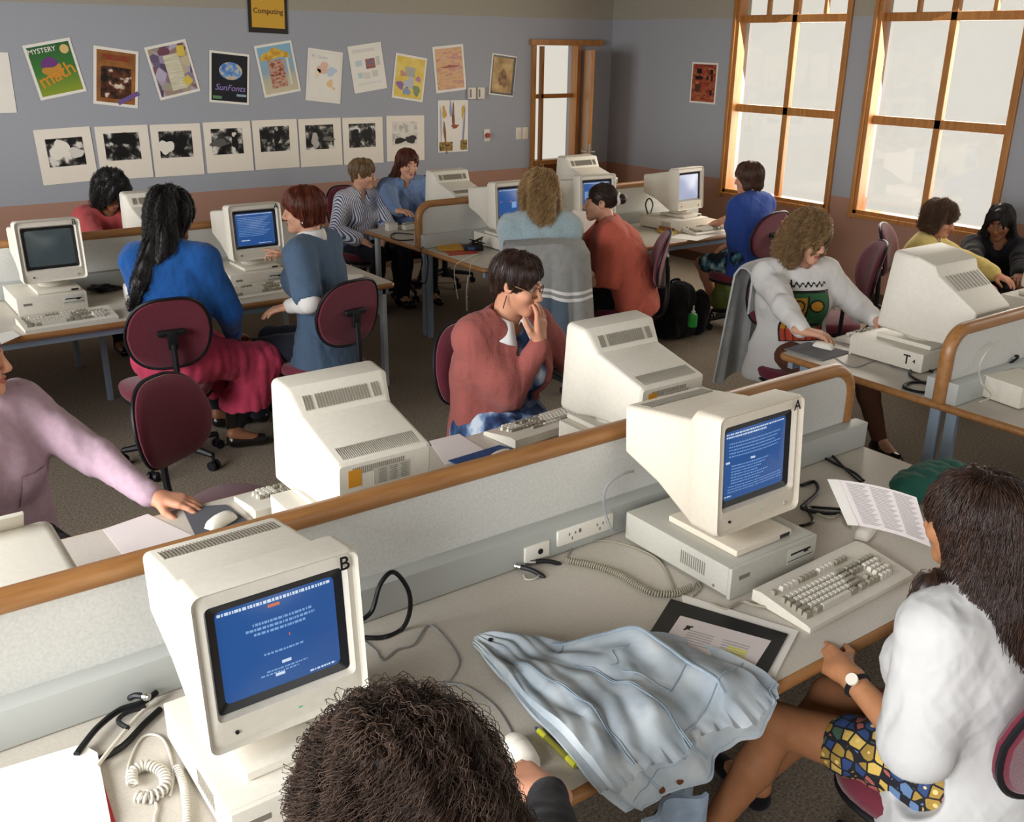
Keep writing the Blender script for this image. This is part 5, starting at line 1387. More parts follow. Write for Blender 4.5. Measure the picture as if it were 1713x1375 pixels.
W_ = p.wr[-1]; Dw = (p.wr[-1]-p.el[-1]).normalized(); wx = Dw.orthogonal().normalized(); wy = Dw.cross(wx)
wt = obj('watch_strap', MB().tube([W_-Dw*.045+(wx*math.cos(a)+wy*math.sin(a))*.031 for a in [2*PI*i/18 for i in range(18)]], .0075, n=6, closed=True), BLACKC, p.o)
fc = nz(CAMP-W_); fc = nz(fc-Dw*fc.dot(Dw)); obj('watch_face', MB().cyl(W_-Dw*.045+fc*.036, W_-Dw*.045+fc*.043, .0155, n=18), PLATE, wt)
bk = -p.F
p.hair(H_DKBROWN, [((0, -.07, .02), p.neck-p.up*.02+bk*.06, .09, .085), (p.neck-p.up*.02+bk*.06, p.neck-p.up*.25+bk*.105, .085, .055), (p.neck-p.sR*.06+bk*.04, Wy(1556, 985, p.sh[-1].y+.06), .05, .034), (Wy(1556, 985, p.sh[-1].y+.06), Wy(1518, 1050, p.sh[-1].y+.10), .034, .018), (p.neck-p.sR*.03+bk*.09, p.neck-p.sR*.10-p.up*.27+bk*.075, .05, .022), (p.neck+p.sR*.05+bk*.06, p.neck+p.sR*.09-p.up*.26+bk*.09, .05, .03), ((-.055, -.02, .0), p.neck-p.sR*.06+bk*.03, .042, .05), ((.055, -.02, .0), p.neck+p.sR*.05+bk*.03, .042, .05)],
       g=.014, amp=.006, freq=70, nstr=3600, ln=.30, steps=24, curl=(.003, .09), width=.0010, lift=.007, line=(.06, .03), h=.0055, fall=1.4)
# 3 ---- lavender sweatshirt at the left edge
p = Person('person in a lavender sweatshirt with one hand on the desk, cut off at left', Wy(-54, 598, 3.36), 158, lean=4, head=(112, 5, 0), skin=SKIN, girth=1.25, sc=1.05, bust=.9, seat=.56,
           L=dict(hand=Wz(258, 832, .762), pole=V((.6, .2, -.6)), dir=V((.75, -.55, -.12)), palm=DOWN, curl=(.25, .3, .2)), R=dict(hand=V((.05, 3.0, .76)), dir=V((0, -1, 0))))
dbg('lav', p)
p.top('lavender_sweatshirt', LAV, g=.032, sleeve=.97, sg=.03, cuff=.012, amp=.012, hem=.05, seed=12, freq=11, k=.05)
p.trousers('trousers', BLACKC); p.shoes(SHOE)
p.hair(H_BROWN, [], nstr=300, ln=.05)
pk = p.neck-p.up*.20+p.sR*-.09
def pocket(u, v): return 0 if (.0 <= v <= 1) else None
p.decal('chest_pocket', p.ftop, pk+p.sF*.05-p.up*.07, p.sR, p.up, p.sF, .10, .12, (10, 12), pocket, [LAV], .006)
# 4 ---- hand to the mouth
hH = Wy(866, 474, 3.30)
p = Person('woman in a rose cardigan and spectacles holding her hand over her mouth', hH, 176, lean=6, head=(148, 14, -4), skin=SKIN, hh=.0048, sc=1.06, girth=1.12, bust=1.15, seat=.57,
           R=dict(hand=hH+ydir(148)*.135+V((-.035, -.0, -.245)), pole=V((-.95, .6, -.45)), dir=V((.12, .10, 1)), palm=-ydir(152)+V((.1, 0, .1)), curl=(.12, .30, .25), spread=-.02), L=dict(hand=V((2.66, 3.12, .74)), pole=V((.9, .3, -.6)), dir=V((0, -1, 0))))
dbg('mouth', p)
p.top('tie_dye_dress', TIEDYE, g=.018, sleeve=.3, amp=.008, hem=.05, neck=.075, vee=.02, seed=14, h=.008)
def open_front(f, s):
    for i in range(7):
        u = i/6; c_ = s.neck-s.up*(.03+.5*u)*s.sc+s.sF*.13*s.sc+s.sR*(-.03); f.ell(c_, [(.048+.045*u)*s.sc]*3, k=.015, sub=True)
        f.cone(s.neck-s.up*(.03+.5*u)*s.sc+s.sF*.09+s.sR*-.03, s.neck-s.up*(.03+.5*u)*s.sc+s.sF*.30+s.sR*-.05, .055+.04*u, .08+.05*u, k=.01, sub=True)
p.top('rose_cardigan', ROSE, g=.036, sleeve=.97, sg=.026, cuff=.016, amp=.010, hem=.10, neck=.078, seed=15, h=.008, extra=open_front, freq=12, k=.04)
p.skirt('dress_skirt', TIEDYE, g=.02, drop=.2)
p.collar(WHITEC, 'white_collar', r=.070, hgt=.03, open_=1.0, flap=.035)
p.hair(H_DKBROWN, [((0, .035, .082), (.03, .06, .06), .04, .035), ((0, -.06, .02), (0, -.062, -.045), .055, .045)], g=.016, amp=.005, nstr=1800, ln=.09, curl=(.001, .05), width=.0009, line=(.044, .062), cut=[((0, 0, -.085), (0, 0, -1))], h=.0048)
p.glasses(WIRE, .026)
obj('earring', MB().cyl(p.hp(-.082, -.004, -.04), p.hp(-.084, -.004, -.095), .0022, n=6), SHOE, p.o)
obj('earring', MB().cyl(p.hp(.082, -.004, -.04), p.hp(.084, -.004, -.095), .0022, n=6), SHOE, p.o)
# 5 ---- blue jumper, back to the viewer
p = Person('woman with long black hair in a bright blue jumper and pink skirt, seen from behind', Wy(287, 364, 5.22), 34, lean=10, head=(70, 8, 0), skin=SKIND, sc=1.04, seat=.60, girth=1.0,
           R=dict(hand=Wy(392, 560, 5.2), pole=V((.2, -.8, -.7)), dir=V((.6, .6, -.3))), L=dict(hand=V((1.62, 5.52, .70)), pole=V((-.4, .2, -1))),
           legs={1: dict(ankle=Wz(392, 722, .09), pole=V((.9, .1, .7)), toe=V((.9, -.5, 0))), -1: dict(ankle=Wz(366, 690, .09), pole=V((.8, .5, .7)), toe=V((.9, -.3, 0)))})
dbg('blue', p)
p.top('blue_jumper', BLUEJ, g=.032, sleeve=.98, sg=.038, cuff=.02, amp=.012, hem=-.06, neck=.066, seed=21, freq=11, k=.05)
p.skirt('pink_skirt', PINK, g=.03, drop=.26, flare=.05, amp=.012)
p.shoes(SHOE, 'boot', boot=.12)
p.trousers('black_tights', BLACKC, g=.003, amp=.001)
p.collar(cloth('pale_collar', '#aab6bd'), 'collar', r=.064, hgt=.03)
bk = -p.F
p.hair(H_BLACK, [((0, -.06, .0), p.neck+bk*.05, .075, .07), ((-.05, -.03, .0), p.neck+bk*.05-p.R*.06-p.up*.06, .06, .055), (p.neck+bk*.06-p.R*.05, p.neck+bk*.13-p.R*.11-p.up*.16, .06, .05), (p.neck+bk*.13-p.R*.11-p.up*.16, p.neck+bk*.15-p.R*.15-p.up*.27, .05, .028), ((0, .03, .08), (0, -.04, .1), .06, .06)], g=.022, amp=.011, freq=70, nstr=2200, ln=.16, curl=(.006, .035), width=.0012, lift=.01, frizz=.3, line=(.05, .035), h=.0065)
# 6 ---- auburn bob pointing
p = Person('auburn haired woman in a slate blue tabard over white, pointing at the left A monitor', Wy(507, 352, 5.10), -38, lean=4, head=(-58, 4, 0), skin=SKINP, sc=1.02, seat=.56,
           R=dict(hand=Wy(484, 430, 5.62), pole=V((.2, .2, -1)), dir=V((-.55, .75, .25)), palm=V((-.3, -.3, -1)), fingers=[(.15, .1, .1), (.5, .7, .4), (.7, .8, .5), (.8, .9, .5)]), L=dict(hand=Wy(486, 512, 5.02), pole=V((-.1, -1, -.5)), dir=V((-.9, .3, -.15)), palm=DOWN),
           legs={-1: dict(ankle=V((2.02, 5.42, .09)), pole=V((-.6, .4, .7))), 1: dict(ankle=V((2.16, 5.55, .09)))})
dbg('auburn', p)
p.top('white_blouse', WHITEC, g=.012, sleeve=.98, sg=.02, cuff=.016, amp=.006, hem=-.05, seed=22)
p.top('slate_tabard', SLATE, g=.03, sleeve=.40, sg=.03, cuff=.036, amp=.010, hem=.07, neck=.066, seed=23, k=.05, freq=12, skirt=.03)
p.collar(WHITEC, 'white_collar', r=.064, hgt=.05)
p.trousers('navy_trousers', NAVY, g=.010, g2=.03)
p.shoes(SHOE)
p.hair(H_AUBURN, [((.05, -.02, .03), (.052, -.025, -.05), .04, .036), ((-.05, -.02, .03), (-.052, -.025, -.05), .04, .036), ((0, -.06, .03), (0, -.065, -.055), .06, .048), ((0, .045, .075), (0, .07, .05), .045, .03)], g=.02, amp=.004, nstr=1500, ln=.14, curl=(.0005, .05), width=.0011, line=(.062, .04), cut=[((0, 0, -.085), (0, -.15, -1))])
er = MB().tube([p.hp(-.085+.012*math.cos(a), -.002, -.055+.016*math.sin(a)) for a in [2*PI*i/14 for i in range(14)]], .002, n=5, closed=True); obj('earring', er, SILVER, p.o)
# 7 ---- red jumper behind the divider
p = Person('person in a red jumper with black curly hair, head bent behind the left divider', Wy(186, 322, 7.55), 175, lean=14, head=(165, 38, 0), skin=SKIND, hh=.006,
           L=dict(hand=V((1.98, 7.12, .77))), R=dict(hand=V((1.68, 7.12, .77))))
dbg('red', p)
p.top('red_jumper', REDJ, g=.03, sleeve=.95, sg=.028, seed=31, amp=.009)
p.trousers('trousers', BLACKC); p.shoes(SHOE)
p.hair(H_BLACK, [((0, -.05, .03), (0, -.05, -.06), .09, .09), ((.07, -.01, .03), (.08, -.01, -.07), .05, .05), ((-.07, -.01, .03), (-.08, -.01, -.07), .05, .05), ((0, .04, .08), (0, -.03, .1), .06, .07)], g=.045, amp=.012, freq=60, nstr=1600, ln=.09, curl=(.006, .025), width=.0013, lift=.012, frizz=.5, line=(.06, .03), h=.0075)
# 8 ---- striped shirt
p = Person('short haired person in a blue and white striped shirt with hands in lap', Wy(607, 291, 7.72), 172, lean=2, head=(128, 10, 0), skin=SKINP, hh=.0055, bust=.35,
           R=dict(hand=Wy(608, 404, 7.46), pole=V((-1, .2, -.6)), dir=V((.6, -.5, -.4))), L=dict(hand=Wy(640, 402, 7.46), pole=V((1, .3, -.6)), dir=V((-.6, -.5, -.5))))
dbg('striped', p)
p.top('striped_shirt', STRIPE, g=.026, sleeve=.88, sg=.026, cuff=.03, amp=.009, hem=.04, neck=.066, vee=.10, seed=32)
p.collar(STRIPE, 'collar', r=.062, hgt=.035, open_=1.6)
p.trousers('jeans', NAVY); p.shoes(SHOE)
p.hair(H_SAND, [((0, .035, .085), (.01, .06, .06), .045, .03), ((0, -.06, .02), (0, -.06, -.05), .05, .035)], g=.018, amp=.006, nstr=1100, ln=.09, curl=(.001, .06), width=.0012, line=(.06, .045), cut=[((0, 0, -.075), (0, 0, -1))])
obj('watch', MB().tube([p.wr[1]-(p.wr[1]-p.el[1]).normalized()*.02+V((.03*math.cos(a), .01*math.sin(a), .03*math.sin(a))) for a in [2*PI*i/16 for i in range(16)]], .005, n=5, closed=True), GOLD, p.o)
# 9 ---- denim shirt
p = Person('smiling woman with long chestnut hair in a blue denim shirt, typing at the back desk', Wy(682, 274, 7.66), 194, lean=6, head=(182, 12, -4), skin=SKINP, hh=.005,
           R=dict(hand=Wz(676, 380, .79), pole=V((-1, .3, -.5)), dir=V((.4, -.9, 0))), L=dict(hand=V((4.5, 7.26, .79)), pole=V((1, .3, -.5)), dir=V((-.2, -1, 0))))
dbg('denim', p)
p.top('denim_shirt', DENIM, g=.03, sleeve=.97, sg=.03, cuff=.018, amp=.010, hem=.03, neck=.066, vee=.10, seed=33, h=.0085)
p.collar(DENIM, 'collar', r=.064, hgt=.035, open_=1.5)
for q in (-1, 1): p.decal('shirt_pocket', p.ftop, p.neck-p.up*.20+p.sR*(q*.085)+p.sF*.05, p.sR, p.up, p.sF, .085, .085, (8, 8), lambda u, v: 0, [DENIM], .005)
p.trousers('jeans', NAVY); p.shoes(SHOE)
bk = -p.F
p.hair(H_RED, [((0, -.06, .02), p.neck+bk*.055, .075, .07), ((.055, -.03, .01), p.neck+p.R*.085+bk*.03-p.up*.0, .036, .05), ((-.055, -.02, .01), p.neck-p.R*.065+bk*.03, .03, .035), (p.neck+bk*.06, p.neck+bk*.10-p.up*.16, .075, .06), (p.neck+p.R*.09+bk*.03, p.neck+p.R*.16+bk*.08-p.up*.12, .055, .04)], g=.016, amp=.006, nstr=1800, ln=.2, steps=18, curl=(.003, .07), width=.0013, line=(.045, .066))
# 10 --- fluffy pale blue cardigan
p = Person('woman with wavy dark blond hair in a fluffy pale blue cardigan, back to the viewer', Wy(902, 322, 5.12), 28, lean=8, head=(30, 6, 0), skin=SKINP, sc=1.06, girth=1.1, seat=.56, face=False,
           R=dict(hand=V((4.75, 5.72, .78)), pole=V((1, -.3, -.5))), L=dict(hand=V((4.40, 5.75, .78)), pole=V((-1, -.3, -.5))))
dbg('fuzzy', p)
o = p.top('fluffy_cardigan', FUZZ, g=.045, sleeve=.97, sg=.042, cuff=.03, amp=.010, hem=.05, seed=41, k=.06)
p.trousers('trousers', BLACKC); p.shoes(SHOE)
vs = np.array([v.co for v in o.data.vertices]); nn = np.array([v.normal for v in o.data.vertices]); rs = np.random.default_rng(3); ix = rs.choice(len(vs), 9000)
t_ = nn[ix]+rs.normal(size=(9000, 3))*.7; t_ /= np.linalg.norm(t_, axis=1, keepdims=True); a_ = vs[ix]; l_ = rs.uniform(.008, .022, (9000, 1)); b_ = np.cross(t_, rs.normal(size=(9000, 3))); b_ /= np.linalg.norm(b_, axis=1, keepdims=True)
V3 = np.stack([a_+b_*.0006, a_-b_*.0006, a_+t_*l_], 1).reshape(-1, 3)
np_mesh('wool_fibres', V3, np.arange(27000).reshape(-1, 3), FUZZ, o)['kind'] = 'stuff'
bk = -p.F
p.hair(H_BLOND, [((0, -.06, .0), p.neck+bk*.06+p.up*.01, .085, .075), ((.06, -.02, .0), p.neck+p.R*.06+bk*.03, .045, .05), ((-.06, -.02, .0), p.neck-p.R*.06+bk*.03, .045, .05)], g=.022, amp=.011, freq=48, nstr=3200, ln=.17, steps=28, curl=(.011, .05), width=.0011, lift=.016, frizz=.2, line=(.055, .045))
# 11 --- coral polo shirt, hair in a bun
p = Person('woman in a coral polo shirt with dark hair in a bun, in profile', Wy(1004, 338, 5.14), -50, lean=20, head=(-52, 4, 0), skin=SKINP, hh=.0048, girth=1.3, bust=1.1, seat=.55, sc=1.02,
           L=dict(hand=Wy(955, 478, 5.0), pole=V((.5, -.6, -1)), dir=V((-.9, .4, .1))), R=dict(hand=V((4.42, 5.62, .78)), pole=V((.3, .8, -1)), dir=V((-.5, .8, 0))))
dbg('orange', p)
p.top('coral_polo', CORAL, g=.042, sleeve=.50, sg=.045, cuff=.05, amp=.013, hem=.05, neck=.068, seed=42, k=.05, freq=11, h=.0085)
p.collar(CORAL, 'collar', r=.066, hgt=.03)
p.trousers('black_trousers', BLACKC, g=.02)
p.shoes(SHOE)
p.hair(H_DKBROWN, [((0, -.03, .05), (0, -.05, .02), .06, .06), ((0, -.07, .03), (0, -.12, .016), .05, .022)], g=.008, amp=.002, nstr=1100, ln=.10, width=.0010, line=(.05, .055), cut=[((0, 0, -.06), (0, -.12, -1))], name='hair', fall=.2, part_to=(0, .09, .06))
bn = SDF(); bn.ell(p.hp(0, -.146, .012), [.034, .034, .036]); bn.disp = folds(4, .004, 60); sdf_obj('hair_bun', bn, H_DKBROWN, p.o, .005)
obj('scrunchie', MB().tube([p.hp(.034*math.cos(a), -.122+.004*math.sin(3*a), .016+.036*math.sin(a)) for a in [2*PI*i/20 for i in range(20)]], .011, n=7, closed=True), WHITEC, p.o)
# 12 --- blue shirt at the window
p = Person('person with a brown bob in a royal blue shirt sitting beside the first window', Wy(1252, 298, 5.30), -4, lean=2, head=(-18, 8, 0), skin=SKIN, hh=.005, seat=.55,
           L=dict(hand=Wy(1222, 408, 5.42), pole=V((-.3, -.7, -1)), dir=V((-.6, .5, -.4))), R=dict(hand=V((6.3, 5.75, .78)), pole=V((1, 0, -.6))),
           legs={-1: dict(ankle=Wz(1192, 500, .13), pole=V((-.5, .5, .7))), 1: dict(ankle=V((6.35, 5.72, .1)))})
dbg('bob', p)
p.top('royal_blue_shirt', BLUES, g=.036, sleeve=.47, sg=.034, cuff=.045, amp=.012, hem=.06, neck=.062, seed=51, k=.05, freq=12)
p.collar(BLUES, 'collar', r=.062, hgt=.03)
p.trousers('tropical_shorts', TROPIC, g=.02, t=.42, g2=.026)
p.hair(H_BOB, [((.05, -.015, .03), (.055, -.015, -.06), .04, .036), ((-.05, -.015, .03), (-.055, -.015, -.06), .04, .036), ((0, -.06, .03), (0, -.068, -.06), .06, .05), ((0, .045, .075), (0, .07, .045), .045, .032)], g=.018, amp=.003, nstr=1500, ln=.16, curl=(.0004, .05), width=.0011, line=(.06, .035), cut=[((0, 0, -.092), (0, .1, -1))])
obj('watch', MB().tube([p.wr[-1]-(p.wr[-1]-p.el[-1]).normalized()*.03+(Matrix.Rotation(a, 3, (p.wr[-1]-p.el[-1]).normalized()) @ (p.wr[-1]-p.el[-1]).orthogonal().normalized())*.029 for a in [2*PI*i/16 for i in range(16)]], .006, n=5, closed=True), BLACKC, p.o)
# 13 --- white sweatshirt
p = Person('woman with curly light brown hair and spectacles in a white printed sweatshirt', Wy(1352, 398, 3.46), 204, lean=-1, head=(180, 15, 0), skin=SKINP, hh=.0048, seat=.54, sc=1.06, bust=.55,
           R=dict(hand=Wz(1352, 569, .775), pole=V((-.5, .8, -.9)), dir=V((.55, -.8, -.08)), curl=(.25, .45, .3)), L=dict(hand=V((4.72, 3.06, .785)), pole=V((1, .3, -.6)), dir=V((-.15, -1, 0))),
           legs={1: dict(ankle=V((4.45, 2.95, .1))), -1: dict(ankle=V((4.75, 2.95, .1)))})
dbg('sweat', p)
p.top('white_sweatshirt', WHITEC, g=.034, sleeve=.97, sg=.034, cuff=.016, amp=.010, hem=.05, neck=.066, seed=61, k=.05, freq=11, h=.008, skirt=.015)
def art(u, v):
    x, y = (u-.5)*2, (v-.5)*2
    if y > .72:                                       # scribbled signature
        if abs(x+.62) < .035 and y < .99: return 0
        if abs(y-.84-.055*math.sin(x*26)) < .035 and -.8 < x < .85: return 0
        return None
    if y > .66: return None
    if x < -.93 or x > .93 or y > .56 or y < -.96: return 0
    for cx in (-.38, .42):
        r = math.hypot((x-cx)/.30, (y-.16)/.20)
        if r < .78: return 1
        if r < 1.05: return 0
    if abs(x-.03-.05*math.sin(y*5)) < .04 and -.55 < y < .5: return 0
    if abs(y+.50) < .035 and abs(x) < .7: return 0
    if abs(x+.72) < .03 and y < .3: return 0
    if y < -.60+.45*max(0, .35-abs(x-.05)): return 3 if abs((x*7) % 2-1) > .13 else 0
    if abs(y+.22) < .03 and x < -.1: return 0
    return 1 if (x < 0 and y < .42) else 2
p.decal('printed_picture', p.ftop, p.neck-p.up*.235+p.sF*.06, p.sR, p.up, p.sF, .28, .35, (54, 70), lambda u, v: art(1-u, v), [BLACK, flat_mat('ink_amber', '#c08a2a', .8), flat_mat('ink_green', '#35633f', .8), flat_mat('ink_red', '#b5472f', .8)])
p.trousers('brown_trousers', cloth('brown_corduroy', '#5b3a2c'), g=.006)
p.shoes(SHOE)
p.hair(H_CURL, [((.055, -.03, .03), (.09, -.025, -.09), .05, .055), ((-.055, -.03, .03), (-.09, -.025, -.09), .05, .055), ((0, -.06, .0), (0, -.08, -.10), .085, .08), ((0, .03, .085), (.0, -.03, .09), .045, .055)], g=.020, amp=.012, freq=45, nstr=3600, ln=.16, steps=28, curl=(.010, .042), width=.0009, lift=.016, frizz=.4, line=(.038, .066), side_cut=.0, h=.006)
p.glasses(TORT, .025)
# 14 --- yellow jumper
p = Person('woman with short curly brown hair in a yellow jumper, in profile before the second window', Wy(1572, 366, 3.86), 158, lean=8, head=(170, 12, 0), skin=SKIN, hh=.005, seat=.5,
           R=dict(hand=V((6.35, 3.45, .70))), L=dict(hand=V((6.7, 3.4, .70))))
dbg('yellow', p)
p.top('yellow_jumper', YEL, g=.036, sleeve=.95, sg=.034, amp=.011, neck=.075, seed=71, k=.05)
p.collar(WHITEC, 'white_collar', r=.066, hgt=.022)
p.trousers('trousers', NAVY); p.shoes(SHOE)
p.hair(H_BROWN, [((.05, -.02, .03), (.065, -.015, -.05), .045, .045), ((-.05, -.02, .03), (-.065, -.015, -.05), .045, .045), ((0, -.06, .02), (0, -.07, -.05), .06, .06), ((0, .05, .08), (0, .075, .055), .04, .035)], g=.022, amp=.011, freq=50, nstr=2200, ln=.11, steps=20, curl=(.008, .04), width=.0012, lift=.008, line=(.06, .045))
# 15 --- black top at the right edge
p = Person('woman with long dark hair in a black top, cut off by the right edge', Wy(1672, 372, 3.78), 236, lean=8, head=(254, 20, 4), skin=SKIND, hh=.005, seat=.52,
           R=dict(hand=V((6.6, 3.55, .70))), L=dict(hand=V((6.9, 3.4, .70))))
dbg('dark', p)
p.top('black_top', BLACKC, g=.032, sleeve=.97, sg=.03, amp=.009, neck=.07, vee=.06, seed=72)
p.trousers('trousers', BLACKC); p.shoes(SHOE)
bk = -p.F
p.hair(H_BLACK, [((0, -.06, .02), p.neck+bk*.06, .08, .075), ((.06, -.03, .02), p.neck+p.R*.095+bk*.03-p.up*.02, .034, .05), ((-.06, -.02, .02), p.neck-p.R*.09+bk*.03-p.up*.02, .034, .05), (p.neck+p.R*.095+bk*.02, p.neck+p.R*.15-p.up*.16, .05, .03), (p.neck-p.R*.09+bk*.03, p.neck-p.R*.13-p.up*.14, .05, .03), ((0, .04, .08), (0, .06, .06), .04, .03)], g=.018, amp=.006, freq=60, nstr=1500, ln=.2, curl=(.003, .06), width=.0012, line=(.046, .062), side_cut=.03)
tg_ = obj('badge', MB().box(p.neck-p.up*.27+p.sF*.155+p.sR*.05, (.045, .008, .03), bevel=.002), SILVER, p.o)
# ------------------------------------------------------------------ chairs, placed
def seat_for(n, label, push=.05):
    p = CAST[n]; return chair(p.hip.x+p.F0.x*push, p.hip.y+p.F0.y*push, p.yaw, label)
chair(1.41, 5.12, 5, 'maroon chair of the woman in the bright blue jumper')
chair(2.28, 4.98, -12, 'maroon chair of the woman in the slate blue tabard')
chair(1.21, 3.74, 150, 'empty maroon chair pulled out from the far side of the nearest desk', drop=.12)
seat_for('mouth', 'maroon chair of the woman in the rose cardigan')
seat_for('orange', 'maroon chair of the woman in the coral polo shirt')
seat_for('bob', 'maroon chair of the person in the royal blue shirt')
seat_for('sweat', 'maroon chair of the woman in the white sweatshirt, under a pale jacket')
chair(5.55, 3.98, -50, 'empty maroon chair with padded armrests turned to the left by the second window', arms=True)
seat_for('yellow', 'maroon chair of the woman in the yellow jumper')
seat_for('rightfront', 'maroon chair under the floral skirt at the nearest desk')
chair(4.95, 7.95, 185, 'empty maroon chair behind the back desk, only its top showing')
seat_for('striped', 'maroon chair of the person in the striped shirt')
seat_for('denim', 'maroon chair of the woman in the denim shirt')
seat_for('fuzzy', 'maroon chair of the fluffy blue cardigan, with a striped jacket over it')
# ------------------------------------------------------------------ papers, cords, bags and clothes lying about
def sheet_on(name, label, cat, pxs, z, m, t=.0012, group=None):
    """flat sheet on a desk, corners given by where they lie"""
    P = [Wz(x, y, z) for x, y in pxs]; c = sum((p for p in P), V())/len(P)
    o = obj(name, MB().prism([(p.x-c.x, p.y-c.y) for p in P], t, 'z', 0), m, smooth=False); o.location = (c.x, c.y, z)
    return tag(o, label, cat, group)
def marks(parent, name, m, rects, z, kind='stuff'):
    g = MB()
    for x, y, w_, h_, r in rects: g.box((x, y, z), (w_, h_, .0005), rot=(0, 0, r))
    o = obj(name, g, m, parent, smooth=False)
    if kind: o['kind'] = kind
    return o
ZT = ZD+.0005
INK = mat('ink_grey', '#6b6866', .7); INKL = mat('ink_light', '#a9a5a2', .7); HIL = mat('highlighter_ink', '#d9d46a', .6)
SHEETW = mat('sheet_white', '#e8e4dc', .7, .02, 10); SHEETP = mat('sheet_pinkish', '#dcd2cf', .7, .02, 10)
# denim jacket
JD = ramp_mat('pale_denim', [(.3, '#9da9b2'), (.5, '#b3bdc4'), (.7, '#c8ced0')], lambda nt, tc: (lambda n: (nt.links.new(tc.outputs['Object'], n.inputs[0]), n.outputs['Fac'])[1])(N(nt, 'TexNoise', Scale=9.0, Detail=6.0)), .9, .1)
JDS = cloth('denim_seam', '#9fb0bd', .1, 40); JDD = cloth('denim_inside', '#8795a4', .1, 30)
Lp = smoothpath([V((792, 1083, 0)), V((838, 1140, 0)), V((890, 1200, 0)), V((945, 1262, 0)), V((995, 1318, 0)), V((1038, 1352, 0))], 12)
Rp = smoothpath([V((800, 1074, 0)), V((872, 1066, 0)), V((948, 1080, 0)), V((1045, 1066, 0)), V((1120, 1066, 0)), V((1200, 1090, 0)), V((1303, 1150, 0))], 10)
def along(P, u):
    k = min(u, .9999)*(len(P)-1); i = int(k); return P[i].lerp(P[i+1], k-i)
def jk(u, v):
    a, b = along(Lp, u), along(Rp, u); p = a.lerp(b, v)
    bow = 1-.0*u; hem = 22*u**4*math.sin(PI*v)
    px, py = p.x+hem*.5, p.y+hem*.9
    f = .012+.020*u**.5*(abs(math.sin(v*8.5+2.0*u+.6*math.sin(5*u)))**.8)+.012*math.sin(v*17+7*u)*math.sin(PI*v)*u+.010*math.sin(12*u+9*v)*v+.012*math.sin(9*u-4*v)**2
    f += .006*math.sin(31*v+13*u+2*math.sin(9*u))*u+.005*math.sin(38*u-9*v)*math.sin(PI*v)+.006*abs(math.sin(14*u+21*v))
    f += .022*math.exp(-((v-.80-.08*math.sin(4*u))/.05)**2)*(u > .3)*min(1, (u-.3)*5)
    if v < .06 or v > .94: f *= .45
    q = Wz(px, py, ZD+.004)
    if q.y < 1.228:
        q2 = Wy(px, py, 1.214); q2.y -= f*.8; return q2
    e = min(1, max(0, (q.y-1.228)/.05)); q.z += f*(.35+.65*e); return q
creased(JD, .28, 14); jo = obj('denim_jacket', MB().grid(jk, 84, 60, thick=.008), JD)
tag(jo, 'pale denim jacket thrown over the edge of the nearest desk', 'jacket')
def jline(uv, r, name, m=JDS):
    pts = []
    for a, b in uv:
        p = jk(a, b); p.z += .0025; pts.append(p)
    return obj(name, MB().tube(pts, r, n=5), m, jo)
for du in (0, .012): jline([(.16+.84*i/40, .30-.06*i/40+.03*math.sin(i*.12)+du) for i in range(40)], .0013, 'seam')
for du in (0, .012): jline([(.42+.56*i/30, .60-.10*math.sin(i*.05)+du) for i in range(30)], .0013, 'seam')
jline([(.90, .02+.96*i/50) for i in range(51)], .0014, 'hem_seam')
jline([(.985, .01+.98*i/50) for i in range(51)], .0018, 'hem_edge')
jline([(.30+.62*i/30, .80+.08*math.sin((.30+.62*i/30)*4)*1.0) for i in range(31)], .0035, 'placket_fold')
jline([(.55+.02*math.sin(i*.6), .63+.16*i/14) for i in range(15)], .0014, 'pocket_seam'); jline([(.60+.2*i/14, .64) for i in range(15)], .0014, 'pocket_seam')
jline([(.80, .64+.14*i/14) for i in range(15)], .0014, 'pocket_seam')
jline([(.34, .70+.28*i/14) for i in range(15)], .0016, 'yoke_seam')
for v_ in (.22, .32): 
    p = jk(.955, v_); obj('rivet', MB().cyl(p, p+V((-.0, -.004, .006)), .0075, n=14), mat('copper', '#a46a4a', .3, metal=.9), jo)
fl = obj('hanging_sleeve', MB().grid(lambda u, v: (lambda p: V((p.x, p.y-.012-.012*math.sin(v*9), p.z-.02-.34*u)))(jk(.99, .06+.34*v)), 14, 16, thick=.01), JDD, jo)
p = jk(.02, .4); obj('cuff_button', MB().cyl(p+V((.02, -.03, .002)), p+V((.02, -.03, .006)), .006, n=10), DARK, jo)
# folder with sheets beside the jacket
sheet_on('paper_sheet', 'white sheets under the black edged folder on the nearest desk', 'paper', [(1140, 996), (1336, 1057), (1296, 1134), (1160, 1090)], ZT, SHEETW, .004)
fo = sheet_on('folder', 'black edged folder with a highlighted page beside the denim jacket', 'folder', [(1122, 1003), (1318, 1062), (1283, 1128), (1075, 1078)], ZT+.0045, BLACK, .003)
pg = [Wz(x, y, ZT+.0078) for x, y in ((1138, 1030), (1290, 1072), (1258, 1122), (1098, 1090))]; c = fo.location
pgo = obj('page', MB().prism([(q.x-c.x, q.y-c.y) for q in pg], .0008, 'z', .0031), SHEETP, fo, smooth=False)
ang_ = math.atan2(pg[1].y-pg[0].y, pg[1].x-pg[0].x); ctr = sum(pg, V())/4-c
ca, sa = math.cos(ang_), math.sin(ang_)
def pgxy(u, v): return ctr.x+u*ca-v*sa, ctr.y+u*sa+v*ca
marks(pgo, 'printed_lines', INKL, [(*pgxy(-.045, .03-.012*i), .07, .004, ang_) for i in range(6)]+[(*pgxy(.05, .03-.012*i), .07, .004, ang_) for i in range(6)], .0042)
marks(pgo, 'highlighting', HIL, [(*pgxy(.06, .004-.014*i), .05, .009, ang_) for i in range(3)], .0043)
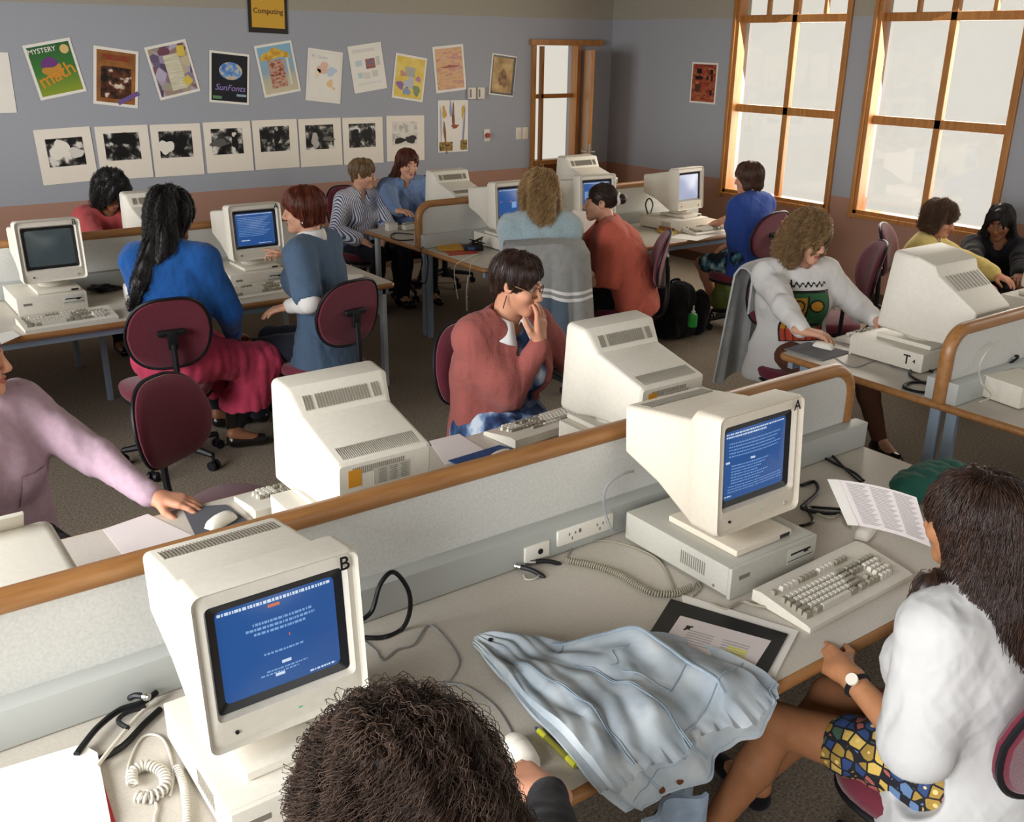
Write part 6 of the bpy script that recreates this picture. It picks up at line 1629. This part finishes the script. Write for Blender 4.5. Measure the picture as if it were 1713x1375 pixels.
marks(pgo, 'bird_mark', BLACK, [(*pgxy(-.085, .04), .012, .018, ang_), (*pgxy(-.078, .047), .01, .006, ang_+.6), (*pgxy(-.09, .028), .006, .01, ang_-.4)], .0044)
# highlighter pen
a, b = Wz(896, 1217, ZD+.009), Wz(963, 1281, ZD+.009); d = (b-a).normalized()
pe = obj('highlighter_pen', MB().cyl(a+d*.012, b, .0072, n=12), mat('pen_yellow', '#c9c93a', .35)); tag(pe, 'yellow highlighter pen beside the denim jacket', 'pen')
obj('pen_tip', MB().cyl(a, a+d*.014, .003, .0068, n=10), mat('pen_blue', '#2f4a7a', .4), pe)
obj('pen_print', MB().cyl(a+d*.04, b-d*.03, .0074, n=12, caps=False), mat('pen_olive', '#7d7a2a', .4), pe)
# mice and pads
mouse('mouse under the hand of the curly haired person on the nearest desk', (*Wz(872, 1262, ZD).xy, ZD), math.radians(-10))
sheet_on('mouse_pad', 'dark grey mouse pad on the far side of the nearest desk by the empty chair', 'mouse pad', [(305, 851), (378, 846), (425, 880), (330, 904)], ZT, mat('pad_grey', '#55555a', .9), .005)
mouse('white mouse on the dark grey pad by the empty chair', (*Wz(370, 876, ZD+.006).xy, ZD+.006), math.radians(115))
bp = sheet_on('mouse_pad', 'blue mouse pad beside the papers below the cardigan', 'mouse pad', [(750, 772), (836, 746), (872, 756), (800, 792)], ZT, mat('pad_blue', '#2a4678', .7), .005)
mouse('white mouse on the blue pad', (*Wz(838, 768, ZD+.006).xy, ZD+.006), math.radians(100))
sheet_on('mouse_pad', 'grey mouse pad at the corner of the right desk', 'mouse pad', [(1312, 585), (1352, 573), (1424, 590), (1376, 604)], ZT, mat('pad_pale', '#77787c', .9), .005)
mouse('white mouse under the right hand of the white sweatshirt', (*Wz(1378, 582, ZD+.006).xy, ZD+.006), math.radians(190))
mouse('pale mouse lying beside the open booklet on the nearest desk', (*Wz(1447, 894, ZD).xy, ZD), math.radians(-70))
# papers on the far side of the nearest desk
sheet_on('paper_sheet', 'pinkish white sheet behind the B monitor at the left of the nearest desk', 'paper', [(172, 886), (247, 860), (330, 900), (230, 960)], ZT, SHEETP)
sheet_on('paper_sheet', 'white sheet beside the dark grey mouse pad', 'paper', [(322, 906), (404, 884), (428, 905), (340, 930)], ZT+.0015, SHEETW)
sheet_on('card', 'small green card by the dark grey mouse pad', 'card', [(398, 880), (416, 877), (420, 886), (402, 889)], ZT+.004, mat('card_green', '#3f8f5a', .6))
sheet_on('paper_sheet', 'white sheet between the beige monitor and the blue mouse pad', 'paper', [(718, 738), (768, 726), (818, 757), (745, 778)], ZT, SHEETP)
sheet_on('paper_sheet', 'white sheet beside the monitor that faces the cardigan', 'paper', [(1172, 664), (1178, 652), (1216, 664), (1200, 672)], ZT, SHEETW)
pr = thing('printer', 'cream printer behind the divider at the far left', 'printer', (.17, 2.52, ZD))
obj('case', MB().box((0, 0, .118), (.44, .40, .228), bevel=.03, seg=3), BEIGE, pr); obj('vent_slit', MB().box((.16, -.2005, .19), (.004, .003, .03)).box((.185, -.2005, .19), (.004, .003, .03)), SLOT, pr, smooth=False)
obj('paper_tray', MB().box((0, .17, .25), (.30, .10, .012), rot=(-.9, 0, 0), bevel=.003), BEIGE, pr)
# pad of paper with red cover at the lower left
sheet_on('folder', 'red folder under the white pad at the front left corner', 'folder', [(-40, 1322), (158, 1262), (196, 1385), (-10, 1440)], ZT, mat('folder_red', '#b02f34', .5), .004)
pd = sheet_on('paper_pad', 'thick white pad of paper at the front left corner of the nearest desk', 'paper', [(-60, 1312), (138, 1252), (164, 1266), (186, 1378), (-10, 1432)], ZT+.0045, SHEETW, .012)
# cords on the nearest desk
def pz(L, z=ZD+.006): return [Wz(x, y, z) for x, y in L]
def py_(L, y): return [Wy(a, b, y) for a, b in L]
lp = cable('power_cable', 'thick black cable looping up beside the B monitor', [*py_([(600, 1040), (622, 1022), (636, 978), (658, 957), (682, 985), (686, 1020)], 1.96), *pz([(672, 1052), (640, 1066), (606, 1066)])], .0065, RUBBER)
cable('mouse_cable', 'thin grey mouse cable wandering across the nearest desk', pz([(600, 1066), (628, 1088), (640, 1104), (665, 1086), (692, 1078), (716, 1046), (742, 1064), (768, 1104), (755, 1136), (742, 1142), (780, 1148), (824, 1178), (850, 1214), (862, 1244)], ZD+.003), .0022, GREYCAB)
o = obj('coiled_cord', coil(pz([(948, 937), (985, 944), (1030, 958), (1065, 978), (1095, 992), (1130, 992), (1158, 980)], ZD+.0105), .0085, .0026, .0075, pz([(1128, 986), (1105, 940), (1065, 917), (1010, 904), (965, 912), (948, 932)], ZD+.004), pz([(1166, 974), (1172, 984), (1158, 998)], ZD+.004)), BEIGE_CABLE)
tag(o, 'beige coiled keyboard cord beside the A base unit', 'cord')
cable('keyboard_cable', 'beige keyboard cable between the A base unit and its keyboard', pz([(1190, 1010), (1215, 1018), (1240, 1006), (1262, 1012), (1284, 1016)]), .004, BEIGE_CABLE)
cable('grey_cable', 'thin grey cable rising from the socket to the A monitor', [*py_([(1060, 788), (1040, 794), (1016, 812), (1010, 838), (1014, 862)], 2.04), *py_([(1022, 884), (1034, 889)], 2.02)], .004, GREYCAB)
ob = obj('coiled_cord', coil(pz([(222, 1312), (222, 1292), (246, 1280), (272, 1292), (276, 1316), (252, 1334), (228, 1332)], ZD+.012), .0105, .003, .010, pz([(285, 1330), (290, 1290), (272, 1236), (240, 1232), (218, 1270), (214, 1305)], ZD+.004), pz([(246, 1322), (262, 1348), (258, 1372), (262, 1400)], ZD+.005)), PALE_CABLE)
tag(ob, 'pale coiled cord curled beside the B base unit', 'cord')
ob = obj('coiled_cord', coil(pz([(296, 1284), (306, 1310), (312, 1345), (314, 1400)], ZD+.009), .007, .0026, .0075), PALE_CABLE); tag(ob, 'straight pale coiled cord against the B base unit', 'cord')
cable('power_cable', 'upper of two thick black cables behind the B base unit', pz([(262, 1158), (236, 1176), (200, 1188), (165, 1215), (140, 1245), (128, 1262)], ZD+.02), .0075, RUBBER)
cable('power_cable', 'lower of two thick black cables behind the B base unit', pz([(268, 1186), (240, 1212), (205, 1248), (165, 1270), (150, 1268)], ZD+.009), .0075, RUBBER)
cable('monitor_cable', 'small black cable hook behind the B base unit', pz([(244, 1182), (212, 1192), (198, 1206), (214, 1218)], ZD+.03), .006, RUBBER)
cable('grey_cable', 'pale grey cable behind the B base unit', pz([(262, 1172), (232, 1196), (190, 1246), (162, 1282)], ZD+.026), .005, PALE_CABLE)
def connector(px, py, label, z=ZD+.03, dx=(-.03, -.02, -.012)):
    t = thing('cable_connector', label, 'connector', Wz(px, py, z), 0, 'metal cable connectors'); d = V(dx)
    obj('metal_barrel', MB().cyl((0, 0, 0), d*.55, .0085, n=12).cyl(d*.2, d*.35, .0105, n=12), CHROME, t)
    obj('boot', MB().tube(smoothpath([d*.5, d*1.2, d*1.9+V((0, 0, -.012))], 4), [.0075]*8+[.004], n=8), DARK, t)
connector(250, 1166, 'metal cable connector at the back of the B base unit', ZD+.06, (-.02, .02, 0))
connector(856, 944, 'left of two metal cable plugs in front of the data socket', ZD+.012, (.025, -.055, 0))
connector(878, 940, 'right of two metal cable plugs in front of the data socket', ZD+.012, (.05, -.03, 0))
cable('grey_cable', 'little loop of clear cable joining the two metal plugs', pz([(876, 962), (880, 969), (895, 968), (905, 958)], ZD+.005), .0025, PALE_CABLE)
cable('power_cable', 'black cable lying across the desk right of the A monitor, upper one', pz([(1365, 742), (1390, 760), (1415, 785), (1440, 806)]), .005, RUBBER)
cable('power_cable', 'black cable lying across the desk right of the A monitor, lower one', pz([(1358, 752), (1390, 772), (1428, 790), (1445, 804)]), .005, RUBBER)
cable('power_cable', 'black cable hook beside the A monitor base', pz([(1340, 812), (1362, 806), (1368, 822), (1350, 840), (1342, 850), (1375, 858), (1405, 858)], ZD+.008), .0065, RUBBER)
cable('grey_cable', 'bundle of thin grey cables beside the open booklet', pz([(1345, 838), (1362, 856), (1390, 866), (1408, 858), (1412, 868), (1425, 878)], ZD+.005), .004, BEIGE_CABLE)
cable('power_cable', 'black cable under the thin grey bundle', pz([(1338, 880), (1360, 872), (1352, 850), (1380, 850), (1410, 852)], ZD+.0055), .005, RUBBER)
ad = thing('power_adapter', 'black power plug at the divider behind the A monitor', 'adapter', (*Wz(1368, 748, ZD+.03).xy, ZD)); obj('plug_body', MB().box((0, 0, .035), (.06, .05, .05), bevel=.01), DARK, ad); obj('plug_cap', MB().box((-.02, .01, .075), (.03, .03, .03), bevel=.006), SOCK, ad)
# open booklet held at the right, green bag behind it
A, B, C_, D_ = Wy(1404, 803, 1.60), Wy(1532, 832, 1.44), Wy(1556, 915, 1.36), Wy(1438, 880, 1.50)
def page(u, v): p = (A*(1-u)+B*u)*(1-v)+(D_*(1-u)+C_*u)*v; p.z += .008*math.sin(PI*u); return p
bk_ = obj('booklet', MB().grid(page, 10, 8, thick=.004), SHEETP); tag(bk_, 'open booklet of small print held up by the long dark haired woman', 'booklet')
g = MB()
nrm = (B-A).cross(D_-A).normalized(); nrm = nrm if nrm.dot(CAMP-A) > 0 else -nrm
for r_ in range(26):
    for (u0, u1) in ((.06, .32), (.36, .63), (.67, .93)):
        v_ = .06+.034*r_; q = [page(u0, v_), page(u1-.03*((r_*7) % 3), v_), page(u1-.03*((r_*7) % 3), v_+.016), page(u0, v_+.016)]; g.add([x+nrm*.006 for x in q], [(0, 1, 2, 3)])
o = obj('small_print', g, INKL, bk_, smooth=False); o['kind'] = 'stuff'
obj('back_leaf', MB().grid(lambda u, v: page(u*.12-.05, v)+V((-.012+.01*u, .02, -.004)), 4, 8, thick=.003), SHEETW, bk_)
f = SDF(); c = Wz(1540, 812, ZD+.05); f.ell(c+V((.04, 0, 0)), (.16, .10, .055)); f.ell(c+V((.14, -.02, .0)), (.12, .08, .05), k=.05); f.disp = folds(3, .012, 20); f.plane((0, 0, ZD+.002), (0, 0, -1))
gb = sdf_obj('fabric_bag', f, cloth('green_nylon', '#2c5f52', .1, 20), h=.008); tag(gb, 'dark green fabric bag behind the open booklet', 'bag')
# left desk
def tangle(name, label, c, rx, ry, n, r, m, seed, z=ZD+.008, h=.03):
    q = random.Random(seed); pts = [V((c.x+rx*math.cos(2.3*i+q.uniform(-.5, .5))*q.uniform(.5, 1), c.y+ry*math.sin(2.3*i+q.uniform(-.5, .5))*q.uniform(.5, 1), z+h*q.random())) for i in range(n)]
    return cable(name, label, pts, r, m)
tangle('power_cable', 'tangled pile of black cable right of the dark B monitor', Wz(180, 487, ZD), .13, .09, 26, .006, RUBBER, 4)
bx = thing('paper_box', 'small white box of cards left of the blue jumper', 'box', (*Wz(220, 500, ZD).xy, ZD)); obj('box_body', MB().box((0, 0, .04), (.06, .10, .08), bevel=.003), SHEETW, bx); obj('cards', MB().box((0, 0, .085), (.05, .085, .012)), SHEETP, bx, smooth=False)
sheet_on('paper_sheet', 'white sheet below the keyboard at the left A monitor', 'paper', [(372, 504), (398, 498), (404, 506), (378, 512)], ZT, SHEETW)
sheet_on('booklet', 'white booklet at the right corner of the left desk', 'booklet', [(575, 462), (607, 462), (611, 479), (580, 481)], ZT, SHEETW, .012)
sheet_on('paper_sheet', 'white sheet at the left edge in front of the dark B monitor', 'paper', [(-10, 560), (22, 553), (34, 562), (0, 577)], ZT, SHEETW)
cable('power_cable', 'thin cable trailing over the left divider duct', [V((1.2, 6.41, .8265)), V((1.45, 6.40, .8265)), V((1.75, 6.412, .8265))], .003, GREYCAB)
# back desk
sheet_on('envelope', 'yellow envelope on the corner of the back desk', 'envelope', [(724, 406), (766, 405), (776, 418), (736, 420)], ZT+.006, mat('envelope_yellow', '#c9962a', .6), .006)
sheet_on('book', 'red paperback under the yellow envelope', 'book', [(738, 414), (786, 409), (800, 424), (752, 428)], ZT, mat('book_red', '#a8442f', .5), .006)
f = SDF(); c = Wz(770, 403, ZD+.02); f.ell(c, (.045, .035, .022)); f.disp = folds(8, .012, 60); f.plane((0, 0, ZD+.001), (0, 0, -1)); tag(sdf_obj('crumpled_paper', f, SHEETW, h=.006), 'crumpled white paper behind the yellow envelope', 'paper')
ad = thing('power_adapter', 'black power adapter on the edge of the back desk', 'adapter', (*Wz(792, 419, ZD).xy, ZD), -.5); obj('adapter_body', MB().box((0, 0, .022), (.15, .07, .042), bevel=.01), DARK, ad); obj('adapter_label', MB().box((-.02, -.036, .022), (.05, .002, .02)), mat('label_blue', '#3a5276', .5), ad, smooth=False)
tangle('power_cable', 'black cable coiled on top of the adapter on the back desk', Wz(800, 408, ZD+.05), .08, .06, 14, .0035, RUBBER, 9, ZD+.05, .05)
cable('power_cable', 'black cable hanging down the end leg of the back desk', [*pz([(770, 402), (738, 404), (712, 411), (704, 420)], ZD+.012), *py_([(706, 440), (700, 468), (712, 472), (716, 440), (713, 422)], 6.40)], .005, RUBBER)
cable('grey_cable', 'thin pale cable hanging from the end of the back desk', [*pz([(800, 424)], ZD+.004), *[Wx(a, b, 3.73) for a, b in ((772, 436), (760, 452), (766, 500))]], .003, PALE_CABLE)
o = obj('coiled_cord', coil([Wx(a, b, 3.74) for a, b in ((784, 462), (781, 490), (782, 520))], .007, .0022, .009, pz([(812, 428), (798, 432)], ZD+.004)+[Wx(788, 440, 3.74)]), PALE_CABLE); tag(o, 'pale coiled cord hanging from the end of the back desk', 'cord')
cable('power_cable', 'black cable loop on the far side of the back desk', pz([(692, 392), (660, 390), (654, 397), (668, 402), (692, 401)]), .005, RUBBER)
cb = thing('card_box', 'small white box on the far left corner of the back desk', 'box', (*Wz(655, 386, ZD).xy, ZD)); obj('box_body', MB().box((0, 0, .03), (.09, .06, .058), bevel=.004), SHEETW, cb); obj('box_lid', MB().box((0, 0, .062), (.094, .064, .01), bevel=.002), PLATE, cb)
sp = [Wy(957, 352, 5.62), Wy(999, 356, 5.62), Wy(1006, 398, 5.55), Wy(968, 403, 5.55)]
o = obj('document_page', MB().grid(lambda u, v: (sp[0]*(1-u)+sp[1]*u)*(1-v)+(sp[3]*(1-u)+sp[2]*u)*v, 4, 4, thick=.003), SHEETW); tag(o, 'white page standing on a holder between the fluffy cardigan and the coral shirt', 'paper')
sheet_on('book', 'lower of the two books right of the coral shirt', 'book', [(1098, 386), (1136, 378), (1152, 384), (1116, 396)], ZT, mat('book_yellow', '#b99a3e', .6), .018); sheet_on('book', 'upper of the two books right of the coral shirt', 'book', [(1100, 379), (1134, 372), (1150, 378), (1116, 388)], ZT+.019, mat('book_orange', '#9a5a35', .6), .014)
sheet_on('paper_sheet', 'white sheets at the front edge of the back desk near the pale screen', 'paper', [(1118, 398), (1140, 391), (1196, 394), (1166, 403)], ZT, SHEETW)
ad = thing('power_adapter', 'black power adapter behind the coral shirt', 'adapter', (*Wz(1082, 366, ZD).xy, ZD)); obj('adapter_body', MB().box((0, 0, .04), (.09, .08, .08), bevel=.014), DARK, ad)
cable('power_cable', 'black cable loop standing up from the adapter by the pale screen', [*py_([(1084, 358), (1080, 342), (1086, 332), (1092, 342)], 5.98), *pz([(1088, 362), (1100, 366)], ZD+.006)], .006, RUBBER)
# right desk
cable('power_cable', 'black cables looping behind the T 4 base unit, upper loop', pz([(1560, 622), (1532, 614), (1522, 626), (1544, 640), (1566, 640)], ZD+.008), .007, RUBBER)
cable('power_cable', 'black cables looping behind the T 4 base unit, lower loop', pz([(1566, 640), (1524, 640), (1512, 648), (1540, 656), (1566, 655)], ZD+.008), .007, RUBBER)
cable('mouse_cable', 'thin grey mouse cable beside the T 4 base unit', pz([(1385, 590), (1425, 614), (1455, 606), (1472, 603), (1500, 618), (1530, 622)], ZD+.003), .0022, GREYCAB)
gx = thing('switch_box', 'pale grey box with a white label at the right edge', 'box', (*Wz(1700, 668, ZD).xy, ZD), -.15); obj('box_body', MB().box((0, 0, .055), (.24, .2, .10), bevel=.006), BEIGE, gx); obj('box_label', MB().box((-.03, -.101, .07), (.13, .002, .04)), SHEETW, gx, smooth=False)
cable('grey_cable', 'pale cable hanging over the divider of the right desk', [*py_([(1672, 572), (1650, 590), (1638, 615)], 2.14), *py_([(1642, 640), (1658, 662), (1640, 672)], 2.05)], .004, PALE_CABLE)
tangle('power_cable', 'tangled black cable on the near side of the right desk', Wz(1668, 622, ZD+.05), .12, .05, 14, .006, RUBBER, 12, ZD+.04, .09)
tangle('grey_cable', 'tangled thin grey cable at the right edge', Wz(1685, 625, ZD+.03), .12, .05, 12, .003, GREYCAB, 14, ZD+.02, .10)
# bags on the floor
NYL = cloth('black_nylon', '#141418', .1, 30)
f = SDF(); c = Wz(1132, 566, 0); f.box(c+V((.02, .08, .20)), (.17, .10, .20), rd=.07); f.ell(c+V((.02, .04, .30)), (.16, .10, .16), k=.05); f.box(c+V((.02, -.02, .13)), (.13, .05, .11), rd=.04, k=.03); f.disp = folds(5, .012, 16); f.plane((0, 0, .004), (0, 0, -1))
bg_ = sdf_obj('backpack', f, NYL, h=.01); tag(bg_, 'black backpack on the floor with a green bottle in its pocket', 'backpack')
obj('carry_loop', MB().tube(smoothpath([c+V((-.04, .07, .41)), c+V((-.03, .07, .46)), c+V((.05, .07, .46)), c+V((.06, .07, .41))], 6), .010, n=6), NYL, bg_)
f = SDF(); c2 = Wz(1172, 562, 0); f.ell(c2+V((.02, .06, .18)), (.10, .08, .19)); f.disp = folds(6, .012, 18); f.plane((0, 0, .004), (0, 0, -1)); tag(sdf_obj('shoulder_bag', f, NYL, h=.01), 'slumped black bag leaning on the backpack', 'bag')
bt = thing('drink_bottle', 'bright green squeeze bottle with white cap on the backpack', 'bottle', Wy(1158, 546, 5.10))
obj('bottle_body', MB().lathe([(0, 0), (.034, 0), (.036, .01), (.036, .085), (.03, .1), (.014, .104)], 20), mat('bottle_green', '#2f9a3e', .35), bt); obj('bottle_cap', MB().lathe([(.015, .104), (.016, .122), (.007, .126), (.005, .165), (0, .166)], 16), mat('cap_white', '#e0ddd4', .4), bt)
f = SDF(); c3 = Wz(1222, 528, 0); f.ell(c3+V((.0, .06, .16)), (.17, .12, .17)); f.disp = folds(7, .014, 18); f.plane((0, 0, .004), (0, 0, -1)); tag(sdf_obj('carrier_bag', f, mat('bag_olive', '#5d6b2c', .5, .1, 10), h=.011), 'olive green bag on the floor under the royal blue shirt', 'bag')
# jackets over chair backs
def draped(label, x, y, yaw, length, half, mats, pick, flare=.07, seed=1, topz=1.0):
    M_ = rz_mat((x, y, 0), -math.radians(yaw)); rs = random.Random(seed); ph = rs.uniform(0, 6)
    def fn(u, v):
        s = (u-.5)*2; w = half*(1+flare/half*v)
        if v < .28: t = v/.28; q_ = max(0, (t-.6)/.4); yy = -.165-.05*(1-t)*0-.18*q_; zz = (topz-.22*(1-min(1, t/.6)))-.03*s*s+.02*math.sin(PI*q_); w = half*(1+.04*(1-t))
        else: t = (v-.28)/.72; yy = -.345-.05*t-.045*abs(math.sin(s*7+ph))*t-.02*math.sin(3*s+ph); zz = topz-.02-.03*s*s-length*t-.03*math.sin(5*s+ph)*t
        yy += .10*(abs(s)**3)
        return M_ @ V((s*w, yy, zz))
    mb = MB(); nu, nv = 40, 44; mb.grid(fn, nu, nv, thick=.012)
    k = 0
    for i in range(nu):
        for j in range(nv): mb.m[k] = pick((i+.5)/nu, (j+.5)/nv); mb.m[k+nu*nv] = mb.m[k]; k += 1
    o = obj('jacket', mb, mats); tag(o, label, 'jacket'); return o, fn
JG = cloth('jacket_grey', '#8b8a86', .08, 30); JB = cloth('jacket_slate', '#55606c', .08, 30); JP = cloth('jacket_pale', '#b4b6b4', .08, 14)
draped('grey tracksuit jacket with white stripes over the chair of the fluffy cardigan', CAST['fuzzy'].hip.x+CAST['fuzzy'].F0.x*.05, CAST['fuzzy'].hip.y+CAST['fuzzy'].F0.y*.05, CAST['fuzzy'].yaw, .62, .25, [JG, JB, WHITEC], lambda u, v: 2 if (.56 < v < .585 or .61 < v < .635) else (1 if v > .63 and (u < .7) else 0), seed=2, topz=1.02)
draped('pale grey jacket hanging over the chair of the white sweatshirt', CAST['sweat'].hip.x+CAST['sweat'].F0.x*.05, CAST['sweat'].hip.y+CAST['sweat'].F0.y*.05, CAST['sweat'].yaw, .70, .27, [JP], lambda u, v: 0, flare=.05, seed=5, topz=1.0)
# ------------------------------------------------------------------ camera, light, sky
cam = bpy.data.cameras.new('camera'); co = bpy.data.objects.new('camera', cam); COL.objects.link(co)
cam.sensor_fit = 'HORIZONTAL'; cam.sensor_width = 36; cam.lens = 36*FPX/1713
cam.clip_start = .05; cam.clip_end = 100
R3 = Matrix((RX, UY, -FW)).transposed().to_4x4()
co.matrix_world = Matrix.Translation(CAMP) @ R3
SC.camera = co
w = bpy.data.worlds.new('World'); SC.world = w; w.use_nodes = True
bg = w.node_tree.nodes['Background']; bg.inputs[0].default_value = (*lin('#fff9ec'), 1); bg.inputs[1].default_value = .80
def area(name, loc, aim, sx, sy, power, col, spread=180):
    l = bpy.data.lights.new(name, 'AREA'); l.shape = 'RECTANGLE'; l.size = sx; l.size_y = sy; l.energy = power; l.color = col; l.spread = math.radians(spread)
    o = bpy.data.objects.new(name, l); COL.objects.link(o); o.location = loc
    o.rotation_euler = (V(aim)-V(loc)).to_track_quat('-Z', 'Y').to_euler(); return o
DAY = (1, .93, .82); SKYC = (.97, .98, 1)
for y0, y1, z0, z1 in (W1, W2): area('daylight', (XR+.3, (y0+y1)/2, (z0+z1)/2), (XR-3, (y0+y1)/2-.5, .6), y1-y0, z1-z0, 85, DAY)
area('daylight', (XR+.3, 1.9, 1.9), (XR-3, 1.9, .6), 1.4, 2.1, 60, DAY)
for y, pw, ay, az, sp_ in ((-.6, 52, .8, -.1, 78), (2.4, 74, 2.9, -.1, 78), (5.5, 82, 8.2, .9, 100)): area('daylight', (XL-.3, y, 1.85), (XL+4, ay, az), 2.2, 2.1, pw, SKYC, sp_)
for x in (-.9, 2.0, 5.6): area('daylight', (x, YF-.3, 1.85), (x, YF+5, .8), 2.2, 2.1, 20, SKYC)
vs = SC.view_settings; vs.view_transform = 'Standard'; vs.look = 'None'; vs.gamma = 1; vs.exposure = 0.0; vs.use_curve_mapping = False
cy = SC.cycles
cy.max_bounces = 6; cy.diffuse_bounces = 4; cy.glossy_bounces = 2; cy.transmission_bounces = 2; cy.transparent_max_bounces = 8
cy.use_denoising = True; cy.caustics_reflective = False; cy.caustics_refractive = False
